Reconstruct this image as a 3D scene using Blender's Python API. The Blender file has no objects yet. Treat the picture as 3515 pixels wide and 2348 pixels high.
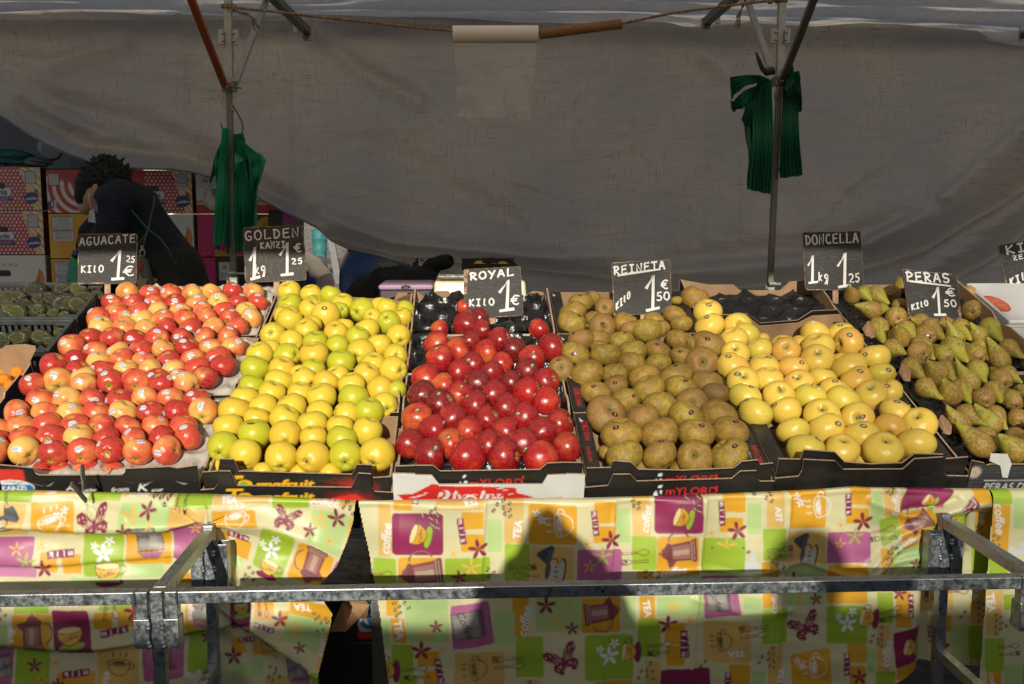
import bpy, bmesh, math, random
import numpy as np
from mathutils import Vector, Matrix, Quaternion
from mathutils.bvhtree import BVHTree

random.seed(7)
SC = bpy.context.scene
COL = SC.collection
rad = math.radians

# ------------------------------------------------------------------ camera
CAM_H, PITCH, YAW, FPX = 1.30, rad(7.0), rad(2.7), 3424.0
cam = bpy.data.cameras.new("camera")
cam.sensor_width = 36.0
cam.lens = FPX / 3515.0 * 36.0
cam.clip_start, cam.clip_end = 0.02, 500.0
camo = bpy.data.objects.new("camera", cam)
COL.objects.link(camo)
camo.location = (0, 0, CAM_H)
camo.rotation_euler = (math.pi / 2 - PITCH, 0, -YAW)
SC.camera = camo

# ------------------------------------------------------------------ light
SUN_EL, SUN_AZ = 18.0, 5.0          # the sun stands behind the camera, a little to its left
SUN_STRENGTH, SKY_STRENGTH, EXPOSURE = 4.4, 0.088, 0.0
w = bpy.data.worlds.new("World")
SC.world = w
w.use_nodes = True
nt = w.node_tree
sky = nt.nodes.new("ShaderNodeTexSky")
sky.sky_type = 'NISHITA'
sky.sun_disc = False
sky.sun_elevation = rad(SUN_EL)
sky.sun_rotation = rad(180.0 + SUN_AZ)
nt.links.new(sky.outputs[0], nt.nodes['Background'].inputs[0])
nt.nodes['Background'].inputs[1].default_value = SKY_STRENGTH
sun = bpy.data.lights.new("sun", 'SUN')
sun.energy, sun.angle, sun.color = SUN_STRENGTH, rad(0.5), (1.0, 0.94, 0.80)
suno = bpy.data.objects.new("sun", sun)
COL.objects.link(suno)
sund = Vector((math.sin(rad(SUN_AZ)) * math.cos(rad(SUN_EL)), math.cos(rad(SUN_AZ)) * math.cos(rad(SUN_EL)), -math.sin(rad(SUN_EL))))
suno.rotation_euler = sund.to_track_quat('-Z', 'Y').to_euler()
vs = SC.view_settings
vs.view_transform, vs.look, vs.exposure, vs.gamma, vs.use_curve_mapping = 'Standard', 'None', EXPOSURE, 1.0, False
SC.cycles.max_bounces = 8
SC.cycles.transparent_max_bounces = 8
SC.cycles.sample_clamp_indirect = 4.0

# ------------------------------------------------------------------ pixel -> place
# the photograph (3515 x 2348) was measured once; every thing is stood at its own distance
CX, CY = 1757.5, 1174.0
def ray(u, v):
    x, y = (u - CX) / FPX, -(v - CY) / FPX
    fy = math.cos(PITCH) + y * math.sin(PITCH)
    z = -math.sin(PITCH) + y * math.cos(PITCH)
    return Vector((x * math.cos(YAW) + fy * math.sin(YAW), -x * math.sin(YAW) + fy * math.cos(YAW), z))
CP = Vector((0, 0, CAM_H))
def atY(u, v, Y):
    d = ray(u, v)
    return CP + d * (Y / d.y)
SL = rad(19.3)                       # slope of the display of crates
SO = Vector((0, 2.13, .785)); SS = Vector((0, math.cos(SL), math.sin(SL))); SN = Vector((0, -math.sin(SL), math.cos(SL)))
SX = Vector((1, 0, 0))
def slope(x, t, h):
    return SO + SX * x + SS * t + SN * h
def atP(u, v, h=0.0):
    d = ray(u, v)
    k = ((SO + SN * h - CP).dot(SN)) / d.dot(SN)
    return CP + d * k
def depth(P):
    q = P - CP
    y1 = q.x * math.sin(YAW) + q.y * math.cos(YAW)
    return y1 * math.cos(PITCH) - q.z * math.sin(PITCH)
RIGHT = Vector((math.cos(YAW), -math.sin(YAW), 0))
class Fr:                            # a measured crop of the photograph
    def __init__(s, x0, y0, k): s.x0, s.y0, s.k = x0, y0, k
    def __call__(s, x, y): return s.x0 + x / s.k, s.y0 + y / s.k

# ------------------------------------------------------------------ objects
def tag(o, label=None, cat=None, group=None, kind=None):
    if label: o['label'] = label
    if cat: o['category'] = cat
    if group: o['group'] = group
    if kind: o['kind'] = kind
    return o
def thing(name, label, cat, loc=(0, 0, 0), group=None):
    o = bpy.data.objects.new(name, None)
    o.empty_display_size = .05
    COL.objects.link(o)
    o.location = loc
    return tag(o, label, cat, group)
def raw_mesh(name, V, F, mats, mi=None, smooth=False):
    me = bpy.data.meshes.new(name)
    V = np.asarray(V, dtype=np.float32).reshape(-1, 3)
    if isinstance(F, np.ndarray):
        n, k = F.shape
        me.vertices.add(len(V)); me.vertices.foreach_set('co', V.ravel())
        me.loops.add(n * k); me.loops.foreach_set('vertex_index', F.astype(np.int32).ravel())
        me.polygons.add(n)
        me.polygons.foreach_set('loop_start', np.arange(0, n * k, k, dtype=np.int32))
        me.polygons.foreach_set('loop_total', np.full(n, k, dtype=np.int32))
        me.update(calc_edges=True)
    else:
        me.from_pydata([tuple(map(float, v)) for v in V], [], F)
    for m in (mats if isinstance(mats, (list, tuple)) else [mats]): me.materials.append(m)
    if mi is not None: me.polygons.foreach_set('material_index', np.asarray(mi, dtype=np.int32))
    if smooth: me.polygons.foreach_set('use_smooth', np.ones(len(me.polygons), dtype=bool))
    me.validate(); me.update()
    return me
def obj(name, me, parent=None):
    o = bpy.data.objects.new(name, me)
    COL.objects.link(o)
    if parent is not None: o.parent = parent
    return o
def wloc(p):
    return p.location + (wloc(p.parent) if p.parent else Vector((0, 0, 0)))
class MB:
    """collects shapes (world coordinates) and links them as ONE mesh"""
    def __init__(s): s.V, s.F, s.M, s.m = [], [], [], 0
    def add(s, V, F):
        b = len(s.V); s.V += [Vector(v) for v in V]
        for f in F: s.F.append([b + i for i in f]); s.M.append(s.m)
        return s
    def hexa(s, c):                  # 8 corners: bottom ring, top ring
        return s.add(c, [(3, 2, 1, 0), (4, 5, 6, 7), (0, 1, 5, 4), (1, 2, 6, 5), (2, 3, 7, 6), (3, 0, 4, 7)])
    def box(s, x0, x1, y0, y1, z0, z1, fn=None):
        c = [(x0, y0, z0), (x1, y0, z0), (x1, y1, z0), (x0, y1, z0), (x0, y0, z1), (x1, y0, z1), (x1, y1, z1), (x0, y1, z1)]
        return s.hexa([fn(*p) for p in c] if fn else c)
    def bar(s, a, b, w, d=None, up=None):
        a, b = Vector(a), Vector(b); d = d or w
        z = (b - a).normalized()
        u = Vector(up) if up else (Vector((1, 0, 0)) if abs(z.x) < .9 else Vector((0, 1, 0)))
        y = z.cross(u).normalized(); x = y.cross(z).normalized()
        q = [(-w / 2, -d / 2), (w / 2, -d / 2), (w / 2, d / 2), (-w / 2, d / 2)]
        return s.hexa([a + x * i + y * j for i, j in q] + [b + x * i + y * j for i, j in q])
    def tube(s, pts, r, n=8, close=True):
        pts = [Vector(p) for p in pts]; V, F = [], []
        rr = r if isinstance(r, (list, tuple)) else [r] * len(pts)
        px = None
        for i, p in enumerate(pts):
            z = (pts[min(i + 1, len(pts) - 1)] - pts[max(i - 1, 0)]).normalized()
            if px is None: px = z.orthogonal().normalized()
            px = (px - z * px.dot(z)).normalized(); y = z.cross(px)
            for k in range(n):
                a = 2 * math.pi * k / n
                V.append(p + (px * math.cos(a) + y * math.sin(a)) * rr[i])
        for i in range(len(pts) - 1):
            for k in range(n):
                F.append((i * n + k, i * n + (k + 1) % n, (i + 1) * n + (k + 1) % n, (i + 1) * n + k))
        if close: F += [tuple(reversed(range(n))), tuple(range((len(pts) - 1) * n, len(pts) * n))]
        return s.add(V, F)
    def prism(s, poly, vec, mside=None):    # extruded outline; rim may take another material
        n = len(poly); vec = Vector(vec); p = [Vector(q) for q in poly]
        b = len(s.V); s.V += p + [q + vec for q in p]
        s.F.append([b + i for i in range(n)]); s.M.append(s.m)
        s.F.append([b + n + i for i in reversed(range(n))]); s.M.append(s.m if mside is None else mside[1])
        for i in range(n):
            j = (i + 1) % n
            s.F.append([b + i, b + n + i, b + n + j, b + j]); s.M.append(s.m if mside is None else mside[0])
        return s
    def lathe(s, prof, c=(0, 0, 0), n=24, axis=None):
        c = Vector(c); V, F = [], []
        q = Vector(axis).to_track_quat('Z', 'Y') if axis else Quaternion()
        for r, z in prof:
            for k in range(n):
                a = 2 * math.pi * k / n
                V.append(c + q @ Vector((r * math.cos(a), r * math.sin(a), z)))
        for i in range(len(prof) - 1):
            for k in range(n): F.append((i * n + k, i * n + (k + 1) % n, (i + 1) * n + (k + 1) % n, (i + 1) * n + k))
        F += [tuple(reversed(range(n))), tuple(range((len(prof) - 1) * n, len(prof) * n))]
        return s.add(V, F)
    def build(s, name, mats, parent=None, smooth=False, bevel=0, angle=None):
        o3 = wloc(parent) if parent is not None else Vector((0, 0, 0))
        me = raw_mesh(name, [v - o3 for v in s.V], [list(f) for f in s.F], mats, s.M, smooth)
        if angle: me.set_sharp_from_angle(angle=rad(angle))
        o = obj(name, me, parent)
        if bevel:
            b = o.modifiers.new('bevel', 'BEVEL'); b.width = bevel; b.segments = 2; b.limit_method = 'ANGLE'
        return o
def copy_tree(o, parent=None):
    c = o.copy(); COL.objects.link(c)
    if parent is not None: c.parent = parent
    for ch in [x for x in COL.objects if x.parent is o]: copy_tree(ch, c)
    return c

# ------------------------------------------------------------------ materials
def srgb(r, g, b):
    f = lambda c: c / 12.92 if c <= .04045 else ((c + .055) / 1.055) ** 2.4
    return (f(r / 255), f(g / 255), f(b / 255))
class NG:
    def __init__(s, name):
        s.m = bpy.data.materials.new(name); s.m.use_nodes = True
        s.t = s.m.node_tree; s.b = s.t.nodes['Principled BSDF']; s.out = s.t.nodes['Material Output']
    def n(s, typ, props=None, **inp):
        nd = s.t.nodes.new('ShaderNode' + typ)
        for k, v in (props or {}).items(): setattr(nd, k, v)
        for k, v in inp.items():
            key = k.replace('_', ' ')
            i = nd.inputs[int(k[1:])] if k[0] == 'i' and k[1:].isdigit() else nd.inputs[key]
            s.set(i, v)
        return nd
    def set(s, i, v):
        if isinstance(v, bpy.types.NodeSocket): s.t.links.new(v, i)
        elif isinstance(v, bpy.types.Node): s.t.links.new(v.outputs[0], i)
        else:
            if isinstance(v, (tuple, list)) and len(v) == 3 and i.type == 'RGBA': v = (*v, 1)
            i.default_value = v
    def P(s, **k):
        for a, v in k.items(): s.set(s.b.inputs[a.replace('_', ' ')], v)
        return s
    def math(s, op, a, b=0.0, clamp=False):
        return s.n('Math', {'operation': op, 'use_clamp': clamp}, i0=a, i1=b).outputs[0]
    def mix(s, f, a, b, mode='MIX'):
        nd = s.n('Mix', {'data_type': 'RGBA', 'blend_type': mode})
        s.set(nd.inputs[0], f); s.set(nd.inputs[6], a); s.set(nd.inputs[7], b)
        return nd.outputs[2]
    def noise(s, scale, vec=None, detail=3.0, rough=.55, dist=0.0):
        k = dict(Scale=scale, Detail=detail, Roughness=rough, Distortion=dist)
        if vec is not None: k['Vector'] = vec
        return s.n('TexNoise', None, **k).outputs['Fac']
    def rmp(s, f, a, b, c=0.0, d=1.0):
        return s.n('MapRange', {'interpolation_type': 'SMOOTHSTEP'}, i0=f, i1=a, i2=b, i3=c, i4=d).outputs[0]
    def pos(s): return s.n('TexCoord').outputs['Object']
    def vmul(s, v, k): return s.n('VectorMath', {'operation': 'MULTIPLY'}, i0=v, i1=k).outputs[0]
    def bump(s, h, strength=.3, dist=.01):
        s.set(s.b.inputs['Normal'], s.n('Bump', None, Strength=strength, Distance=dist, Height=h).outputs[0]); return s
def plain(name, col, rough=.6, metal=0.0, var=.12, scale=14.0, bump=0.0, **k):
    """one real-world colour broken up by soft dirt noise"""
    g = NG(name); p = g.pos()
    f = g.noise(scale, p, 5)
    dk = tuple(c * (1 - var * 1.6) for c in col); lt = tuple(min(1, c * (1 + var)) for c in col)
    g.P(Base_Color=g.mix(g.rmp(f, .3, .7), dk, lt), Metallic=metal, **k)
    g.P(Roughness=g.rmp(g.noise(scale * 3, p, 3), .3, .7, max(.03, rough - .08), min(1, rough + .08)))
    if bump: g.bump(g.noise(scale * 6, p, 4), bump, .002)
    return g.m
def attr_mat(name, rough=.4, coat=0.0, bump=0.0, bscale=300.0, dirt=.08):
    """printed surfaces: the print lies in a colour attribute painted in this script"""
    g = NG(name); a = g.n('Attribute', {'attribute_name': 'print'}).outputs['Color']
    p = g.pos()
    g.P(Base_Color=g.mix(g.rmp(g.noise(9, p, 5), .35, .75, 0, dirt), a, (.16, .13, .10)), Roughness=rough)
    g.P(Coat_Weight=coat, Coat_Roughness=.25)
    if bump: g.bump(g.noise(bscale, p, 4), bump, .0015)
    return g.m

# ------------------------------------------------------------------ painter: prints as vertex colours
_gl = {}
def glyphs(txt, shear=0.0, bold=0.0):
    k = (txt, shear, bold)
    if k not in _gl:
        c = bpy.data.curves.new('t', 'FONT'); c.body = txt; c.shear = shear; c.offset = bold; c.resolution_u = 3
        o = bpy.data.objects.new('t', c); COL.objects.link(o)
        bpy.context.view_layer.update()
        me = o.evaluated_get(bpy.context.evaluated_depsgraph_get()).to_mesh()
        me.calc_loop_triangles()
        V = np.array([v.co[:2] for v in me.vertices]).reshape(-1, 2)
        T = np.array([t.vertices[:] for t in me.loop_triangles], dtype=int).reshape(-1, 3)
        bpy.data.objects.remove(o); bpy.data.curves.remove(c)
        if len(V):
            lo, hi = V.min(0), V.max(0)
            V = (V - (lo + hi) / 2) / (hi[1] - lo[1])
        _gl[k] = (V, T)
    return _gl[k]
class Painter:
    def __init__(s, x0, x1, y0, y1, res, bg):
        s.x0, s.y0, s.res = x0, y0, res
        s.W, s.H = int((x1 - x0) / res) + 2, int((y1 - y0) / res) + 2
        s.im = np.empty((s.H, s.W, 3), np.float32); s.im[:] = bg
    def poly(s, pts, col, a=1.0):
        P = (np.asarray(pts, float) - (s.x0, s.y0)) / s.res
        i0, j0 = np.floor(P.min(0)).astype(int); i1, j1 = np.ceil(P.max(0)).astype(int) + 1
        i0, j0, i1, j1 = max(i0, 0), max(j0, 0), min(i1, s.W), min(j1, s.H)
        if i1 <= i0 or j1 <= j0: return
        ins = np.zeros((j1 - j0, i1 - i0), bool); X = np.arange(i0, i1)
        for (xa, ya), (xb, yb) in zip(P, np.roll(P, -1, 0)):
            if ya == yb: continue
            lo, hi = (ya, yb) if ya < yb else (yb, ya)
            r0, r1 = max(int(math.ceil(lo)), j0), min(int(math.ceil(hi)), j1)
            if r1 <= r0: continue
            rows = np.arange(r0, r1); xi = xa + (rows - ya) * (xb - xa) / (yb - ya)
            ins[r0 - j0:r1 - j0] ^= X[None, :] < xi[:, None]
        t = s.im[j0:j1, i0:i1]
        if a >= 1: t[ins] = col
        else: t[ins] = t[ins] * (1 - a) + np.array(col) * a
    def rrect(s, q, col, r=.12, a=1.0):        # rounded quad given by its four corners
        q = [np.array(p, float) for p in q]; out = []
        for i in range(4):
            p, a0, b0 = q[i], q[i - 1], q[(i + 1) % 4]
            m = min(np.linalg.norm(a0 - p), np.linalg.norm(b0 - p)) * r
            A = p + (a0 - p) / (np.linalg.norm(a0 - p) + 1e-9) * m; B = p + (b0 - p) / (np.linalg.norm(b0 - p) + 1e-9) * m
            for t in (0, .25, .5, .75, 1): out.append((1 - t) ** 2 * A + 2 * t * (1 - t) * p + t * t * B)
        s.poly(out, col, a)
    def rect(s, x0, y0, x1, y1, col, r=0.0):
        q = [(x0, y0), (x1, y0), (x1, y1), (x0, y1)]
        s.rrect(q, col, r) if r else s.poly(q, col)
    def ell(s, c, rx, ry, col, rot=0.0, a0=0.0, a1=2 * math.pi, n=28, a=1.0):
        t = np.linspace(a0, a1, n); ca, sa = math.cos(rot), math.sin(rot)
        x, y = rx * np.cos(t), ry * np.sin(t)
        s.poly(np.stack([c[0] + x * ca - y * sa, c[1] + x * sa + y * ca], 1), col, a)
    def line(s, pts, wd, col):
        pts = [np.array(p, float) for p in pts]
        for p, q in zip(pts, pts[1:]):
            d = q - p; L = np.linalg.norm(d)
            if L < 1e-9: continue
            nrm = np.array([-d[1], d[0]]) / L * wd / 2; e = d / L * wd * .25
            s.poly([p + nrm - e, q + nrm + e, q - nrm + e, p - nrm - e], col)
    def text(s, txt, c, h, col, rot=0.0, shear=0.0, bold=0.0, wx=1.0, flip=1):
        V, T = glyphs(txt, shear, bold)
        if not len(V): return
        ca, sa = math.cos(rot), math.sin(rot)
        x, y = V[:, 0] * h * wx, V[:, 1] * h * flip
        Q = np.stack([c[0] + x * ca - y * sa, c[1] + x * sa + y * ca], 1)
        for t in T: s.poly(Q[t], col)
    def sample(s, X, Y):
        i = np.clip(((X - s.x0) / s.res).astype(int), 1, s.W - 2); j = np.clip(((Y - s.y0) / s.res).astype(int), 1, s.H - 2)
        o = 0
        for a in (-1, 0, 1):
            for b in (-1, 0, 1): o = o + s.im[j + b, i + a]
        return o / 9
def set_print(me, C):
    at = me.color_attributes.new('print', 'FLOAT_COLOR', 'POINT')
    at.data.foreach_set('color', np.concatenate([C, np.ones((len(C), 1))], 1).astype(np.float32).ravel())
def grid_faces(nu, nv, keep=None):
    i = np.arange(nv - 1)[:, None] * nu + np.arange(nu - 1)[None, :]
    F = np.stack([i, i + 1, i + nu + 1, i + nu], -1).reshape(-1, 4)
    return F if keep is None else F[keep[F].all(1)]
def compact(V, F, *ex):
    u, inv = np.unique(F, return_inverse=True)
    return (V[u], inv.reshape(F.shape)) + tuple(e[u] for e in ex)
def panel(name, P, mat, fn, parent=None, step=.003, keep=None, smooth=False):
    """a printed sheet: P painted in (u,v); fn maps (u,v) arrays to world xyz"""
    x0, y0 = P.x0, P.y0; x1, y1 = x0 + (P.W - 2) * P.res, y0 + (P.H - 2) * P.res
    nu, nv = max(2, int((x1 - x0) / step) + 1), max(2, int((y1 - y0) / step) + 1)
    U, Vv = np.meshgrid(np.linspace(x0, x1, nu), np.linspace(y0, y1, nv)); U, Vv = U.ravel(), Vv.ravel()
    xyz = np.stack(fn(U, Vv), 1); C = P.sample(U, Vv)
    F = grid_faces(nu, nv, keep(U, Vv) if keep else None)
    xyz, F, C = compact(xyz, F, C)
    if parent is not None: xyz = xyz - np.array(wloc(parent))
    me = raw_mesh(name, xyz, F, mat, None, smooth)
    set_print(me, C)
    return obj(name, me, parent)
_rs = np.random.RandomState(3)
def wav(n, lo, hi, seed):                      # smooth pseudo noise from sines
    r = np.random.RandomState(seed)
    k = np.exp(r.uniform(math.log(lo), math.log(hi), n)); a = r.uniform(0, 2 * math.pi, n); ph = r.uniform(0, 6.28, n)
    def f(x, y, sx=1.0, sy=1.0):
        o = 0
        for q in range(n): o = o + np.sin((x * sx * math.cos(a[q]) + y * sy * math.sin(a[q])) * k[q] + ph[q]) / n ** .5
        return o
    return f
def segdist(x, y, pts):
    d = np.full(np.shape(x), 1e9)
    for (ax, ay), (bx, by) in zip(pts, pts[1:]):
        vx, vy = bx - ax, by - ay
        t = np.clip(((x - ax) * vx + (y - ay) * vy) / (vx * vx + vy * vy + 1e-12), 0, 1)
        d = np.minimum(d, np.hypot(x - ax - t * vx, y - ay - t * vy))
    return d
def sdist(x, y, pts):                          # signed distance to a polyline (left of travel is positive)
    d = np.full(np.shape(x), 1e9); sg = np.ones(np.shape(x))
    for (ax, ay), (bx, by) in zip(pts, pts[1:]):
        vx, vy = bx - ax, by - ay
        t = np.clip(((x - ax) * vx + (y - ay) * vy) / (vx * vx + vy * vy + 1e-12), 0, 1)
        e = np.hypot(x - ax - t * vx, y - ay - t * vy); c = vx * (y - ay) - vy * (x - ax)
        sg = np.where(e < d, np.sign(c), sg); d = np.minimum(d, e)
    return d * sg
# ================================================================== the setting
def ground_z(Y): return max(0.0, .06 * (Y - 5.2))
def slab_mat(name, col, sx, sy, gap=.02, var=.15):
    g = NG(name); p = g.pos()
    br = g.n('TexBrick', {'offset': .5}, Vector=p, Color1=(*[c * (1 - var) for c in col], 1), Color2=(*[c * (1 + var) for c in col], 1),
             Mortar=(*[c * .45 for c in col], 1), Scale=1.0, Mortar_Size=gap, Brick_Width=sx, Row_Height=sy)
    f = g.noise(2.5, p, 6)
    g.P(Base_Color=g.mix(g.rmp(f, .3, .75, 0, .55), br.outputs[0], tuple(c * .6 for c in col)), Roughness=.85)
    g.bump(br.outputs['Fac'], -.4, .004)
    return g.m
M_ASPH = plain('asphalt', (.075, .073, .07), .9, var=.3, scale=30, bump=.6)
M_PAVE = slab_mat('paving', (.30, .275, .25), .4, .4)
M_REDP = slab_mat('red_paving', (.30, .13, .095), .2, .1)
M_KERB = plain('kerb_stone', (.33, .31, .28), .85, var=.25, scale=10, bump=.5)
M_CONC = plain('facade', (.42, .35, .27), .9, var=.2, scale=2.2, bump=.3)
m = MB()
ys = [-60, -20, 0, 5.2, 8, 10.6]
for y0, y1 in zip(ys, ys[1:]):
    m.add([(-60, y0, ground_z(y0)), (60, y0, ground_z(y0)), (60, y1, ground_z(y1)), (-60, y1, ground_z(y1))], [(0, 1, 2, 3)])
tag(m.build('street', M_ASPH), kind='structure')
m = MB(); kz = lambda y: ground_z(y) + .10
m.add([(-60, 10.85, kz(10.85)), (60, 10.85, kz(10.85)), (60, 90, kz(24)), (-60, 90, kz(24))], [(0, 1, 2, 3)])
m.V[2].z = m.V[3].z = kz(24) + .02
m2 = MB(); m2.add([(-60, 10.85, kz(10.85)), (60, 10.85, kz(10.85)), (60, 24, kz(24)), (-60, 24, kz(24))], [(0, 1, 2, 3)])
m2.add([(-60, 24, kz(24)), (60, 24, kz(24)), (60, 120, kz(24)), (-60, 120, kz(24))], [(0, 1, 2, 3)])
tag(m2.build('pavement', M_PAVE), kind='structure')
m = MB()
for y0, y1 in ((12.1, 12.6), (14.6, 15.4)):
    m.add([(-40, y0, kz(y0) + .004), (40, y0, kz(y0) + .004), (40, y1, kz(y1) + .004), (-40, y1, kz(y1) + .004)], [(0, 1, 2, 3)])
tag(m.build('red_paving_strip', M_REDP), kind='structure')
m = MB(); x = -20.0
while x < 20:
    m.box(x, x + .985, 10.6, 10.846, ground_z(10.6) - .1, kz(10.8) + .005); x += 1.0
tag(m.build('kerb', M_KERB, bevel=.015), kind='structure')

# facade across the street, its graffiti stained plinth just shows under the back tarp
M_PLINTH = plain('plinth', (.26, .21, .16), .85, var=.35, scale=5)
M_WIN = plain('window_glass', (.03, .035, .04), .1, var=.05)
bd = thing('apartment_building', 'ochre street facade with a stained stone plinth far behind the stall', 'building', (-4, 26, kz(24)))
m = MB(); m.box(-30, 26, 26, 34, kz(24) + 1.2, 13); m.build('wall', M_CONC, bd)
m = MB(); m.box(-30.1, 26.1, 25.9, 34, kz(24) - .2, kz(24) + 1.195)
for i in range(20): m.box(-30 + i * 2.8 + 1, -30 + i * 2.8 + 2.3, 25.88, 25.9, kz(24) + .2, kz(24) + 1.0)
m.build('plinth', M_PLINTH, bd)
for k in range(3):
    for i in range(9):
        x = -28 + i * 6
        m = MB(); m.box(x, x + 1.4, 25.96, 26.0, 3.6 + 3 * k, 5.4 + 3 * k); m.build('window', M_WIN, bd)

# ------------------------------------------------------------------ tarpaulins
def tarp_mat(name, col, dark, trans, blue=(.20, .20, .235), lines=1.0, wr=0.0):
    g = NG(name); p = g.pos()
    f = g.noise(1.6, p, 5, .6)
    c = g.mix(g.rmp(f, .38, .66), blue, col)  # bluish patches put the shade of slack folds into the colour
    def crack(sx, sz, th, sc):
        sx, sz = sx * 2.3, sz * 2.3
        n = g.noise(1.0, g.vmul(p, (sx * sc, 1, sz * sc)), 2, .5)
        return g.rmp(n, th, th + .045)
    blotch = g.rmp(g.noise(3.2, p, 4, .7), .36, .68, .12, 1.0)
    a = g.math('MAXIMUM', crack(75, 5, .615, 1), crack(5, 75, .63, 1))
    a = g.math('MAXIMUM', a, crack(160, 14, .66, 1))
    a = g.math('MULTIPLY', g.math('MULTIPLY', a, blotch), .78 * lines, True)
    weave = g.noise(240, p, 2)
    c = g.mix(a, c, dark)
    c = g.mix(g.rmp(g.noise(26, g.vmul(p, (.6, 1, 1.6)), 6, .7), .40, .70, .0, .30), c, tuple(x * .5 for x in col)); c = g.mix(g.rmp(weave, .3, .7, .0, .28), c, tuple(x * .45 for x in col))
    g.P(Base_Color=c, Roughness=.9)
    g.set(g.b.inputs['Specular IOR Level'], .15)
    n2 = g.noise(1.0, g.vmul(p, (6 + wr * 2, 10, 24)), 6, .62, 1.2)
    n3 = g.math('ADD', n2, g.math('MULTIPLY', weave, .10))
    bp = g.n('Bump', None, Strength=.9, Distance=.016 + wr * .012, Height=n3).outputs[0]
    g.set(g.b.inputs['Normal'], bp)
    tr = g.n('BsdfTranslucent', None, Color=g.mix(.62, c, (.92, .87, .80) if not wr else (.97, .84, .70)), Normal=bp)
    mx = g.n('MixShader', None, i0=trans, i1=g.b.outputs[0], i2=tr.outputs[0])
    g.set(g.out.inputs[0], mx)
    return g.m
M_TARP = tarp_mat('tarp_cloth', (.555, .515, .47), (.13, .09, .06), .49, (.37, .37, .405), 1.25)
M_ROOF = tarp_mat('roof_cloth', (.74, .70, .64), (.2, .16, .13), .67, blue=(.54, .52, .51), lines=.4, wr=1.0)
TY = 4.9
def d2s(p): return (p[0] * 1.4977, p[1] * 1.4977)
edge = [(-330, 120), (-150, 205), (0, 272), (60, 312), (110, 338), (150, 355), (200, 372), (250, 384), (320, 389), (390, 391), (450, 397), (510, 414), (560, 432), (600, 455), (660, 490), (720, 520), (745, 537), (768, 556), (800, 573), (860, 588), (920, 606), (960, 619), (1010, 630), (1100, 660), (1300, 720), (2600, 760)]
edge = [atY(*d2s(p), TY) for p in edge]
ex, ez = np.array([p.x for p in edge]), np.array([p.z for p in edge])
nx, nz = 560, 300
Xt = np.linspace(-2.95, 3.5, nx); zt = 2.205 + .0 * Xt
top = 2.27 + .02 * np.sin(Xt * 1.7) - .035 * np.exp(-((Xt + .1) / .9) ** 2)
Vt = np.linspace(0, 1, nz)
zb = np.interp(Xt, ex, ez)
XX = np.repeat(Xt[None], nz, 0); ZZ = zb[None] + (top - zb)[None] * Vt[:, None]
bl = wav(9, 1.2, 4.5, 11); mid = wav(14, 5, 16, 12); fine = wav(18, 18, 60, 13)
YY = TY + .04 * bl(XX, ZZ) + .014 * mid(XX, ZZ, .7, 1.6) + .0035 * fine(XX, ZZ, .6, 2.0)
def tline(*p): return [(lambda q: (q.x, q.z))(atY(*d2s(a), TY)) for a in p]
# heavy drag folds towards the right corner, and a slack fold along the lower hem
for pts, wd, am in ((tline((2420, 330), (2250, 470), (2080, 570), (1850, 640), (1500, 665)), .05, -.075), (tline((2420, 430), (2250, 580), (2120, 660), (1950, 740)), .045, -.06),
                    (tline((2420, 250), (2200, 440), (2000, 560)), .06, .045), (tline((1330, 610), (1600, 590), (1900, 560), (2150, 470)), .05, -.035),
                    (tline((760, 545), (900, 580), (1150, 606), (1450, 640)), .03, -.05), (tline((700, 480), (900, 560), (1200, 590), (1500, 600)), .05, .04),
                    (tline((60, 250), (220, 340), (420, 365), (560, 405), (700, 480)), .045, -.05), (tline((0, 150), (150, 240), (330, 290), (480, 350)), .06, -.035),
                    (tline((740, 90), (830, 170), (960, 240)), .05, -.03), (tline((1560, 70), (1700, 180), (1800, 330)), .06, .02), (tline((0, 120), (120, 160), (300, 110)), .05, -.03),
                    (tline((850, 330), (1000, 410), (1180, 520)), .07, -.02)):
    d = segdist(XX, ZZ, pts); YY = YY + 2.4 * am * np.exp(-(d / wd) ** 2)
rk = random.Random(21)
for k in range(46):                     # sharp creases left from folding and tying
    x, z, a, L = rk.uniform(-2.4, 3.1), rk.uniform(.95, 2.1), rk.choice([-1, 1]) * rk.uniform(.1, .9) if rk.random() < .75 else 1.57, rk.uniform(.25, 1.1)
    d = segdist(XX, ZZ, [(x, z), (x + L * .5 * math.cos(a), z + L * .5 * math.sin(a) + rk.uniform(-.05, .05)), (x + L * math.cos(a), z + L * math.sin(a))])
    YY = YY + rk.choice([-1, 1]) * rk.uniform(.006, .015) * np.exp(-(d / rk.uniform(.012, .03)) ** 2)
YY = YY + .05 * np.exp(-((ZZ - zb[None]) / .05) ** 2) * (XX < -.1)
YY = YY - .10 * np.clip((ZZ - 2.05) / .15, 0, 1) ** 2
HY = YY[0].copy()
bt = obj('back_tarp', raw_mesh('back_tarp', np.stack([XX, YY, ZZ], -1).reshape(-1, 3), grid_faces(nx, nz), M_TARP, None, True))
tag(bt, 'large dirty grey tarpaulin hanging as the back wall of the fruit stall', 'tarpaulin')
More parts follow.
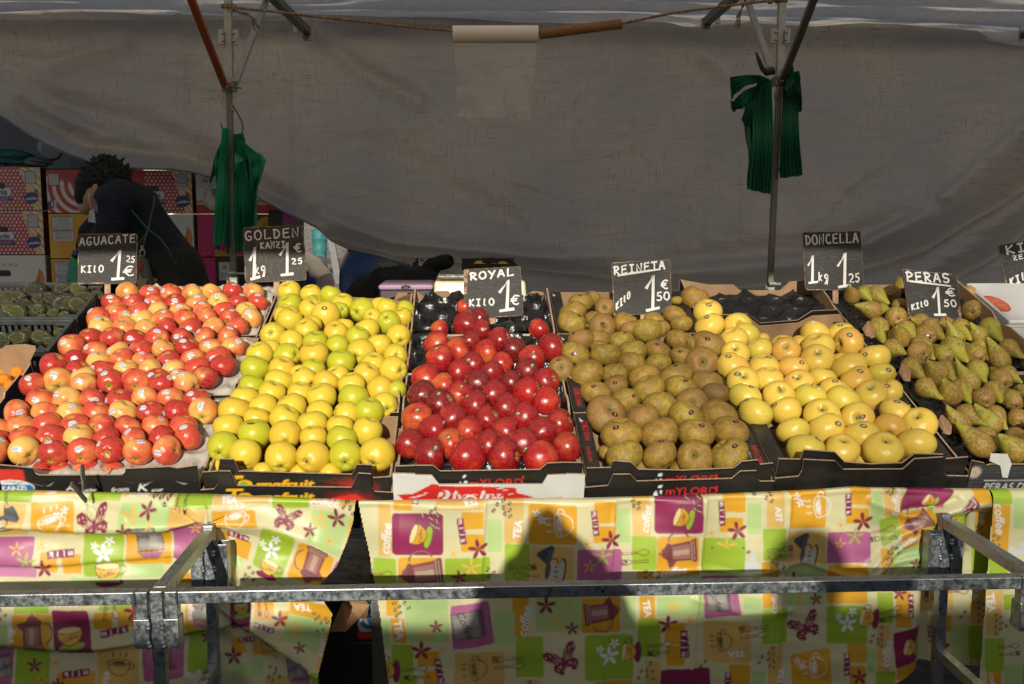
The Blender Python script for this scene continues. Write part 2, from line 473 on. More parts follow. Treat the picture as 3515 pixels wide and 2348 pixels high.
# roof: rises from its front edge, then falls to the back wall
nx, ny = 420, 420
Xr = np.linspace(-3.2, 3.75, nx); Yr = np.concatenate([np.linspace(.30, 4.2, 160), np.linspace(4.203, 5.0, 260)])
XX, YY = np.meshgrid(Xr, Yr)
prof = np.interp(YY, [.30, 3.3, 5.0], [2.08, 2.43, 2.17]) - .05 * np.sin(np.clip((YY - .3) / 3, 0, 1) * math.pi)
rw = wav(16, 10, 45, 21); rl = wav(7, 1, 4, 22)
ZZ = prof + .02 * rl(XX, YY) + .010 * rw(XX, YY, .35, 2.2) * np.clip((YY - 1) / 2, .3, 1)
for yy, am in ((4.86, -.03), (4.74, .02), (4.62, -.02)):
    ZZ = ZZ + am * np.exp(-((YY - yy - .03 * np.sin(XX * 1.1 + yy * 9)) / .035) ** 2)
he = MB(); hp = [(x, float(np.interp(x, ex, ez)), ) for x in np.linspace(-2.9, .1, 60)]
i_ = [int(np.argmin(np.abs(Xt - x))) for x, _ in hp]
he.tube([(x, float(HY[i]) - .004, z + .006) for (x, z), i in zip(hp, i_)], .006, 6); he.build('hem', M_TARP, bt, True)
rt = obj('roof_tarp', raw_mesh('roof_tarp', np.stack([XX, YY, ZZ], -1).reshape(-1, 3), grid_faces(nx, len(Yr)), M_ROOF, None, True))
tag(rt, 'pale wrinkled tarpaulin stretched overhead as the roof of the stall', 'tarpaulin')

# ------------------------------------------------------------------ posts, braces, beams
def steel(name, col, rough=.45, metal=.85, dirt=(.10, .075, .05), amt=.5):
    g = NG(name); p = g.pos()
    a = g.noise(75, p, 6, .7); b = g.noise(160, g.vmul(p, (1, 1, .35)), 4)
    c = g.mix(g.rmp(a, .35, .65), tuple(x * .80 for x in col), col)
    c = g.mix(g.rmp(b, .52, .72, 0, amt), c, dirt)
    g.P(Base_Color=c, Metallic=metal, Roughness=g.rmp(a, .3, .7, rough - .12, rough + .2))
    g.bump(b, .25, .0015)
    return g.m
M_POST = steel('post_steel', (.20, .19, .16), .5, .6)
M_POSTL = steel('bright_steel', (.46, .46, .43), .42, .7)
M_RUST = steel('rusty_steel', (.30, .10, .04), .7, .2, (.12, .04, .02))
M_BLACK = plain('black_rubber', (.015, .015, .015), .7)
M_WIRE = plain('dark_wire', (.05, .042, .035), .5, .6)
def stall_post(label, up, low, plate, braces, chain):
    t = thing('stall_post', label, 'post', (atY(*low[1], 3.3).x, 3.3, 0), 'posts carrying the stall roof')
    a, b, c = atY(*up[0], 3.3), atY(*up[1], 3.3), atY(*low[1], 3.3)
    a = b + (a - b) * 1.45
    m = MB(); m.bar(a, b, .0235); m.build('upper_tube', M_POSTL, t, bevel=.0015)
    base = c + (c - b).normalized() * .35
    m = MB(); m.bar(b + Vector((0, 0, .05)), c + Vector((0, 0, .0)), .0185); m.build('inner_tube', M_POST, t, bevel=.0015)
    m = MB(); m.bar(c, Vector((c.x, 3.3, 0)), .026); m.build('lower_tube', M_POSTL, t, bevel=.0015)
    m = MB(); m.bar(c + Vector((.0, -.02, .012)), c + Vector((.05, -.02, .012)), .006); m.tube([c + Vector((.01, -.022, .012)), c + Vector((-.01, -.022, .012))], .007)
    m.build('locking_pin', M_POSTL, t)
    def chainlinks(p0, n, m):
        for k in range(n):
            q = p0 + Vector((.004 * math.sin(k), -.018, -.011 * k))
            pts = [q + (Vector((.004 * math.cos(a), .0, .0075 * math.sin(a))) if k % 2 else Vector((0, .004 * math.cos(a), .0075 * math.sin(a)))) for a in np.linspace(0, 6.28, 9)]
            m.tube(pts, .0016, 5, False)
    for q, n in ((c + Vector((-.018, 0, .0)), 7), (b + Vector((.017, 0, -.005)), 7), (b + Vector((-.017, 0, -.005)), 5)): m = MB(); chainlinks(q, n, m); m.build('chain', M_POSTL, t)
    p0, p1 = atY(*plate[0], 3.28), atY(*plate[1], 3.28); xm = (p0.x + p1.x) / 2
    for s in (-1, 1):
        x0, x1 = sorted((xm + s * .0135, xm + s * .032))
        m = MB(); m.box(x0, x1, 3.276, 3.282, p1.z, p0.z); m.build('hinge_plate', M_POSTL, t, bevel=.002)
    m = MB()
    for s in (-1, 1):
        for dz in (.012, .035):
            m.lathe([(0, -.004), (.004, -.002), (.005, 0), (.004, .003), (0, .004)], (xm + s * .0165, 3.272, p1.z + dz), 8)
    m.build('weld_bead', M_POSTL, t, smooth=True)
    m = MB(); m.box(b.x - .022, b.x + .022, 3.283, 3.318, b.z - .012, b.z + .016); m.tube([b + Vector((0, -.03, 0)), b + Vector((0, .03, 0))], .007)
    m.tube([b + Vector((.005, -.03, .005)), b + Vector((.045, -.03, -.004))], .0035, 6); m.build('joint_collar', M_POST, t, bevel=.002)
    for (q0, q1, Y0, mat) in braces:
        A, B = atY(*q1, 3.29), atY(*q0, Y0); B = A + (B - A) * 1.6
        m = MB(); m.bar(A, B, .021, .016); m.build('brace', mat, t, bevel=.0015)
    return t
R2 = Fr(600, 0, 2.609); R4 = Fr(2300, 0, 1.9325)
stall_post('left stall post with a rust brown brace and green bags on wire hooks', (R2(478, 0), R2(488, 790)), (None, (803, 950)), (R2(395, 265), R2(568, 405)),
           [(R2(150, 0), R2(452, 775), 2.9, M_RUST), (R2(822, 0), R2(540, 745), 3.8, M_POSTL)], None)
stall_post('right stall post hidden behind folded dark green bags', (R4(742, 20), R4(726, 545)), (None, (2643, 985)), (R4(668, 190), R4(797, 292)),
           [(R4(512, 0), R4(668, 455), 3.8, M_POSTL), (R4(952, 0), R4(745, 535), 2.9, M_POST)], None)
def roof_beam(label, q0, q1, br, flip):
    A, B = atY(*q1, 4.55), atY(*q0, 3.9); B = A + (B - A) * 1.9
    t = thing('roof_beam', label, 'beam', A, 'roof beams ending at the back tarp')
    m = MB(); m.bar(A, B, .035, .03); m.build('tube', M_POST, t, bevel=.002)
    for (x0, y0, x1, y1) in br:
        p, q = atY(x0, y0, 4.5), atY(x1, y1, 4.5)
        m = MB(); m.box(min(p.x, q.x), max(p.x, q.x), 4.49, 4.50, q.z, p.z + .02); m.build('bracket', M_POSTL, t, bevel=.002)
    c = atY(*flip, 4.485)
    m = MB(); m.lathe([(.006, 0), (.013, 0), (.013, .006), (.006, .006)], c, 14, (0, 1, 0)); m.build('ring', M_POST, t)
    return t
roof_beam('roof beam above the cardboard tube, left of the plastic roll', R2(905, 0), R2(1205, 300), [(*R2(1062, 215), *R2(1103, 303)), (*R2(1133, 205), *R2(1168, 300)), (*R2(1150, 300), *R2(1247, 370))], R2(1170, 330))
roof_beam('roof beam left of the right stall post', R4(405, 0), R4(235, 150), [(*R4(255, 95), *R4(278, 152)), (*R4(302, 95), *R4(330, 160)), (*R4(205, 150), *R4(278, 198))], R4(250, 175))
roof_beam('roof beam end cut by the right edge of the photo', R4(2480, 60), R4(2375, 235), [(*R4(2312, 200), *R4(2400, 278))], R4(2340, 240))

# ------------------------------------------------------------------ rope, roll of bags, cardboard tube
M_ROPE = plain('hemp_rope', (.30, .19, .10), .9, var=.4, scale=120, bump=.8)
R3 = Fr(1400, 0, 2.609)
Yr_ = 3.14
pts = [atY(*R2(445, 60), 3.27), atY(*R2(900, 105), 3.22), atY(*R2(1500, 175), 3.18), atY(*R2(2348, 265), Yr_), atY(*R3(390, 275), Yr_), atY(*R3(800, 312), Yr_), atY(*R3(1170, 306), Yr_), atY(*R3(1912, 212), Yr_), atY(*R3(2348, 120), 3.18), atY(*R4(350, 42), 3.22), atY(*R4(730, -2), 3.27)]
rp = thing('rope', 'thin brown hemp rope slung between both stall posts', 'rope', pts[5])
m = MB(); m.tube(pts, .0042, 8); m.build('cord', M_ROPE, rp, True)
m = MB()
for c, sg in ((atY(783, 23, 3.3), 1), (atY(*R4(735, 5), 3.3), -1)):
    for k in range(2): m.tube([c + Vector((.017 * math.cos(a) * 1.1, .019 * math.sin(a), .004 * k - .002 * a / 6)) for a in np.linspace(0, 6.28, 13)], .0042, 6, False)
m.lathe([(0, -.011), (.008, -.008), (.011, 0), (.008, .008), (0, .011)], atY(*R2(537, 78), 3.265), 10)
m.lathe([(0, -.011), (.008, -.008), (.010, 0), (.008, .008), (0, .011)], atY(*R4(665, 6), 3.265), 10)
m.build('knot', M_ROPE, rp, True)
for line in ([R2(540, 85), R2(590, 115), R2(660, 130)], [R4(560, 5), R4(500, 20), R4(478, 50)]):
    q = [atY(*p, 3.25) for p in line]; m = MB(); m.tube(q, .004, 6)
    for k in range(9):
        e = q[-1]; d = (q[-1] - q[-2]).normalized()
        m.tube([e, e + d * .018 + Vector((random.uniform(-.008, .008), random.uniform(-.006, .006), -.012)), e + d * .026 + Vector((random.uniform(-.012, .012), 0, -.034 - random.uniform(0, .012)))], .0013, 4)
    m.build('frayed_end', M_ROPE, rp, True)
g = NG('clear_film'); p = g.pos()
g.P(Base_Color=(.60, .56, .50), Roughness=.18, Alpha=.27)
g.set(g.b.inputs['Specular IOR Level'], .8)
g.bump(g.noise(1, g.vmul(p, (10, 10, 40)), 4, .5, 1.0), .25, .01)
M_FILM = g.m
g = NG('wound_film'); p = g.pos()
g.P(Base_Color=(.78, .72, .64), Roughness=.2)
g.bump(g.noise(1, g.vmul(p, (4, 260, 260)), 3), .22, .002); M_ROLL = g.m
M_CARDTUBE = plain('cardboard_tube', (.26, .125, .05), .8, var=.12, scale=60)
a, b = atY(*R3(402, 308), Yr_), atY(*R3(1166, 306), Yr_)
rl_ = thing('bag_roll', 'roll of clear plastic bags threaded on the rope with a sheet hanging down', 'bag roll', (a + b) / 2)
ax = (b - a).normalized(); L = (b - a).length
m = MB(); m.lathe([(.008, 0), (.0255, 0), (.0262, .002), (.0262, L - .002), (.0255, L), (.008, L)], a, 40, ax); m.build('roll', M_ROLL, rl_, True, angle=40)
cs = [atY(*R3(*q), 3.112) for q in ((415, 385), (1155, 381), (450, 1045), (1098, 1096), (935, 1054))]
def sheet(U, V):
    U, V = np.asarray(U), np.asarray(V)
    x = (cs[0].x * (1 - U) + cs[1].x * U) * (1 - V) + (cs[2].x * (1 - U) + cs[3].x * U) * V
    zb = np.interp(U, [0, .74, .78, 1], [cs[2].z, cs[4].z, cs[4].z - .004, cs[3].z])
    z = (cs[0].z) * (1 - V) + zb * V
    y = 3.112 + .012 * np.sin(U * 5 + V * 2) * V + .006 * np.sin(U * 13 - V * 7) * V + .02 * V * np.maximum(0, .3 - U) * np.sin(V * 15)
    return x, y, z
panel('hanging_sheet', Painter(0, 1, 0, 1, .05, (.6, .55, .5)), M_FILM, sheet, rl_, .016, smooth=True)
a, b = atY(*R3(1178, 307), Yr_), atY(*R3(1913, 213), Yr_); ax = (b - a).normalized(); L = (b - a).length
ct = thing('cardboard_tube', 'empty brown cardboard tube threaded on the rope beside the bag roll', 'tube', (a + b) / 2)
m = MB(); m.lathe([(.0125, 0), (.0152, 0), (.0152, L), (.0125, L), (.0122, L - .01), (.0122, .01)], a, 32, ax); m.build('tube', M_CARDTUBE, ct, True, angle=40)

# ------------------------------------------------------------------ green carrier bags on hooks
g = NG('green_bag'); p = g.pos(); f = g.noise(6, p, 3)
g.P(Base_Color=g.mix(f, (.016, .22, .12), (.03, .34, .18)), Roughness=.45)
g.bump(g.noise(1, g.vmul(p, (220, 220, 6)), 3), .35, .004)
tr = g.n('BsdfTranslucent', None, Color=(.03, .40, .18)); mx = g.n('MixShader', None, i0=.22, i1=g.b.outputs[0], i2=tr.outputs[0]); g.set(g.out.inputs[0], mx)
M_BAG = g.m
g = NG('dark_green_bag'); p = g.pos(); f = g.noise(6, p, 3)
g.P(Base_Color=g.mix(f, (.006, .085, .045), (.010, .13, .065)), Roughness=.42)
g.bump(g.noise(1, g.vmul(p, (220, 220, 6)), 3), .35, .004); M_BAG2 = g.m
def bag_bundle(name, label, fr, sheets, Y):
    V, F = [], []
    for si, (left, right, pl, dy) in enumerate(sheets):
        Lp = [atY(*fr(*q), Y + dy) for q in left]; Rp = [atY(*fr(*q), Y + dy) for q in right]
        def res(P, n):
            d = [0]
            for a, b in zip(P, P[1:]): d.append(d[-1] + (b - a).length)
            t = np.linspace(0, d[-1], n)
            return np.stack([np.interp(t, d, [p[k] for p in P]) for k in range(3)], 1)
        nv, nu = 46, 14 * pl + 1
        for lay in range(3):
            A, B = res(Lp, nv), res(Rp, nv); b0 = sum(len(v) for v in V)
            u = np.linspace(0, 1, nu); u = (u + .045 * np.sin(u * 9.4 + si * 1.7) * np.sin(u * math.pi))[None, :, None]
            P = A[:, None] * (1 - u) + B[:, None] * u
            tri = np.abs(((u[..., 0] * pl + .13 * lay + .07 * si) % 1) - .5) * 2; tri = tri ** 1.6
            amp = np.linspace(.004, .014, nv)[:, None]
            P[..., 1] += -amp * tri + .006 * lay + .004 * np.sin(np.linspace(0, 9, nv))[:, None] * (1 - tri)
            P[..., 0] += .0022 * np.sin(np.linspace(0, 7, nv) + lay + si)[:, None] + .002 * (lay - 1)
            P[-3:, :, 2] += .010 * (lay - 1) + .0012 * np.sin(u[..., 0] * pl * 2.3 + lay)
            V.append(P.reshape(-1, 3)); F.append(grid_faces(nu, nv) + b0)
    me = raw_mesh(name, np.concatenate(V), np.concatenate(F), M_BAG2 if 'dark' in label else M_BAG, None, True); me.set_sharp_from_angle(angle=rad(50))
    return tag(obj(name, me), label, 'plastic bags', 'green bag bundles on the stall posts')
B2 = Fr(680, 400, 3.1375)
bag_bundle('carrier_bag_bundle', 'green plastic bags bunched right of the left post, hem above the GOLDEN sign', B2,
           [([(390, 190), (392, 500), (398, 800), (402, 1100), (405, 1420)], [(468, 182), (530, 400), (592, 600), (612, 900), (620, 1300)], 6, 0.02), ([(430, 260), (400, 560), (462, 690), (485, 1000), (500, 1420)], [(492, 270), (505, 500), (535, 720), (560, 1000), (580, 1420)], 4, -.012),
            ([(440, 260), (560, 480), (575, 700), (590, 1000), (600, 1190)], [(495, 280), (690, 430), (625, 520), (622, 800), (615, 1190)], 3, -.015),
            ([(600, 480), (600, 600), (612, 770)], [(665, 385), (712, 460), (640, 775)], 3, -.02), ([(398, 385), (395, 565)], [(470, 440), (430, 545)], 1, -.035),
            ([(385, 600), (390, 900), (400, 1415)], [(470, 700), (480, 1000), (500, 1420)], 3, .03)], 3.275)
bag_bundle('carrier_bag_bundle', 'pale green plastic bags bunched left of the left post', B2,
           [([(268, 130), (255, 260), (230, 480), (215, 750), (195, 1100), (175, 1370)], [(318, 120), (318, 300), (290, 520), (300, 750), (290, 1100), (290, 1330)], 2, -.02),
            ([(290, 230), (245, 500), (265, 800), (300, 1100), (315, 1440)], [(320, 220), (310, 500), (325, 800), (330, 1100), (335, 1455)], 3, -.005),
            ([(255, 260), (180, 480), (128, 680)], [(300, 240), (220, 500), (150, 680)], 2, .01), ([(215, 380), (180, 600), (205, 690)], [(260, 330), (225, 560), (240, 650)], 2, -.01)], 3.27)
bag_bundle('carrier_bag_bundle', 'dark green folded bags flopping left of the right post', R4,
           [([(600, 500), (500, 500), (400, 515), (400, 560)], [(660, 525), (600, 545), (500, 570), (405, 640)], 4, -.02), ([(590, 560), (500, 600), (440, 650), (400, 690)], [(600, 580), (540, 650), (480, 720), (415, 725)], 4, -.01),
            ([(520, 590), (500, 700), (480, 790), (490, 815)], [(600, 570), (580, 680), (560, 760), (540, 800)], 4, .0),
            ([(590, 520), (560, 700), (540, 950), (515, 1235)], [(680, 530), (685, 700), (682, 950), (670, 1270)], 7, -.01), ([(500, 815), (510, 950), (530, 1100), (525, 1230)], [(600, 815), (590, 950), (590, 1100), (590, 1240)], 2, .02)], 3.26)
bag_bundle('carrier_bag_bundle', 'dark green folded bags hanging right of the right post', R4,
           [([(755, 450), (750, 700), (735, 900), (720, 1165)], [(815, 430), (850, 700), (860, 950), (872, 1145)], 6, .0), ([(760, 560), (770, 640)], [(820, 470), (822, 600)], 3, -.025),
            ([(815, 480), (830, 560), (855, 720)], [(855, 470), (870, 520), (868, 720)], 3, -.01)], 3.275)
m = MB()
for q in ([R2(522, 945), R2(560, 1010), R2(600, 1090), R2(612, 1150), R2(598, 1205)], [R2(412, 1105), R2(430, 1170)]):
    m.tube([atY(*p, 3.27) for p in q], .0022, 6)
tag(m.build('wire_hook', M_WIRE, None, True), 'bent wire hook holding the green bags on the left post', 'hook', 'bag hooks')
m = MB(); q = [R4(570, 345), R4(590, 400), R4(612, 455), R4(640, 480), R4(690, 470)]
m.tube([atY(*p, 3.25) for p in q], [.003, .007, .008, .012, .012], 8)
tag(m.build('clamp_hook', M_BLACK, None, True), 'black clamp handle sticking up left of the right post', 'hook', 'bag hooks')
# ================================================================== printed oilcloth round the table
CYD = 2.03
F1, F2, F3, F4, F5 = Fr(0, 1500, 3.136), Fr(650, 1450, 2.851), Fr(1300, 1450, 2.851), Fr(2000, 1450, 2.851), Fr(2700, 1350, 2.412)
F6, F7, F8, Z5, Z6 = Fr(0, 1900, 1.806), Fr(1200, 1900, 1.957), Fr(2300, 1900, 1.9325), Fr(480, 1740, 2.578), Fr(3100, 1740, 2.578)
def cz(fr, x, y):
    p = atY(*fr(x, y), CYD); return np.array([p.x, p.z])
CREAM, ORNG, TAN, LIME, PALE = (.595, .555, .325), (.64, .325, .018), (.63, .41, .12), (.30, .435, .03), (.41, .55, .22)
MAGE, VIOL, WHIT, MARO, YELO, DKBR, BLCK = (.25, .018, .085), (.40, .11, .25), (.74, .76, .80), (.22, .02, .06), (.74, .42, .07), (.07, .042, .028), (.02, .018, .018)
P_ = Painter(-1.42, 1.62, .08, .80, .001, CREAM)
def ksz(fr): return 2.09 / FPX / fr.k
def sq(fr, col, *q):
    for (x0, y0, x1, y1) in q:
        P_.rrect([cz(fr, x0, y0), cz(fr, x1, y0), cz(fr, x1, y1), cz(fr, x0, y1)], col, .10)
def qd(fr, col, *pts): P_.rrect([cz(fr, *p) for p in pts], col, .10)
def loc(fr, x, y, s, rot):
    c = cz(fr, x, y); ca, sa = math.cos(rot), math.sin(rot)
    return lambda a, b: (c[0] + (a * ca - b * sa) * s, c[1] + (a * sa + b * ca) * s)
def flower(fr, x, y, r, col, rot=0.0, cc=DKBR):
    c = cz(fr, x, y); s = r * ksz(fr)
    for k in range(5):
        a = rot + k * 2 * math.pi / 5
        P_.ell(c + s * .58 * np.array([math.cos(a), math.sin(a)]), s * .46, s * (.20 if col is MARO or col is WHIT else .12), col, a)
    P_.ell(c, s * .12, s * .12, cc)
def beans(fr, r, *pts):
    for i, (x, y) in enumerate(pts):
        c = cz(fr, x, y); s = r * ksz(fr); a = .6 + (i * 1.7) % 1.2
        P_.ell(c, s, s * .8, DKBR, a)
        P_.line([c + s * np.array([math.cos(a + 1.2), math.sin(a + 1.2)]) * t for t in (-.85, .85)], s * .34, CREAM)
def txt(fr, t, x, y, h, col=WHIT, deg=0, shear=.25, bold=.012, flip=1): P_.text(t, cz(fr, x, y), h * ksz(fr), col, rad(deg), shear, bold, 1.0, flip)
def milk(fr, p0, p1, s, deg, word='milk'):
    p0, p1 = cz(fr, *p0), cz(fr, *p1); s *= ksz(fr)
    for i, ch in enumerate(word):
        c = p0 + (p1 - p0) * i / 3; r = rad(deg) + (.09 if i % 2 else -.06)
        e = np.array([math.cos(r), math.sin(r)]) * s / 2; f = np.array([-e[1], e[0]])
        P_.poly([c - e - f, c + e - f, c + e + f, c - e + f], MARO)
        P_.text(ch, c, s * (.50 if ch == 'm' else .74), WHIT, r, 0, .03)
def stroke(L, col, w, *lines):
    for ln in lines: P_.line([L(*p) for p in ln], w, col)
def arc(cx, cy, rx, ry, a0, a1, n=16): return [(cx + rx * math.cos(rad(a0 + (a1 - a0) * i / n)), cy + ry * math.sin(rad(a0 + (a1 - a0) * i / n))) for i in range(n + 1)]
LW = .0016
def fork(fr, x, y, ln, deg, col=DKBR):
    L = loc(fr, x, y, ln * ksz(fr), rad(deg))
    stroke(L, col, LW, arc(.45, 0, .05, .05, -90, 90) + [(.1, .035), (-.15, .045), (-.25, .10), (-.5, .10), (-.5, .06), (-.3, .055), (-.3, .02), (-.5, .015), (-.5, -.015), (-.3, -.02), (-.3, -.055), (-.5, -.06), (-.5, -.10), (-.25, -.10), (-.15, -.045), (.1, -.035), (.45, -.05)])
def spoon(fr, x, y, ln, deg, col=MARO):
    L = loc(fr, x, y, ln * ksz(fr), rad(deg))
    stroke(L, col, LW, arc(.45, 0, .05, .05, -90, 90) + [(.1, .03), (-.1, .03), (-.18, .08)] + arc(-.33, 0, .17, .12, 40, 320) + [(-.18, -.08), (-.1, -.03), (.1, -.03), (.45, -.05)])
def cup(fr, x, y, s, deg, sauc=LIME, body=YELO):
    L = loc(fr, x, y, s * ksz(fr), rad(deg)); S = s * ksz(fr); r = rad(deg)
    P_.ell(L(.05, -.42), S * .56, S * .19, DKBR, r + .1); P_.ell(L(.05, -.42), S * .53, S * .165, sauc, r + .1)
    b = arc(0, .25, .5, .62, 180, 360); P_.poly([L(*p) for p in b], DKBR); P_.poly([L(p[0] * .95, p[1] * .95 + .02) for p in b], body)
    P_.ell(L(0, .25), S * .5, S * .15, DKBR, r); P_.ell(L(0, .25), S * .465, S * .12, (.80, .60, .28), r)
    stroke(L, DKBR, LW, arc(.55, .12, .17, .16, -110, 140))
    P_.text('Coffee', L(0, -.06), S * .17, DKBR, r + .25, .3)
def wcup(fr, x, y, s, deg, col=WHIT):
    L = loc(fr, x, y, s * ksz(fr), rad(deg)); S = s * ksz(fr)
    stroke(L, col, LW, arc(0, .2, .5, .15, 0, 360), arc(0, .2, .5, .62, 180, 360), arc(.52, .02, .16, .13, -120, 130), arc(0, .18, .3, .07, 0, 360), arc(.02, .18, .2, .03, 0, 360))
    for dx in (-.25, .05, .3): stroke(L, col, LW, [(dx, .48), (dx + .08, .56), (dx, .62), (dx + .08, .70)])
def teapot(fr, x, y, s, deg):
    L = loc(fr, x, y, s * ksz(fr), rad(deg)); S = s * ksz(fr)
    a, b, c, d = (.20, .055, .06), (.33, .14, .13), (.46, .36, .25), (.13, .03, .04)
    stroke(L, a, S * .045, arc(.36, .0, .2, .28, -80, 95)); stroke(L, b, S * .02, arc(.36, .0, .2, .28, -80, 95))
    P_.poly([L(*p) for p in [(-.32, -.5), (.34, -.5), (.33, -.42), (.28, -.32), (.24, .22), (.30, .30), (.22, .36), (.10, .5), (-.10, .5), (-.2, .36), (-.46, .32), (-.40, .20), (-.26, .10), (-.28, -.32), (-.34, -.42)]], a)
    P_.poly([L(*p) for p in [(-.22, -.30), (.20, -.30), (.17, .2), (-.19, .2)]], b); P_.poly([L(*p) for p in [(-.10, -.28), (.06, -.28), (.05, .18), (-.08, .18)]], c, .8)
    for yy in (-.36, -.43, .25, .33): P_.poly([L(*p) for p in [(-.28, yy), (.27, yy), (.27, yy + .025), (-.28, yy + .025)]], c if yy < 0 else d)
    for k in range(9): P_.ell(L(-.24 + k * .055, -.395), S * .016, S * .02, d)
    P_.ell(L(0, .54), S * .05, S * .05, a); P_.ell(L(-.01, .55), S * .02, S * .02, c)
def jar(fr, x, y, s, deg, lid=(.36, .10, .24)):
    L = loc(fr, x, y, s * ksz(fr), rad(deg)); S = s * ksz(fr)
    P_.poly([L(*p) for p in [(-.34, -.5), (.34, -.5), (.36, .22), (-.36, .22)]], (.10, .085, .08)); P_.poly([L(*p) for p in [(-.31, -.47), (.31, -.47), (.33, .20), (-.33, .20)]], (.26, .235, .22))
    P_.poly([L(*p) for p in [(-.2, -.45), (.02, -.45), (.03, .18), (-.2, .18)]], (.36, .34, .31), .7)
    P_.poly([L(*p) for p in [(-.36, .24), (.36, .24), (.36, .31), (-.36, .31)]], (.12, .07, .08)); P_.poly([L(*p) for p in [(-.33, .33), (.33, .33), (.22, .48), (-.22, .48)]], lid)
    stroke(L, (.30, .28, .27), LW * .8, [(-.28, .40), (.28, .40)]); P_.text('Coffee', L(0, -.15), S * .2, BLCK, rad(deg) + .3, .4)
def plate(fr, x, y, s, deg):
    L = loc(fr, x, y, s * ksz(fr), rad(deg)); S = s * ksz(fr); r = rad(deg)
    P_.poly([L(*p) for p in [(-.05, .1), (.55, .0), (.62, .12), (.35, .5), (.25, .52)]], (.055, .06, .085)); stroke(L, (.16, .17, .22), LW, [(.02, .14), (.5, .06)], [(.05, .2), (.45, .14)])
    P_.ell(L(-.15, -.30), S * .42, S * .13, BLCK, r); P_.ell(L(-.15, -.28), S * .36, S * .10, (.48, .47, .42), r)
    P_.poly([L(*p) for p in arc(-.18, .12, .27, .42, 180, 360)], (.50, .49, .44)); P_.ell(L(-.18, .12), S * .27, S * .08, (.10, .09, .09), r)
    stroke(L, BLCK, S * .035, arc(.13, -.02, .1, .12, -110, 100))
    for k in range(10): P_.ell(L(-.18 + .17 * math.sin(k * 2.1), -.08 - .011 * k), S * .035, S * .014, BLCK, k * 1.3)
def butterfly(fr, x, y, s, deg, col=MARO):
    L = loc(fr, x, y, s * ksz(fr), rad(deg)); S = s * ksz(fr)
    for m_ in (-1, 1):
        W = [(0, .05), (.12, .30), (.36, .50), (.52, .46), (.50, .26), (.34, .06), (.05, -.02)]; H = [(.02, -.02), (.30, .02), (.40, -.12), (.32, -.34), (.16, -.38), (.04, -.2)]
        for q in (W, H): P_.poly([L(m_ * a, b) for a, b in q], col)
        rr = random.Random(5)
        for k in range(16):
            a, b = rr.uniform(.12, .46), rr.uniform(.06, .44)
            if b < a * 1.05 + .05: P_.ell(L(m_ * a, b), S * .028, S * .018, CREAM, rr.uniform(0, 3))
        for k in range(10): P_.ell(L(m_ * rr.uniform(.08, .33), rr.uniform(-.30, -.03)), S * .026, S * .018, CREAM, rr.uniform(0, 3))
        for k in range(3): stroke(L, CREAM, LW * .8, [(m_ * .06, .04), (m_ * (.22 + .1 * k), .34 - .1 * k)])
    P_.ell(L(0, -.02), S * .035, S * .2, col, rad(deg))
def wflowers(fr, x, y, r): flower(fr, x, y, r, WHIT, .35, LIME); flower(fr, x + r * .55, y - r * 1.25, r * .55, WHIT, .9, LIME); flower(fr, x - r * .95, y - r * .75, r * .45, WHIT, .1, LIME)

# ---- left cloth (print upright / upside down)
sq(F1, LIME, (-200, 560, 355, 695), (955, 560, 1305, 680), (1900, 580, 2195, 735)); sq(F1, TAN, (360, 540, 840, 628), (1320, 570, 1900, 642), (-180, 710, 300, 1060), (1780, 745, 2195, 930))
txt(F1, 'TEA', 535, 598, 42, bold=.03, shear=0); txt(F1, 'coffee', 1490, 615, 60)
qd(F1, ORNG, (340, 700), (795, 690), (870, 1060), (415, 1050)); sq(F1, PALE, (1325, 700, 1850, 990), (1410, 1355, 1760, 1510)); butterfly(F1, 1075, 900, 330, 25)
sq(F1, VIOL, (-200, 1085, 350, 1400)); sq(F1, (.52, .20, .36), (-200, 1400, 385, 1520)); sq(F1, ORNG, (430, 1250, 615, 1465), (670, 1255, 880, 1475), (1360, 960, 1850, 1370)); sq(F1, LIME, (900, 1020, 1340, 1500), (2060, 1400, 2280, 1600))
sq(F1, VIOL, (1870, 920, 2290, 1320)); sq(F1, YELO, (1960, 1470, 2050, 1590)); jar(F1, 1620, 1110, 390, 185); wflowers(F1, 1120, 1255, 105); cup(F1, 1165, 1455, 270, 0, MAGE)
wcup(F1, 590, 900, 230, 15); flower(F1, 710, 780, 45, WHIT, .4); flower(F1, 632, 830, 45, WHIT, .9); plate(F1, 60, 890, 300, 0)
flower(F1, 1460, 820, 110, YELO, .2, TAN); flower(F1, 1400, 965, 85, MARO, .5); flower(F1, 1670, 905, 60, YELO, .1, MARO); flower(F1, 1620, 765, 90, MARO, .0)
flower(F1, 165, 1222, 80, YELO, .3); flower(F1, 280, 1350, 105, LIME, .2, TAN); flower(F1, 422, 1180, 62, YELO, .4, MARO); flower(F1, 465, 1425, 100, MARO, .4); flower(F1, 2110, 975, 70, YELO, .2); milk(F1, (760, 1252), (545, 1275), 82, 186)
beans(F1, 30, (1745, 645), (1825, 645), (1790, 712), (1670, 632)); fork(F1, 75, 690, 230, 95); fork(F1, 2020, 690, 220, 95); spoon(F1, 1930, 690, 220, 95); fork(F1, 2140, 1480, 200, 95)
sq(F2, LIME, (0, 690, 240, 820), (810, 725, 1170, 845)); sq(F2, TAN, (250, 690, 780, 795), (1180, 735, 1620, 815), (0, 830, 200, 930)); txt(F2, 'TEA', 395, 755, 58, bold=.03, shear=0); txt(F2, 'coffee', 1325, 785, 85); beans(F2, 22, (1545, 780), (1515, 820), (1580, 822), (1612, 868))
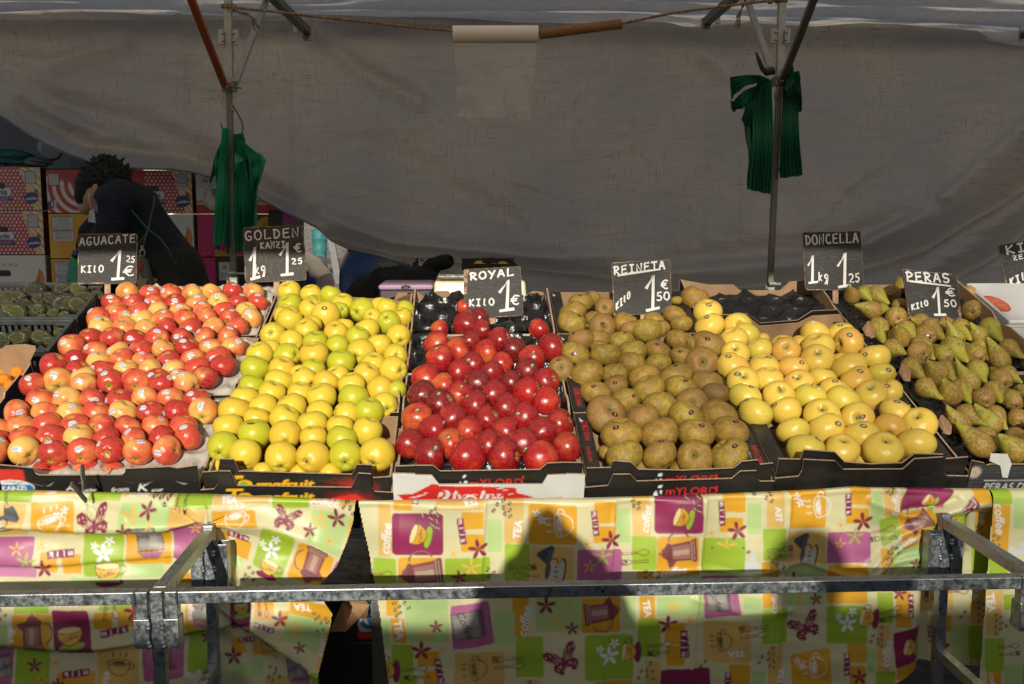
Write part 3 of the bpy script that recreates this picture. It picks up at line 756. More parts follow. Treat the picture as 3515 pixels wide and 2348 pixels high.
qd(F2, ORNG, (240, 842), (640, 855), (690, 1010), (290, 985)); qd(F2, PALE, (1200, 862), (1602, 885), (1480, 1280), (1160, 1170)); qd(F2, TAN, (1580, 900), (1640, 900), (1620, 1300), (1520, 1270)); qd(F2, LIME, (725, 1010), (1050, 1120), (905, 1530), (610, 1400)); qd(F2, ORNG, (1085, 1158), (1440, 1290), (1350, 1568), (955, 1500)); qd(F2, VIOL, (1460, 1320), (1570, 1355), (1450, 1600), (1320, 1568))
qd(F2, ORNG, (305, 1068), (370, 1065), (380, 1210), (365, 1230)); qd(F2, ORNG, (440, 1145), (605, 1185), (560, 1365), (435, 1310)); qd(F2, PALE, (400, 1330), (510, 1350), (500, 1440), (400, 1430)); qd(F2, ORNG, (365, 1405), (440, 1410), (440, 1540), (385, 1540))
wcup(F2, 470, 930, 190, 5); butterfly(F2, 945, 950, 250, -20); flower(F2, 1285, 960, 105, YELO, .2, TAN); flower(F2, 1450, 930, 95, MARO, .5); flower(F2, 1183, 1055, 68, MARO, .3); flower(F2, 1380, 1143, 58, YELO, .1, MARO); flower(F2, 300, 1005, 55, YELO, .2, MARO); flower(F2, 66, 1028, 65, YELO, .3)
wflowers(F2, 797, 1265, 90); teapot(F2, 1215, 1375, 330, 160); milk(F2, (545, 1150), (395, 1105), 62, 160); cup(F2, 775, 1425, 190, -25, MAGE); beans(F2, 20, (583, 1430), (620, 1480), (545, 1505), (575, 1525), (525, 1540), (625, 1550))
# left cloth below the rail
sq(F6, LIME, (95, 280, 310, 365), (620, 270, 810, 350), (105, 590, 320, 850), (1165, 470, 1310, 735)); sq(F6, TAN, (320, 270, 630, 322), (610, 582, 865, 850)); sq(F6, ORNG, (-60, 240, 85, 320), (85, 370, 330, 585), (590, 360, 700, 460), (735, 345, 840, 450), (1150, 270, 1300, 465), (365, 725, 600, 850), (1100, 120, 1180, 190)); txt(F6, 'coffee', 415, 300, 46)
qd(F6, MAGE, (325, 345), (555, 345), (592, 612), (370, 605)); sq(F6, VIOL, (-60, 578, 90, 850)); qd(F6, VIOL, (875, 565), (1135, 508), (1145, 760), (900, 792)); sq(F6, PALE, (910, 470, 1050, 550), (-60, 440, 60, 560), (440, 150, 750, 175))
teapot(F6, 220, 485, 210, 4); cup(F6, 450, 500, 150, 4); jar(F6, 15, 680, 170, 10); wcup(F6, 740, 700, 140, 0, DKBR); jar(F6, 1262, 360, 190, 175); teapot(F6, 1010, 650, 200, 180); milk(F6, (655, 488), (778, 463), 44, 4); milk(F6, (540, 728), (422, 738), 44, 182)
beans(F6, 12, (30, 305), (72, 308), (10, 345), (42, 378), (10, 402)); txt(F6, 'coffee', 85, 465, 44, deg=-80); txt(F6, 'offee', 1185, 355, 40, deg=-85); txt(F6, 'TEA', 665, 765, 34, deg=85, shear=0, bold=.03)
flower(F6, 830, 365, 62, MARO, .4); flower(F6, 855, 480, 36, YELO, .2, MARO); flower(F6, 225, 683, 46, MARO, .3); flower(F6, 275, 770, 52, YELO, .1); flower(F6, 353, 672, 36, YELO, .1, MARO); flower(F6, 1280, 530, 42, MARO, .2); flower(F6, 375, 795, 40, MARO, .3)
fork(F6, 660, 340, 150, -98); spoon(F6, 712, 335, 140, 98); butterfly(F6, 1210, 760, 90, 10, (.55, .60, .68))
sq(F6, MAGE, (1430, 290, 1560, 470)); sq(F6, ORNG, (1580, 285, 1700, 400), (1735, 350, 1800, 440)); qd(F6, ORNG, (1800, 280), (2065, 280), (2065, 400), (1800, 365)); qd(F6, PALE, (1790, 370), (2055, 405), (1985, 600), (1750, 520)); qd(F6, TAN, (2030, 440), (2065, 440), (2020, 700), (1965, 680)); qd(F6, VIOL, (1745, 608), (1925, 690), (1925, 850), (1835, 850)); sq(F6, LIME, (1935, 700, 1990, 850)); txt(F6, 'TEA', 1880, 322, 46, deg=183, shear=0, bold=.03)
qd(F6, ORNG, (1430, 535), (1510, 520), (1530, 610), (1440, 620)); qd(F6, ORNG, (1560, 545), (1690, 640), (1660, 650), (1570, 630)); qd(F6, TAN, (1565, 500), (1720, 615), (1720, 680), (1600, 600)); sq(F6, PALE, (1440, 665, 1630, 750)); qd(F6, TAN, (1650, 760), (1800, 770), (1800, 850), (1650, 850))
cup(F6, 1500, 340, 95, 4); milk(F6, (1600, 430), (1690, 462), 32, -18); milk(F6, (1560, 540), (1492, 535), 30, 186); jar(F6, 1840, 745, 170, 190); flower(F6, 1740, 400, 52, MARO, .3); flower(F6, 1830, 460, 60, YELO, .2, TAN); flower(F6, 1865, 570, 38, MARO, .5); flower(F6, 1748, 520, 30, YELO, .2, MARO); flower(F6, 1450, 635, 56, MARO, .4); flower(F6, 1425, 490, 40, YELO, .2)
beans(F6, 12, (1957, 352), (1985, 365), (2028, 375), (1965, 385), (2000, 405), (2040, 400), (2012, 448), (1975, 460), (1670, 712), (1708, 725), (1700, 750), (1665, 768), (1730, 770), (1690, 790)); txt(F6, 'coffee', 2010, 550, 42, deg=-100); fork(F6, 1610, 330, 100, 95); spoon(F6, 1655, 335, 100, 95); wcup(F6, 1655, 590, 90, -30, DKBR)
# ---- middle cloth (print turned a quarter)
sq(F3, TAN, (-5, 800, 118, 1320), (560, 745, 1035, 850), (1230, 745, 1418, 1188), (1490, 1218, 1910, 1640)); sq(F3, MAGE, (128, 890, 632, 1295)); sq(F3, ORNG, (140, 745, 330, 862), (810, 875, 1030, 1040), (805, 1092, 1028, 1262), (190, 1318, 625, 1640), (1465, 800, 1938, 1195)); sq(F3, PALE, (1060, 955, 1205, 1275)); sq(F3, LIME, (-60, 1335, 172, 1640), (648, 1322, 1090, 1560), (1233, 1195, 1478, 1560)); sq(F3, VIOL, (1940, 1245, 2380, 1580))
txt(F3, 'coffee', 68, 1140, 95, deg=84); txt(F3, 'TEA', 900, 782, 60, deg=186, shear=0, bold=.03); txt(F3, 'TEA', 1360, 1050, 80, deg=84, shear=0, bold=.03); cup(F3, 395, 1100, 215, 72, LIME, ORNG); milk(F3, (798, 965), (828, 1155), 66, -87); milk(F3, (358, 775), (358, 775), 60, -90, 'u'); wcup(F3, 1800, 1000, 240, 97); flower(F3, 1548, 893, 42, WHIT, .2); flower(F3, 1598, 955, 48, WHIT, .5)
teapot(F3, 430, 1470, 400, 97); plate(F3, 1700, 1400, 330, 82); fork(F3, 1410, 1425, 265, 183); spoon(F3, 1450, 1500, 250, -2); spoon(F3, 10, 1495, 240, 185); flower(F3, 975, 1238, 100, MARO, .5); flower(F3, 735, 1278, 58, YELO, .2, MARO); flower(F3, 905, 1420, 105, YELO, .3, TAN); flower(F3, 790, 1515, 78, MARO, .5); flower(F3, 2190, 1315, 100, LIME, .3, TAN); flower(F3, 2063, 1410, 68, YELO, .2); flower(F3, 2035, 1190, 62, YELO, .3, MARO)
beans(F3, 24, (430, 905), (512, 872), (555, 838), (568, 898), (512, 938), (570, 965), (525, 1000), (575, 1028), (1125, 870), (1160, 808), (1222, 775), (1280, 800), (1222, 845), (1282, 870), (1235, 902), (1287, 928), (1065, 1448), (1125, 1478), (1082, 1512)); butterfly(F3, 1180, 1600, 130, 20, (.55, .60, .68))
sq(F4, ORNG, (110, 780, 330, 985), (105, 1015, 315, 1178), (725, 1118, 1140, 1500), (1375, 703, 1597, 888), (1345, 940, 1575, 1085), (2025, 640, 2390, 1042), (530, 1460, 690, 1680), (1755, 1365, 1905, 1680)); sq(F4, PALE, (340, 858, 470, 1182), (1615, 790, 1748, 1102), (840, 1490, 1150, 1680), (1990, 1405, 2380, 1680)); sq(F4, TAN, (490, 715, 668, 1117), (1800, 660, 1972, 1035), (2010, 1080, 2390, 1425)); sq(F4, MAGE, (705, 718, 1180, 1090)); sq(F4, LIME, (485, 1117, 722, 1452), (1165, 1138, 1592, 1482), (1765, 1043, 1997, 1352)); sq(F4, VIOL, (1165, 1512, 1530, 1680))
txt(F4, 'coffee', 625, 950, 82, deg=84); cup(F4, 970, 935, 200, 72, LIME, ORNG); milk(F4, (1362, 805), (1372, 990), 62, -87); milk(F4, (110, 890), (130, 1078), 62, -87); teapot(F4, 945, 1265, 355, 95); txt(F4, 'coffee', 890, 1455, 78, deg=6); fork(F4, 515, 1370, 265, 4); spoon(F4, 515, 1280, 265, 184); txt(F4, 'TEA', 1915, 900, 66, deg=96, shear=0, bold=.03, flip=-1); plate(F4, 2200, 1265, 290, 80); fork(F4, 1930, 1245, 265, 183); spoon(F4, 1940, 1305, 255, 2)
flower(F4, 280, 1155, 98, MARO, .5); flower(F4, 1520, 1070, 98, MARO, .5); flower(F4, 35, 1190, 55, YELO, .3, MARO); flower(F4, 1262, 1093, 58, YELO, .2, MARO); flower(F4, 1412, 1220, 105, YELO, .3, TAN); flower(F4, 1282, 1290, 72, MARO, .5); flower(F4, 2075, 1545, 95, MARO, .5); butterfly(F4, 1640, 1400, 190, 30, (.55, .60, .68)); flower(F4, 2097, 730, 42, WHIT, .2); flower(F4, 2140, 795, 46, WHIT, .5)
beans(F4, 22, (495, 772), (555, 802), (507, 828), (553, 855), (1020, 742), (1082, 778), (1140, 742), (1140, 810), (1095, 842), (1140, 868), (1688, 705), (1795, 738), (1840, 705), (1845, 768), (1570, 1245), (1622, 1270), (1572, 1298), (615, 1465), (665, 1490), (615, 1530), (730, 1515), (770, 1555), (1850, 1365), (1900, 1392), (1848, 1428), (1960, 1415), (1900, 1452), (1848, 1490), (1890, 1505))
sq(F5, ORNG, (535, 760, 705, 930), (505, 960, 692, 1092), (1540, 800, 1678, 892), (785, 1290, 880, 1650)); wcup(F5, 300, 945, 190, 97); sq(F5, PALE, (700, 835, 797, 1098), (885, 1250, 1150, 1490)); sq(F5, TAN, (808, 765, 972, 1028)); P_.rrect([cz(F5, *p) for p in ((1010, 785), (1395, 803), (1290, 945), (922, 978))], MAGE, .1); sq(F5, VIOL, (350, 1160, 712, 1415)); qd(F5, LIME, (780, 1060), (920, 1000), (950, 1160), (800, 1285)); qd(F5, ORNG, (930, 1000), (1205, 965), (1195, 1215), (960, 1300)); qd(F5, LIME, (1205, 985), (1540, 990), (1530, 1200), (1180, 1210))
txt(F5, 'coffee', 910, 905, 70, deg=78); cup(F5, 1180, 895, 120, 55, LIME, ORNG); milk(F5, (1525, 880), (1440, 945), 46, -50); milk(F5, (522, 862), (522, 1000), 52, -88); teapot(F5, 1080, 1065, 215, 115); txt(F5, 'coffee', 1010, 1222, 60, deg=18); fork(F5, 810, 1210, 210, 8); spoon(F5, 810, 1150, 210, 195); flower(F5, 645, 1075, 86, MARO, .5); flower(F5, 460, 1105, 48, YELO, .2, MARO); flower(F5, 582, 1200, 80, LIME, .3, TAN); flower(F5, 455, 1265, 55, YELO, .2); flower(F5, 1530, 965, 80, MARO, .1); flower(F5, 1400, 1040, 60, YELO, .3); flower(F5, 1065, 1410, 52, MARO, .4); flower(F5, 980, 1500, 60, YELO, .2)
sq(F5, VIOL, (1160, 1255, 1450, 1520)); jar(F5, 1400, 1420, 190, -90); beans(F5, 18, (1500, 1030), (1540, 1058), (1503, 1080), (848, 822), (890, 808), (876, 842), (870, 1280), (840, 1315), (870, 1330), (925, 1325), (908, 1285), (840, 1370), (868, 1380), (838, 1412)); txt(F5, 'TEA', 840, 1490, 52, deg=84, shear=0, bold=.03)
# middle cloth below the rail
sq(F7, ORNG, (245, 280, 330, 425), (1095, 280, 1200, 560), (1550, 300, 1820, 535), (1950, 290, 2050, 447), (455, 655, 600, 760), (500, 790, 600, 930), (2120, 470, 2250, 592), (2130, 622, 2242, 757), (1650, 860, 1900, 930)); qd(F7, ORNG, (270, 440), (365, 440), (388, 605), (300, 608)); qd(F7, PALE, (362, 300), (660, 300), (668, 595), (388, 595)); sq(F7, PALE, (970, 392, 1110, 618), (1250, 290, 1560, 530), (1835, 300, 1922, 510), (2065, 290, 2400, 422), (190, 450, 270, 655)); qd(F7, VIOL, (675, 350), (935, 320), (975, 610), (695, 645)); sq(F7, LIME, (280, 615, 430, 815), (1115, 560, 1302, 832), (1580, 550, 1907, 852), (1935, 443, 2090, 702), (330, 820, 450, 930)); sq(F7, TAN, (705, 665, 1040, 930), (1990, 730, 2090, 930), (1180, 845, 1280, 930)); sq(F7, MAGE, (2125, 780, 2420, 930))
jar(F7, 820, 475, 270, -83); wcup(F7, 860, 780, 155, 97, DKBR); fork(F7, 1065, 712, 215, 3); spoon(F7, 1075, 765, 205, 187); txt(F7, 'coffee', 1175, 455, 66, deg=80); txt(F7, 'TEA', 330, 515, 56, deg=-80, shear=0, bold=.03); txt(F7, 'TEA', 2000, 375, 50, deg=-80, shear=0, bold=.03); teapot(F7, 1690, 400, 235, -83); butterfly(F7, 1440, 725, 230, 25); wflowers(F7, 1745, 695, 68); cup(F7, 1880, 670, 140, 84, MAGE); cup(F7, 250, 800, 150, 82, MAGE); fork(F7, 450, 835, 175, 3); spoon(F7, 440, 780, 165, 187); fork(F7, 2090, 672, 175, 6); spoon(F7, 2085, 618, 170, 187)
milk(F7, (615, 855), (590, 730), 46, 84); milk(F7, (2262, 678), (2250, 548), 46, 84); flower(F7, 482, 655, 68, MARO, .3); flower(F7, 2140, 482, 68, MARO, .3); flower(F7, 620, 645, 40, YELO, .2, MARO); flower(F7, 2282, 458, 40, YELO, .2, MARO); flower(F7, 515, 545, 66, YELO, .2, TAN); flower(F7, 583, 490, 46, MARO, .4); flower(F7, 1320, 350, 68, MARO, .3); flower(F7, 1470, 350, 36, YELO, .2, MARO); flower(F7, 1398, 460, 70, YELO, .2, TAN); flower(F7, 1495, 508, 48, MARO, .4); flower(F7, 2180, 362, 58, YELO, .2, TAN)
beans(F7, 15, (298, 338), (335, 358), (305, 382), (340, 400), (315, 422), (398, 368), (370, 330), (2025, 748), (1962, 800), (2000, 792), (2038, 800), (2002, 832), (1945, 846), (2042, 852), (1212, 862), (1138, 205), (1178, 225))
sq(F8, LIME, (205, -30, 497, 132), (605, 360, 777, 592), (1050, 360, 1317, 612), (1380, 265, 1482, 470), (1370, 790, 1500, 930)); sq(F8, ORNG, (610, 55, 720, 205), (1050, 88, 1320, 345), (610, 270, 717, 357), (1500, 260, 1602, 492), (1185, 610, 1312, 732), (1200, 757, 1302, 930), (390, 730, 525, 860), (0, 470, 100, 605), (5, 625, 95, 745), (1510, 730, 1680, 850)); sq(F8, PALE, (765, 80, 1042, 350), (490, 290, 602, 412), (540, 775, 625, 930), (1315, 640, 1370, 800)); sq(F8, VIOL, (1050, -30, 1325, 75), (205, 153, 458, 205)); sq(F8, TAN, (225, 452, 527, 722), (1380, 480, 1462, 795), (645, 605, 747, 930)); qd(F8, VIOL, (222, 260), (450, 260), (472, 405), (232, 440)); qd(F8, MAGE, (1482, 535), (1684, 480), (1684, 705), (1500, 768)); qd(F8, MAGE, (-60, 780), (262, 755), (270, 930), (-60, 930)); qd(F8, ORNG, (805, 680), (1070, 638), (1080, 930), (815, 930))
jar(F8, 340, 320, 200, -85); wcup(F8, 355, 585, 130, 95, DKBR); txt(F8, 'TEA', 435, 660, 46, deg=186, shear=0, bold=.03); fork(F8, 550, 492, 200, 4); spoon(F8, 555, 538, 190, 187); butterfly(F8, 910, 505, 215, 25); wflowers(F8, 1190, 480, 62); cup(F8, 1318, 440, 135, 80, MAGE); cup(F8, 1600, 630, 120, 80); wcup(F8, 985, 765, 150, 97); milk(F8, (90, 672), (90, 538), 46, 84); milk(F8, (1600, 410), (1598, 295), 40, 84); milk(F8, (1180, 690), (1180, 800), 42, -86); milk(F8, (380, 800), (380, 920), 42, -86); txt(F8, 'coffee', 690, 310, 50, deg=80); txt(F8, 'coffee', 1440, 670, 58, deg=84); txt(F8, 'TEA', 735, 815, 46, deg=80, shear=0, bold=.03); spoon(F8, 1470, 380, 140, 200); fork(F8, 1465, 430, 145, 20)
flower(F8, 828, 185, 62, MARO, .4); flower(F8, 985, 180, 36, YELO, .2, MARO); flower(F8, 978, 315, 45, MARO, .4); flower(F8, 880, 300, 50, YELO, .2, TAN); flower(F8, 1525, 268, 50, MARO, .2); flower(F8, 130, 455, 38, YELO, .2, MARO); flower(F8, 1262, 830, 56, MARO, .4); flower(F8, 850, 722, 26, WHIT, .3); flower(F8, 880, 758, 26, WHIT, .6)
beans(F8, 13, (675, 55), (708, 78), (672, 98), (748, 90), (708, 115), (668, 140), (703, 152), (678, 625), (648, 655), (605, 678), (585, 718), (648, 697), (685, 715), (685, 660), (685, 752), (657, 740), (1412, 497), (1355, 555), (1408, 545), (1385, 575), (1340, 595), (1408, 580), (1388, 605), (1410, 620), (235, 718), (205, 750))
# recessed strip and right cloth
sq(F8, TAN, (1692, 250, 1962, 445)); sq(F8, ORNG, (1810, 485, 1952, 597), (1825, 630, 1925, 752)); sq(F8, PALE, (1955, 545, 2066, 752)); wcup(F8, 1800, 330, 120, 95, DKBR); txt(F8, 'TEA', 1875, 410, 44, deg=186, shear=0, bold=.03); milk(F8, (1805, 545), (1815, 650), 36, -86); flower(F8, 1895, 705, 58, MARO, .4); beans(F8, 14, (2018, 492), (2045, 460)); spoon(F8, 1990, 320, 160, 182); fork(F8, 1985, 268, 150, 182)
RC = 3371
sq(F5, LIME, (1682, 770, 1842, 908)); sq(F5, PALE, (1850, 852, 2070, 1112)); qd(F5, ORNG, (1682, 915), (1826, 912), (1800, 1305), (1665, 1300)); sq(F5, LIME, (1650, 1318, 1805, 1600)); txt(F5, 'coffee', 1738, 1030, 80, deg=-84); butterfly(F5, 1885, 1290, 130, 20, (.55, .60, .68)); beans(F5, 18, (1690, 1165), (1728, 1190), (1682, 1220), (1726, 1248), (1680, 1278), (1720, 1302), (1910, 1400), (1950, 1380), (1952, 1425))
qd(F8, TAN, (2082, 230), (2190, 230), (2165, 540), (2075, 535)); sq(F8, LIME, (2068, 548, 2197, 772), (2190, 262, 2260, 360)); sq(F8, PALE, (2200, 728, 2420, 930)); sq(F8, ORNG, (2080, 775, 2182, 930)); txt(F8, 'TEA', 2108, 315, 56, deg=-82, shear=0, bold=.03); txt(F8, 'coffee', 2120, 850, 46, deg=-86); spoon(F8, 2230, 605, 150, 182); fork(F8, 2235, 655, 150, 182); beans(F8, 14, (2142, 395), (2172, 408), (2142, 432), (2178, 450), (2140, 475), (2172, 488), (2140, 518), (2210, 470), (2240, 432))

_c = lambda x: int((x - P_.x0) / P_.res)
_n = P_.W - _c(1.262); P_.im[:, _c(1.262):] = P_.im[:, _c(.42):_c(.42) + _n]; _n = _c(-.985); P_.im[:, :_n] = P_.im[:, _c(-.62):_c(-.62) + _n]   # the print runs on beyond the photo
def oil_mat():
    g = NG('oilcloth'); a = g.n('Attribute', {'attribute_name': 'print'}).outputs['Color']; p = g.pos()
    g.P(Base_Color=g.mix(g.rmp(g.noise(7, p, 5), .45, .8, 0, .10), a, (.20, .17, .12)), Roughness=.42)
    g.bump(g.math('ADD', g.noise(420, p, 2), g.math('MULTIPLY', g.noise(30, p, 4), .8)), .12, .0015)
    return g.m
M_OIL = oil_mat()
s2x = lambda *p: [(lambda q: (q.x, q.z))(atY(*d2s(a), CYD)) for a in p]
def fl(fr, *p): return [tuple(cz(fr, *q)) for q in p]
def oilcloth(name, label, x0, x1, zt, off, keep, z0=.10, step=.002):
    xs = np.arange(x0, x1, step); top = np.interp(xs, [p[0] for p in zt], [p[1] for p in zt]) - .0045
    ss = np.concatenate([np.arange(-.009, .012, .0015), np.arange(.012, .78 - z0, step)])
    X, S = np.meshgrid(xs, ss); T = np.repeat(top[None], len(ss), 0)
    r = .008; a = np.clip(S / r, 0, math.pi / 2)
    Z = T - r * (1 - np.cos(a)) - np.maximum(0, S - r * math.pi / 2)
    Yb = CYD + r * (1 - np.sin(a)) + np.maximum(0, -S)
    w_ = np.clip((S + .002) / .02, 0, 1)
    Y = Yb + off(X, Z) * w_
    K = keep(X, Z) & (Z > z0)
    F = grid_faces(len(xs), len(ss), K.ravel()); V = np.stack([X, Y, Z], -1).reshape(-1, 3); C = P_.sample(X.ravel(), Z.ravel())
    V, F, C = compact(V, F, C)
    me = raw_mesh(name, V, F, M_OIL, None, True); set_print(me, C)
    return tag(obj(name, me), label, 'tablecloth', 'printed oilcloths round the table')
def below(pts):                         # x of an edge given as (x, z) points, from the top down
    q = sorted(pts, key=lambda p: p[1]); return lambda Z: np.interp(Z, [p[1] for p in q], [p[0] for p in q])
wr1, wr2, wr3 = wav(10, 8, 26, 31), wav(14, 25, 90, 32), wav(10, 60, 190, 33)
eL = below(s2x((818, 1130), (813, 1190), (801, 1230), (776, 1290), (730, 1340), (748, 1362), (766, 1395), (762, 1425), (736, 1528), (728, 1620)))
eM = below(s2x((817, 1130), (822, 1170), (840, 1250), (858, 1345), (870, 1420), (892, 1600)))
def offL(X, Z):
    o = .007 * wr1(X, Z, .6, 1.3) + .0024 * wr2(X, Z, .5, 1.6) + .0007 * wr3(X, Z, .6, 1.2) - .004
    o = o - .020 * np.exp(-((Z - .68) / .025) ** 2) * np.clip((-.35 - X) / .2, 0, 1)
    for fr_, pts, am, k, fall in ((F1, ((-200, 930), (350, 985), (840, 1010), (1300, 1012), (1800, 985), (2250, 870)), .011, .0035, .05), (F1, ((-300, 1405), (300, 1400), (700, 1390), (1000, 1350), (1700, 1300)), .004, .003, .03), (F6, ((0, 560), (300, 585), (640, 590), (900, 555), (1300, 470)), .008, .004, .05), (F2, ((300, 1060), (380, 1250), (440, 1450)), -.006, .006, .05), (F6, ((1560, 480), (1730, 600), (1900, 720), (1990, 760)), .016, .004, .06), (F2, ((0, 890), (230, 985), (420, 1040)), .009, .004, .04)):
        d = sdist(X, Z, fl(fr_, *pts)); o = o + am * np.tanh(d / k) * np.exp(-(d / fall) ** 2) * (-1)
    for fr_, pts, wd, am in ((F1, ((960, 690), (900, 800), (760, 980)), .012, .006), (F1, ((970, 690), (1150, 760), (1400, 800)), .010, -.010), (F1, ((960, 700), (1000, 850)), .006, -.006), (F2, ((220, 960), (600, 980), (1100, 1120)), .02, -.012), (F2, ((240, 1000), (330, 1300), (420, 1560)), .012, -.01), (F2, ((1650, 800), (1560, 1200), (1300, 1560)), .05, -.02), (F6, ((1330, 430), (1500, 520), (1560, 800)), .02, -.012), (F6, ((2060, 300), (1990, 800)), .04, -.018), (F1, ((1900, 780), (2195, 850)), .010, .010)):
        o = o + am * np.exp(-(segdist(X, Z, fl(fr_, *pts)) / wd) ** 2)
    return np.minimum(o, .012)
ztL = [(-1.5, atY(0, 1683, CYD).z)] + [(atY(*q, CYD).x, atY(*q, CYD).z) for q in ((0, 1683), (120, 1683), (310, 1689), (700, 1695), (930, 1704), (1225, 1717))]
oilcloth('oilcloth', 'left printed oilcloth with butterflies and upside down words, bunched over the table edge', -1.40, -.17, ztL, offL, lambda X, Z: X < eL(Z))
xc, xc2 = atY(3172, 2200, CYD).x, atY(3336, 1850, CYD).x
def offM(X, Z):
    o = .0055 * wr1(X, Z, 1.2, .6) + .0018 * wr2(X, Z, .4, 1.3) + .0009 * wr3(X, Z, .35, 1.4) * np.clip((X - .2) / .5, 0, 1)
    for x_ in (1655, 2100, 2410, 2700):
        q = atY(x_, 1900, CYD).x; o = o - .004 * np.exp(-((X - q - .06 * (Z - .6)) / .004) ** 2) + .004 * np.tanh((X - q - .06 * (Z - .6)) / .02) * np.exp(-((X - q) / .07) ** 2)
    for fr_, pts, wd, am in ((F5, ((1230, 1040), (1000, 1000), (720, 900)), .012, -.010), (F5, ((1230, 1050), (950, 1180), (700, 1480)), .012, -.009), (F5, ((1200, 1100), (900, 1330), (720, 1560)), .006, -.006), (F5, ((1240, 1000), (1350, 960), (1640, 880)), .014, -.018), (F5, ((970, 980), (1270, 940), (1400, 880)), .007, .012), (F4, ((700, 1500), (1200, 1440), (1600, 1500), (2000, 1440)), .006, -.003), (F8, ((160, 300), (480, 400), (800, 380)), .008, -.004), (F8, ((700, 100), (900, 60), (1200, 170), (1380, 160)), .006, -.004), (F8, ((1340, 160), (1500, 60), (1640, 20)), .008, -.006)):
        o = o + am * np.exp(-(segdist(X, Z, fl(fr_, *pts)) / wd) ** 2)
    x_ = xc + (xc2 - xc) * np.clip((Z - .545) / .03, 0, 1)
    rec = 1 / (1 + np.exp(-(X - x_) / .008)) * np.clip((.69 - Z) / .03, 0, 1)
    return o + .06 * rec + .01 * np.clip((-.14 - X) / .05, 0, 1)
ztM = [(atY(*q, CYD).x, atY(*q, CYD).z) for q in ((1220, 1717), (1300, 1718), (1510, 1714), (1790, 1710), (2000, 1709), (2385, 1699), (2800, 1680), (2940, 1669), (2990, 1672), (3239, 1675), (3396, 1677), (3600, 1677))]
zh = [cz(Z6, *p) for p in ((-100, 1600), (0, 1545), (180, 1432), (320, 1465), (700, 1508))]
hem = lambda X: np.where(X < zh[0][0], -1, np.interp(X, [p[0] for p in zh], [p[1] for p in zh]))
xr2 = atY(3392, 1800, CYD).x
oilcloth('oilcloth', 'middle printed oilcloth with cups and coffee pots turned sideways, above the long steel rail', -.26, 1.28, ztM, offM, lambda X, Z: (X > eM(Z)) & (X < xr2 + .09 * np.clip((.70 - Z) / .03, 0, 1)) & (Z > hem(X)))
xr1 = atY(RC, 1900, CYD).x
oilcloth('oilcloth', 'right printed oilcloth reading coffee downwards, cut by the right photo edge', xr1 - .012, 1.60, [(0, atY(3420, 1677, CYD).z), (2, atY(3420, 1677, CYD).z)], lambda X, Z: -.012 + .004 * wr1(X, Z, 1.5, .5) + .0008 * wr2(X, Z, .5, 1.2), lambda X, Z: X > xr1 + .012 - .05 * (.75 - Z) * .4)

# ------------------------------------------------------------------ steel trestles in front
M_GALV = steel('galvanised_steel', (.37, .405, .43), .34, .92, (.18, .175, .16), .14)
def hframe(label, X, sleeves):
    t = thing('trestle_frame', label, 'trestle', (X, 1.65, 0), 'steel trestle frames before the cloth')
    zt, w_ = .680, .021
    m = MB(); m.bar((X, 1.648, 0), (X, 1.648, zt), w_); m.build('leg', M_GALV, t, bevel=.0015)
    m = MB(); m.bar((X, 1.992, 0), (X, 1.992, zt + .006), w_); m.build('leg', M_GALV, t, bevel=.0015)
    m = MB(); m.bar((X, 1.6595, zt - .011), (X, 1.9805, zt - .011), .022, .0225, (1, 0, 0)); m.build('side_rail', M_GALV, t, bevel=.0015)
    zl = atY(732, 2280, 2.0).z
    m = MB(); m.bar((X, 1.6595, zl), (X, 1.9805, zl), .020, .021, (1, 0, 0)); m.build('lower_rail', M_GALV, t, bevel=.0015)
    for s, y in sleeves:
        zz = zt - (.0 if y < 1.8 else .033)
        x0 = X + s * .0118; x1 = X + s * .037; x0, x1 = min(x0, x1), max(x0, x1); h = .098 if y < 1.8 else .09
        m = MB()
        for (a, b, c, d) in ((x0, x1, y - .016, y - .0135), (x0, x1, y + .0135, y + .016), (x0, x0 + .0025, y - .0133, y + .0133), (x1 - .0025, x1, y - .0133, y + .0133)): m.box(a, b, c, d, zz - h, zz - (.047 if y < 1.8 else 0))
        m.build('sleeve', M_GALV, t, bevel=.001)
        m = MB()
        for dz in (.055, .062, .088, .094): m.lathe([(0, -.004), (.004, -.002), (.005, 0), (.004, .002), (0, .003)], (X + s * .0118 + .002 * math.sin(dz * 900), y - .0165, zz - dz if y < 1.8 else zz - dz + .04), 8, (0, -1, 0))
        m.build('weld_bead', M_GALV, t, smooth=True)
    return t
XN, XR = -.522, 1.006
hframe('left steel trestle end frame with two welded sleeves, between the two front rails', XN, [(-1, 1.648), (1, 1.648), (-1, 1.995), (1, 1.995)])
hframe('right steel trestle end frame standing before the right oilcloth', XR, [(-1, 1.648), (-1, 1.995), (1, 1.995)])
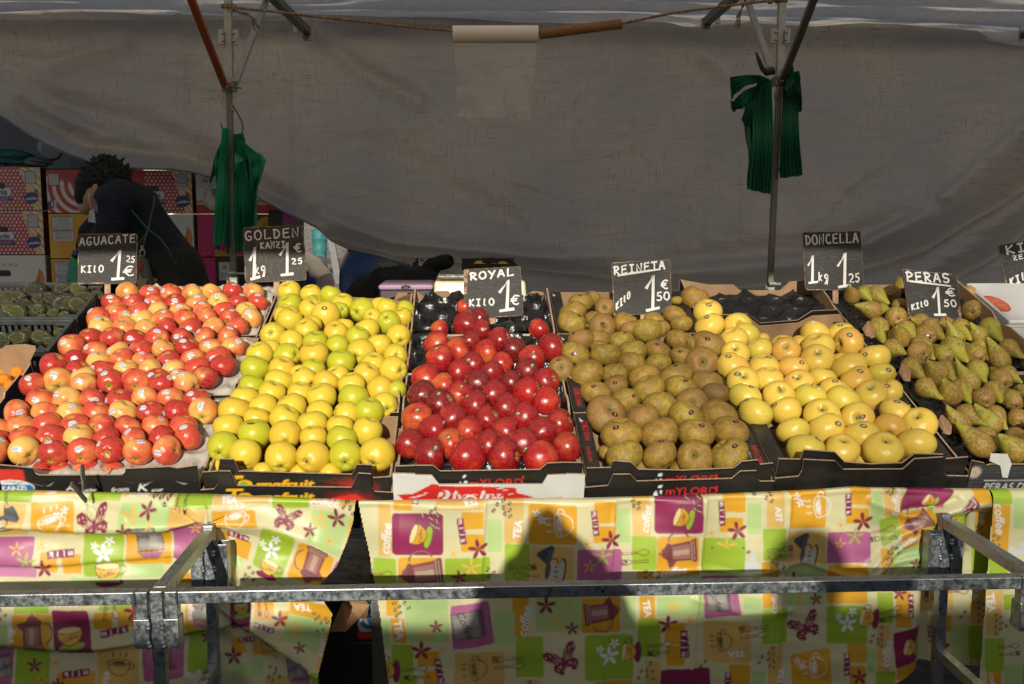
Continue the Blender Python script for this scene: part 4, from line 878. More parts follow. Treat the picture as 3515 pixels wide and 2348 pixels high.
def rail(label, x0, x1, z0, z1, holes):
    t = thing('front_rail', label, 'rail', ((x0 + x1) / 2, 1.648, (z0 + z1) / 2), 'horizontal steel rails of the trestles')
    m = MB(); m.bar((x0, 1.648, z0), (x1, 1.648, z1), .024, .0215, (0, 1, 0)); m.build('tube', M_GALV, t, bevel=.0015)
    for s, x in ((-1, x0), (1, x1)):
        m = MB(); m.box(min(x + s * .001, x + s * .0215), max(x + s * .001, x + s * .0215), 1.637, 1.659, (z0 if s < 0 else z1) - .055, (z0 if s < 0 else z1) + .0105); m.build('hook', M_GALV, t, bevel=.001)
        m = MB()
        for k in range(5): m.lathe([(0, -.002), (.0025, 0), (0, .002)], (x + s * .001, 1.6335, (z0 if s < 0 else z1) - .009 + k * .0045), 6, (0, -1, 0))
        m.build('weld_bead', M_GALV, t, smooth=True)
    for x in holes:
        m = MB(); m.lathe([(0, 0), (.0035, 0), (.0035, .0012), (0, .0012)], (x, 1.6348, z0 + (z1 - z0) * (x - x0) / (x1 - x0)), 10, (0, -1, 0)); m.build('bolt_hole', M_BLACK, t)
zc = .6685
rail('long front steel rail with three drilled holes crossing before the oilcloths', XN + .036, XR - .036, zc, zc, [atY(1332, 2043, 1.635).x, atY(2068, 2045, 1.635).x, atY(2791, 2027, 1.635).x])
rail('left front steel rail running out of the photo on the left', -1.9, XN - .036, zc + .0, zc, [])
# steel clamp biting the cloth edge before the red apples
t = thing('table_clamp', 'dark steel clamp gripping the left oilcloth before the red and yellow apples', 'clamp', atY(*F1(930, 620), 2.0))
m = MB(); A = [F1(880, 300), F1(890, 420), F1(905, 480), F1(905, 570)]
q = [atY(*p, 2.0) for p in A]
for a, b in zip(q, q[1:]): m.bar(a, b, .018, .004, (0, 1, 0))
m.build('upright', M_POST, t, bevel=.001)
m = MB(); m.bar(atY(*F1(765, 498), 1.965), atY(*F1(930, 690), 1.992), .011, .005, (0, 1, 0)); m.build('jaw', M_POST, t, bevel=.001)

# ------------------------------------------------------------------ the table and what lies below it
M_PLY = plain('table_board', (.20, .13, .08), .8)
t = thing('market_table', 'sloping wooden market table under the crates, hidden by the oilcloths', 'table', (.2, 2.6, 0))
m = MB(); m.box(-1.5, 2.1, -.02, 1.02, -.165, -.150, slope); m.build('table_top', M_PLY, t)
for x in (-1.35, -.2, .9, 2.0):
    for tt in (.03, .97):
        p = slope(x, tt, -.166); m = MB(); m.bar((p.x, p.y, 0), (p.x, p.y, p.z - .002), .035); m.build('leg', M_POST, t)
# ================================================================== crates and trays
G1 = Fr(680, 940, 2.178); G2 = Fr(1340, 980, 2.376); G3 = Fr(1860, 960, 2.306); G4 = Fr(2440, 940, 2.306); G5 = Fr(2860, 900, 2.063); G6 = Fr(0, 940, 3.92); G0 = Fr(0, 900, 1.96)
R1 = Fr(0, 400, 2.1345); R5 = Fr(900, 650, 2.348); R6 = Fr(1800, 800, 2.348); R7 = Fr(2600, 750, 2.566)
def wallpt(uv, t):                      # pixel -> (x, h) on the crate wall standing at slope position t
    d = ray(*uv); q = SO + SS * t
    k = (q - CP).dot(SS) / d.dot(SS); P = CP + d * k - SO
    return P.x, P.dot(SN)
def sidept(uv, x):                      # pixel -> (t, h) on a wall at X = x
    d = ray(*uv); P = CP + d * (x / d.x) - SO
    return P.dot(SS), P.dot(SN)
M_KRAFT = plain('kraft_card', (.36, .215, .115), .85, var=.08, scale=25, bump=.15)
M_KEDGE = plain('card_edge', (.42, .29, .18), .9, var=.2, scale=200)
M_CBLK = plain('black_card', (.016, .015, .014), .38, var=.3, scale=18, bump=.05)
M_CWHT = plain('white_card', (.66, .66, .63), .6, var=.05, scale=40, bump=.1)
M_CBLU = plain('blue_card', (.022, .035, .085), .5, var=.2, scale=12)
M_PRINT = attr_mat('printed_card', .38, .0, .05)
M_PRINTG = attr_mat('printed_gloss', .25, .3, 0, 300, .03)
def crate(label, x0, x1, t0, t1, hb, outer, front, back=None, hs=-.012, group=None, ledge=0, notch=None, left=None, right=None, name='fruit_crate', inner=None):
    th = .0045; inner = inner or M_KRAFT
    t = thing(name, label, 'crate', slope((x0 + x1) / 2, (t0 + t1) / 2, hb), group)
    mats = [outer, M_KEDGE, inner]
    m = MB(); pf = [(x0, hb)] + front + [(x1, hb)]
    m.prism([slope(x, t0, h) for x, h in pf], SS * th, (1, 2)); m.build('front_wall', mats, t)
    back = back or [(x0, hs), (x1, hs)]
    m = MB(); pb = [(x1, hb)] + back[::-1] + [(x0, hb)]
    m.prism([slope(x, t1, h) for x, h in pb], -SS * th, (1, 2)); m.build('back_wall', mats, t)
    for x, s, pr in ((x0, 1, left), (x1, -1, right)):
        pr = pr or [(t0 + th + .0005, hs), (t1 - th - .0005, hs)]
        q = [(pr[0][0], hb)] + pr + [(pr[-1][0], hb)]
        if s < 0: q = q[::-1]
        m = MB(); m.prism([slope(x, a, h) for a, h in q], SX * s * th, (1, 2))
        m.build('side_wall', mats, t)
        if ledge:
            m = MB(); xa, xb = sorted((x + s * .0005, x + s * ledge)); m.box(xa, xb, t0 + th + .001, t1 - th - .001, hs + .0008, hs + .0045, slope); m.build('rim_flap', [outer], t)
    m = MB(); m.box(x0 + th + .001, x1 - th - .001, t0 + th + .001, t1 - th - .001, hb + .001, hb + .006, slope); m.build('floor', [inner], t)
    return t
def tray(label, mat, x0, x1, t0, t1, h0, px, pt, depth_, seed, edge=.010, wr=.0, group=None, hole=None, name='fruit_tray'):
    nx, nt_ = int((x1 - x0) / .0032), int((t1 - t0) / .0032)
    X, T = np.meshgrid(np.linspace(x0, x1, nx), np.linspace(t0, t1, nt_))
    w1, w2 = wav(12, 40, 140, seed), wav(14, 120, 400, seed + 1)
    row = np.floor((T - t0) / pt); u = ((X - x0) / px + .5 * (row % 2)) % 1 - .5; v = ((T - t0) / pt) % 1 - .5
    rr = np.sqrt((u * px) ** 2 + (v * pt) ** 2) / (min(px, pt) * .5)
    H = h0 - depth_ * np.clip(1 - rr ** 2, 0, 1) ** .6 * (rr < 1)
    if wr: H = H + wr * (w1(X, T) * .7 + w2(X, T) * .5) + wr * .8 * np.sin(np.arctan2(v, u) * 11) * np.clip(1.1 - rr, 0, 1) * (rr > .2)
    d = np.minimum(np.minimum(X - x0, x1 - X), np.minimum(T - t0, t1 - T))
    H = H + (edge + .003 * w1(X, T)) * np.exp(-(d / .008) ** 2) + .002 * w1(X, T)
    XJ = X + .0015 * w1(T, X) * (d < .002); TJ = T + .003 * w1(X, T) * (d < .004)
    P = np.array(SO)[None, None] + X[..., None] * 0
    P = np.array(SO) + XJ[..., None] * np.array(SX) + TJ[..., None] * np.array(SS) + H[..., None] * np.array(SN)
    o = obj(name, raw_mesh(name, P.reshape(-1, 3), grid_faces(nx, nt_), mat, None, True))
    return tag(o, label, 'tray', group)
M_PULP = plain('paper_pulp', (.44, .40, .35), .95, var=.12, scale=60, bump=.5)
g = NG('black_film'); p = g.pos(); g.P(Base_Color=(.012, .012, .013), Roughness=.16); g.bump(g.noise(1, g.vmul(p, (60, 60, 60)), 4, .6, 1.5), .35, .006); M_FILMB = g.m
def wl(fr, t, *pts): return [wallpt(fr(*p), t) for p in pts]
C0, C1, C2, C3, C4, C5 = -.556, -.154, .252, .663, 1.088, 1.505
GRP = 'fruit crates on the sloping display'
HB = -.115
# --- red and yellow apples
x0, x1 = -.966, C0 - .004
f_ = wl(F1, -.066, (0, 300), (345, 338), (375, 395), (420, 415), (1310, 412), (1345, 385), (1350, 345), (1830, 322), (1905, 340), (2070, 310))
f_ = [(x0, f_[0][1])] + f_[1:-1] + [(x1, f_[-1][1])]
k1 = crate('front black card crate of the red and yellow apples, printed with a blue oval', x0, x1, -.066, .286, HB, M_CBLK, f_, group=GRP)
Pn = Painter(x0, x1, -.075, .03, .0012, (.016, .015, .014)); W = lambda x, y: wallpt(F1(x, y), -.066)
Pn.rrect([W(-60, 345), W(245, 350), W(275, 465), W(-60, 470)], (.62, .035, .025), .05)
c = W(130, 545); kx = (W(230, 545)[0] - W(130, 545)[0]) / 100
Pn.ell(c, 245 * kx, 105 * kx, (.70, .70, .70), 0); Pn.ell((c[0], c[1] - 8 * kx), 235 * kx, 90 * kx, (.06, .22, .06), 0); Pn.poly([W(-100, 495), W(230, 490), W(330, 510), W(362, 550), W(362, 640), W(-100, 640)], (.02, .16, .42)); Pn.ell(W(130, 500), 200 * kx, 17 * kx, (.70, .70, .70), -.05)
Pn.text('KANZi', W(150, 552), 62 * kx, (.8, .8, .8), 0, .0, .03, 1.15)
for s_, x_, y_, h_ in (('A', 745, 545, 72), ('pples', 960, 572, 50), ('from', 1290, 562, 56), ('K', 1540, 540, 96), ('anzi', 1690, 568, 40)): Pn.text(s_, W(x_, y_), h_ * kx, (.8, .8, .78), .04, .35, .012, 1.3)
panel('printed_front', Pn, M_PRINT, lambda U, V: tuple(np.array(SO)[i] + U * np.array(SX)[i] + (-.0672) * np.array(SS)[i] + V * np.array(SN)[i] for i in range(3)), k1, .0018, lambda U, V: V < np.interp(U, [a for a, b in f_], [b for a, b in f_]) - .0016)
crate('middle black card crate of the red and yellow apples', x0, x1, .292, .626, HB, M_CBLK, [(x0, -.004), (x1, -.004)], group=GRP)
crate('rear black card crate of the red and yellow apples below the AGUACATE sign', x0, x1, .632, .985, HB, M_CBLK, [(x0, -.008), (x1, -.008)], group=GRP)
for i, (a, b, lab) in enumerate(((-.068, .284, 'front'), (.288, .622, 'middle'), (.628, .98, 'rear'))):
    tray(lab + ' grey paper pulp tray showing its ragged edge under the red and yellow apples', M_PULP, x0 + .004, x1 - .006, a, b, -.018, .0665, .062, .014, 40 + i, .012, group='pulp trays')
# --- yellow apples: two nested crates with yellow lettering
def lettered(label, label2, x0, x1, top, low, paint, mat, t1, hb=HB, outer2=None, ledge=0, backp=None):
    a = crate(label, x0 + .005, x1 - .005, -.066, t1, hb, mat, [(x0 + .005, top[0][1])] + top[1:-1] + [(x1 - .005, top[-1][1])], backp, group=GRP, ledge=ledge)
    b = crate(label2, x0, x1, -.078, t1 - .02, hb - .012, outer2 or mat, [(x0, low[0][1])] + low[1:-1] + [(x1, low[-1][1])], [(x0, -.06), (x1, -.06)], hs=-.03, group=GRP)
    for c_, pr, t_, k in ((a, top, -.066, 0), (b, low, -.078, 1)):
        P = paint(k)
        if P: panel('printed_front', P, M_PRINT, lambda U, V, t_=t_: tuple(np.array(SO)[i] + U * np.array(SX)[i] + (t_ - .0012) * np.array(SS)[i] + V * np.array(SN)[i] for i in range(3)), c_, .0018, lambda U, V, pr=pr, x0=x0, x1=x1: (V < np.interp(U, [q[0] for q in pr], [q[1] for q in pr]) - .0016) & (U > x0 + .006) & (U < x1 - .006))
    return a, b
tp = wl(F2, -.066, (110, 490), (280, 480), (300, 360), (432, 365), (482, 480), (1590, 512), (1642, 415), (1785, 420), (1795, 545), (1950, 535))
lo = wl(F2, -.078, (125, 665), (240, 655), (275, 610), (285, 478), (400, 480), (465, 622), (1585, 640), (1650, 500), (1775, 508), (1790, 640), (1815, 680), (1945, 690))
def p_t(k):
    t_ = -.066 if k == 0 else -.078; W = lambda x, y: wallpt(F2(x, y), t_); dy = 0 if k == 0 else 125
    P = Painter(C0, C1, -.08, .035, .0011, (.014, .013, .012)); kx = abs(W(200, 600)[0] - W(100, 600)[0]) / 100
    Y_, R_ = (.80, .42, .01), (.66, .03, .02)
    for i in range(24):
        for j in range(9):
            x, y = 1300 + i * 24 + (j % 2) * 12 - 10 * k, 540 + dy + j * 14; r = 10 * (1 - abs(i - 10 - j * .4) / 16) * (.4 + j * .12)
            if r > 1.5: P.ell(W(x, y), r * kx, r * kx, R_, n=10)
    P.poly([W(1390, 610 + dy), W(1620, 575 + dy), W(1750, 640 + dy), W(1400, 660 + dy)], R_, .0 if k == 0 else 1)
    P.text('T', W(450, 590 + dy), 165 * kx, Y_, 0, .22, .03, 1.2); P.ell(W(545, 612 + dy), 76 * kx, 62 * kx, Y_); P.ell(W(528, 608 + dy), 46 * kx, 34 * kx, (.18, .42, .03), .5)
    P.text('rnafruit', W(935, 606 + dy), 118 * kx, Y_, 0, .22, .035, 1.25)
    return P
lettered('upper black crate with yellow lettering holding the front yellow apples', 'lower black crate with yellow lettering under the yellow apples', C0, C1, tp, lo, p_t, M_CBLK, .20)
crate('second black crate of the yellow apples', C0 + .004, C1 - .004, .206, .42, HB, M_CBLK, [(C0, -.006), (C1 - .004, -.006)], group=GRP, right=[(.212, -.004), (.25, -.004), (.26, .012), (.29, .012), (.30, -.004), (.41, -.004)])
bk = [(C0 + .004, -.01)] + wl(R5, .93, (1062, 890), (1092, 832), (1162, 832), (1240, 905)) + [(C1 - .004, -.01)]
crate('rear black crate of the yellow apples with a brown corner flap', C0 + .004, C1 - .004, .426, .93, HB, M_CBLK, [(C0 + .004, -.006), (C1 - .004, -.006)], bk, group=GRP)
# --- glossy red apples: white crate with a red brush mark, a black crate nested in it
tp = wl(F3, -.066, (360, 430), (362, 425), (530, 425), (600, 480), (1580, 465), (1650, 402), (1820, 395), (1822, 400))
lo = wl(F3, -.078, (150, 500), (355, 505), (360, 515), (522, 520), (592, 608), (1600, 605), (1652, 518), (1835, 510), (1840, 505), (2040, 510))
def p_r(k):
    W = lambda x, y: wallpt(F3(x, y), -.066 if k == 0 else -.078); kx = abs(W(200, 600)[0] - W(100, 600)[0]) / 100
    if k == 0:
        P = Painter(C1, C2, -.08, .035, .0011, (.014, .013, .012))
        P.text('mYLORD', W(1150, 592), 95 * kx, (.80, .03, .03), 0, 0, .0, .98); P.poly([W(1405, 520), W(1418, 520), W(1408, 555), W(1398, 555)], (.8, .03, .03))
        P.poly([W(785, 590), W(800, 575), W(812, 610), W(790, 610)], (.75,) * 3); P.poly([W(830, 575), W(862, 570), W(868, 610), W(835, 610)], (.75,) * 3); P.poly([W(838, 512), W(856, 512), W(850, 528), W(830, 545), W(815, 535)], (.75,) * 3)
        return P
    P = Painter(C1, C2, -.085, .035, .0011, (.66, .66, .63)); R_ = (.62, .022, .02)
    P.poly([W(*q) for q in ((175, 705), (330, 700), (420, 655), (520, 600), (700, 625), (1000, 625), (1180, 632), (1340, 640), (1350, 690), (1520, 730), (1400, 760), (300, 800), (240, 760))], R_)
    for q in ((350, 730, 60), (420, 712, 40), (1190, 645, 45), (1240, 660, 30), (460, 690, 25), (1290, 700, 30)): P.ell(W(q[0], q[1]), q[2] * kx, 7 * kx, (.66, .66, .63), .15)
    for c_, b_, dx in (((.70, .70, .68), .05, 0), (R_, .0, 0)):
        P.text('Rivoira', W(885, 735), 185 * kx, c_, 0, .28, b_, 1.0)
    P.ell(W(895, 752), 62 * kx, 52 * kx, (.70, .70, .68)); P.ell(W(897, 760), 46 * kx, 40 * kx, (.62, .02, .02)); P.ell(W(898, 764), 28 * kx, 28 * kx, (.05, .30, .12))
    P.text('Apple', W(1720, 745), 60 * kx, R_, .1, .3, -.005)
    return P
a, b = lettered('black printed liner crate standing in the white crate of glossy red apples', 'white crate with a red brush mark under the glossy red apples', C1, C2, tp, lo, p_r, M_CBLK, .20, outer2=M_CWHT)
for i, (a_, b_, lb) in enumerate(((.206, .408, 'second'), (.412, .632, 'third'))):
    crate(lb + ' white crate of the glossy red apples', C1 + .003, C2 - .003, a_, b_, HB, M_CWHT, [(C1 + .003, -.012), (C2 - .003, -.012)], group=GRP, left=[(a_ + .006, -.008), (a_ + .03, .0), (a_ + .07, .0), (a_ + .08, -.012), (b_ - .006, -.012)], right=[(a_ + .006, -.008), (a_ + .03, .0), (a_ + .07, .0), (a_ + .08, -.012), (b_ - .006, -.012)])
bk = [(C1 + .003, .0)] + wl(R5, .93, (1310, 870), (1380, 850), (1400, 820), (1500, 818), (1535, 868), (1625, 878), (2095, 872), (2180, 820), (2262, 826), (2290, 870)) + [(C2 - .003, .0)]
crate('rear white crate, nearly empty, behind the ROYAL sign', C1 + .003, C2 - .003, .638, .93, HB, M_CWHT, [(C1 + .003, -.012), (C2 - .003, -.012)], bk, group=GRP, left=[(.645, -.004), (.92, .006)], right=[(.645, -.004), (.92, .006)])
for i, (a_, b_, lb) in enumerate(((-.060, .196, 'front black plastic cup tray under the glossy red apples'), (.203, .404, 'second black plastic cup tray under the glossy red apples'), (.409, .63, 'black plastic cup tray with bare cups before the ROYAL sign'), (.642, .92, 'black plastic cup tray, mostly bare, behind the ROYAL sign'))):
    tray(lb, M_FILMB, C1 + .009, C2 - .009, a_, b_, -.016 if i else -.02, .078, .072, .030, 60 + i, .010, .0016, 'black cup trays')
# --- russet apples: black crates with red lettering
tp = wl(F4, -.066, (60, 450), (275, 445), (300, 382), (310, 378), (470, 392), (545, 462), (1000, 472), (1480, 448), (1560, 385), (1720, 370), (1735, 415), (1905, 400))
lo = wl(F4, -.078, (105, 640), (250, 620), (300, 512), (465, 510), (530, 578), (1460, 552), (1545, 480), (1705, 475), (1715, 560), (1740, 580), (1875, 578))
def p_m(k):
    W = lambda x, y: wallpt(F4(x, y), -.066 if k == 0 else -.078); kx = abs(W(200, 600)[0] - W(100, 600)[0]) / 100; dy = 0 if k == 0 else 115
    P = Painter(C2, C3, -.08, .035, .0011, (.014, .013, .012)); R_ = (.85, .02, .035)
    P.text('mYLORD', W(1065, 575 + dy - 20), 88 * kx, R_, 0, 0, .0, 1.02); P.poly([W(1300, 518 + dy - 10), W(1314, 518 + dy - 10), W(1310, 545 + dy), W(1296, 555 + dy)], R_)
    w_ = (.78,) * 3
    P.poly([W(690, 580 + dy), W(715, 550 + dy), W(735, 600 + dy), W(690, 620 + dy)], w_); P.poly([W(748, 545 + dy), W(775, 555 + dy), W(765, 590 + dy), W(752, 580 + dy)], w_); P.poly([W(735, 515 + dy - 10), W(775, 505 + dy - 10), W(770, 525 + dy), W(730, 528 + dy)], w_)
    return P
a, b = lettered('upper black crate with thin red lettering holding the front brown apples', 'lower black crate with thin red lettering under the brown apples', C2, C3, tp, lo, p_m, M_CBLK, .20, ledge=.034)
def ledge_print(par, x0, x1, t0, t1, h, txts):
    P = Painter(x0, x1, t0, t1, .0010, (.014, .013, .012))
    for (s_, x, t_, hh, col, rot) in txts: P.text(s_, (x, t_), hh, col, rot, 0, -.004, 1.1)
    P.poly([(x0 + .004, t1 - .012), (x0 + .012, t1 - .03), (x0 + .006, t1 - .034)], (.7,) * 3)
    return panel('printed_flap', P, M_PRINT, lambda U, V: tuple(np.array(SO)[i] + U * np.array(SX)[i] + V * np.array(SS)[i] + h * np.array(SN)[i] for i in range(3)), par, .0018)
RD, WH = (.70, .02, .02), (.6, .6, .6)
ledge_print(a, C3 - .041, C3 - .009, -.055, .08, -.0062, [("MYLORD'", C3 - .018, .0, .014, RD, -1.57), ('Le Grand Nom de la Pomme', C3 - .033, .0, .006, WH, -1.57)])
ledge_print(a, C2 + .009, C2 + .037, -.055, .19, -.0062, [("tradition", C2 + .022, .02, .011, RD, -1.57), ("MYLORD'", C2 + .024, .12, .014, RD, 1.57)])
for i, (a_, b_, lb) in enumerate(((.206, .414, 'second'), (.420, .632, 'third'), (.638, .93, 'rear'))):
    c_ = crate(lb + ' black crate of the brown apples', C2 + .004, C3 - .004, a_, b_, HB, M_CBLK, [(C2 + .004, -.012), (C3 - .004, -.012)], group=GRP, ledge=.032)
    ledge_print(c_, C2 + .006, C2 + .034, a_ + .01, b_ - .01, -.0062, [("MYLORD'", C2 + .022, a_ + .07, .014, RD, 1.57)])
# --- pale yellow apples: plain black crates
tp = wl(F5, -.066, (-40, 545), (115, 548), (145, 470), (400, 488), (480, 570), (700, 588), (960, 578), (1060, 502), (1300, 508), (1320, 545), (1460, 530))
lo = wl(F5, -.078, (0, 705), (100, 690), (130, 640), (140, 550), (405, 562), (470, 632), (965, 630), (1060, 545), (1300, 530), (1305, 660), (1330, 685), (1425, 690))
a, b = lettered('upper plain black crate holding the front pale yellow apples', 'lower plain black crate under the pale yellow apples', C3, C4, tp, lo, lambda k: None, M_CBLK, .222, ledge=.036)
crate('second plain black crate of the pale yellow apples', C3 + .004, C4 - .002, .228, .47, HB, M_CBLK, [(C3 + .004, -.012), (C4 - .002, -.012)], group=GRP, ledge=.034)
q = [(C3 + .004, -.03)] + wl(G4, .706, (200, 330), (290, 335), (390, 410), (690, 385), (800, 330), (1020, 318)) + [(C4 - .002, -.01)]
crate('third plain black crate of the pale yellow apples with a brown inner back', C3 + .004, C4 - .002, .475, .706, HB, M_CBLK, [(C3 + .004, -.012), (C4 - .002, -.012)], q, group=GRP, ledge=.034)
q = [(C3 + .004, -.02)] + wl(G4, .716, (20, 330), (290, 318), (392, 392), (690, 368), (802, 295), (1000, 285)) + [(C4 + .004, -.01)]
bk = [(C3 + .004, .0)] + wl(G4, 1.0, (-20, 85), (180, 85), (232, 130), (545, 130), (622, 60), (672, 58)) + [(C4 + .004, .005)]
crate('rear black crate with empty black cups and a brown back, below the DONCELLA sign', C3 + .004, C4 + .004, .716, 1.0, HB, M_CBLK, q, bk, group=GRP, left=[(.722, -.01), (.99, .004)], right=[(.722, -.01), (.80, -.008), (.86, .0), (.99, .004)])
tray('black plastic cup tray, empty, under the brown crate back beside the DONCELLA sign', M_FILMB, C3 + .012, C4 - .004, .725, .99, -.036, .078, .075, .020, 71, .006, .0010, 'black cup trays')
# --- pears
tp = wl(F5, -.066, (1465, 560), (1640, 580), (1660, 600), (1690, 590), (1966, 590))
x1 = C5
tp = [(C4 + .006, tp[0][1])] + tp[1:] + [(x1, tp[-1][1])]
pc = crate('front black crate of the pears printed with a round red and green target', C4 + .006, x1, -.066, .16, HB, M_CBLK, tp, group=GRP)
W = lambda x, y: wallpt(F5(x, y), -.066); kx = abs(W(1600, 600)[0] - W(1500, 600)[0]) / 100
P = Painter(C4, x1 + .02, -.085, .03, .0011, (.018, .018, .020))
for i in range(26): P.line([W(1480, 575 + i * 9), W(2400, 570 + i * 9)], .0012, (.06, .065, .07) if i % 3 else (.12, .125, .13))
for r, col in ((46, (.70, .70, .68)), (38, (.55, .03, .06)), (28, (.70, .70, .68)), (19, (.10, .35, .06)), (8, (.75, .55, .05))): P.ell(W(1552, 655), r * kx, r * kx, col)
for k in range(18): P.ell((W(1552, 655)[0] + 56 * kx * math.cos(k * .35), W(1552, 655)[1] + 56 * kx * math.sin(k * .35)), 4 * kx, 5 * kx, (.6, .6, .6), k * .35, n=8)
P.line([W(1630, 722), W(2500, 716)], .0014, (.8,) * 3); P.text('PERAS DE RINCON', W(2010, 768), 62 * kx, (.78,) * 3, -.0, .15, -.012, 1.0)
panel('printed_front', P, M_PRINT, lambda U, V: tuple(np.array(SO)[i] + U * np.array(SX)[i] + (-.0672) * np.array(SS)[i] + V * np.array(SN)[i] for i in range(3)), pc, .0018, lambda U, V, tp=tp: (V < np.interp(U, [q_[0] for q_ in tp], [q_[1] for q_ in tp]) - .0016) & (U > C4 + .008))
m = MB(); fp = wl(F5, -.070, (1690, 500), (1830, 505), (1865, 585), (1850, 620), (1830, 700), (1785, 695), (1770, 600), (1680, 560)); m.prism([slope(x, -.0705, h) for x, h in fp], SS * .002); m.build('torn_flap', M_CWHT, pc)
for i, (a_, b_, lb) in enumerate(((.166, .40, 'second'), (.406, .63, 'third'), (.636, .98, 'rear'))):
    crate(lb + ' dark crate of the pears', C4 + .006, x1, a_, b_, HB, M_CBLK, [(C4 + .006, -.02), (x1, -.02)], group=GRP, right=[(a_ + .006, .012), (a_ + .05, .03), (b_ - .05, .03), (b_ - .006, .02)])
    for q in ((G5(205, 470), G5(235, 448), G5(275, 490), G5(285, 535), G5(230, 520)), (G5(462, 775), G5(478, 748), G5(530, 800), G5(535, 845), G5(500, 840)), (G5(735, 1140), G5(752, 1118), G5(820, 1185), G5(822, 1222), G5(790, 1215)))[2 - i:3 - i]:
        o_ = [atP(*uv, -.004) for uv in q]
        m = MB(); m.prism([Vector((v.x, v.y, v.z)) + SN * (.012 if k in (1, 2) else 0) for k, v in enumerate(o_)], SX * .004 + SN * .003); tag(m.build('card_flap', [M_KRAFT]), ['brown card flap beside the front pears', 'brown card flap sticking up at the middle of the pear stack', 'brown card flap near the back of the pear stack'][i], 'flap', 'brown card flaps')
for i, (a_, b_, lb) in enumerate(((-.055, .155, 'front'), (.172, .395, 'second'), (.412, .625, 'third'), (.642, .97, 'rear'))):
    tray(lb + ' black plastic liner under the pears', M_FILMB, C4 + .014, x1 - .008, a_, b_, -.022, .09, .10, .016, 80 + i, .008, .003, 'black liners under the pears')

# ------------------------------------------------------------------ avocado crates, orange carton
M_PLAS = plain('black_plastic', (.05, .056, .057), .42, var=.2, scale=30)
def slat_crate(label, x0, x1, t0, t1):
    t = thing('plastic_crate', label, 'crate', slope(x1 - .3, (t0 + t1) / 2, HB), 'black slatted plastic crates')
    m = MB(); r = .012
    for a in ((x0, x1, t0, t0 + r), (x0, x1, t1 - r, t1), (x0, x0 + r, t0 + r + .0005, t1 - r - .0005), (x1 - r, x1, t0 + r + .0005, t1 - r - .0005)): m.box(a[0], a[1], a[2], a[3], -.014, .0, slope)
    for a in ((x1 - .045, x1 - r - .0005, t0 + r + .0005, t0 + .03), (x1 - .045, x1 - r - .0005, t1 - .03, t1 - r - .0005)): m.box(*a, -.010, -.002, slope)
    m.build('rim', M_PLAS, t, bevel=.0015)
    for x in (x0 + .002, x1 - .006):
        m = MB(); k = t0 + .006
        while k < t1 - .008: m.box(x, x + .004, k, k + .008, -.075, -.0145, slope); k += .0175
        m.box(x, x + .004, t0 + .002, t1 - .002, HB, -.0755, slope); m.build('slatted_side', M_PLAS, t)
    for tt in (t0 + .002, t1 - .006):
        m = MB(); k = x0 + .009
        while k < x1 - .016: m.box(k, k + .0095, tt, tt + .004, -.052, -.0145, slope); k += .0178
        m.box(x0 + .008, x1 - .008, tt, tt + .004, HB, -.0525, slope); m.build('slatted_side', M_PLAS, t)
    m = MB(); m.box(x0 + .007, x1 - .007, t0 + .007, t1 - .007, HB, HB + .005, slope); m.build('floor', M_PLAS, t)
slat_crate('rear black slatted crate of avocados below the banana cartons', -1.60, -1.082, .735, .992)
slat_crate('front black slatted crate of avocados behind the blue orange carton', -1.60, -1.085, .500, .730)
crate('dark blue carton of oranges with a bare brown inner back', -1.50, -1.106, .20, .47, HB, M_CBLU, [(-1.50, -.01), (-1.106, -.01)], [(-1.50, .02)] + wl(G6, .47, (10, 1010), (90, 960), (345, 945), (480, 970), (495, 1010), (470, 1050)) + [(-1.106, .004)], hs=-.006, right=[(.206, -.012), (.30, -.010), (.31, .0), (.40, .0), (.41, -.01), (.464, -.004)], name='orange_carton')
crate('dark blue carton cut by the left photo edge, before the oranges', -1.50, -1.02, -.02, .19, HB, M_CBLU, [(-1.50, -.012), (-1.02, -.012)], hs=-.012, name='orange_carton')
# ================================================================== fruit
def fruit_rev(prof, n=36, lobes=0.0, lob_n=5, seed=0, dent=.02):
    """body of revolution from (r, z), stem end up; unit radius"""
    f = wav(6, 1.2, 3.0, seed); V = []
    for r, z in prof:
        a = np.arange(n) * 2 * math.pi / n; x, y = np.cos(a), np.sin(a)
        k = 1 + lobes * np.cos(lob_n * a + seed) * max(0, -z) * min(1, r * 1.2) + dent * f(x * 1.3 + z, y * 1.3 - z * .7)
        zz = z * (1 + dent * .8 * f(x + 3, y - 2)) + (.022 * np.cos(lob_n * a + seed) * (r > .3) * (z < -.5) if lobes else 0)
        V.append(np.stack([r * k * x, r * k * y, zz + 0 * x], 1))
    V = np.concatenate(V); m_ = len(prof); F = []
    for i in range(m_ - 1):
        for j in range(n): F.append((i * n + j, (i + 1) * n + j, (i + 1) * n + (j + 1) % n, i * n + (j + 1) % n))
    F.append(tuple(range(n))); F.append(tuple(reversed(range((m_ - 1) * n, m_ * n))))
    return V, F
def apple_prof(h=.86, top=.16, bot=.13, tw=.34, bw=.30, taper=.06, sq=.0, n=30):
    P = []
    for i in range(n + 1):
        a = .03 + (math.pi - .06) * i / n; c, s_ = math.cos(a), math.sin(a)
        r = s_ ** (1 - sq) * (1 + taper * c); z = h * c
        z -= top * math.exp(-(r / tw) ** 2) * (c > 0) * 1.9; z += bot * math.exp(-(r / bw) ** 2) * (c < 0) * 1.9
        P.append((r, z))
    return P
def hashvec(g):
    r = g.n('ObjectInfo').outputs['Random']
    return g.n('VectorMath', {'operation': 'ADD'}, i0=g.pos(), i1=g.n('CombineXYZ', None, X=g.math('MULTIPLY', r, 37), Y=g.math('MULTIPLY', r, 91), Z=g.math('MULTIPLY', r, 53)).outputs[0]).outputs[0]
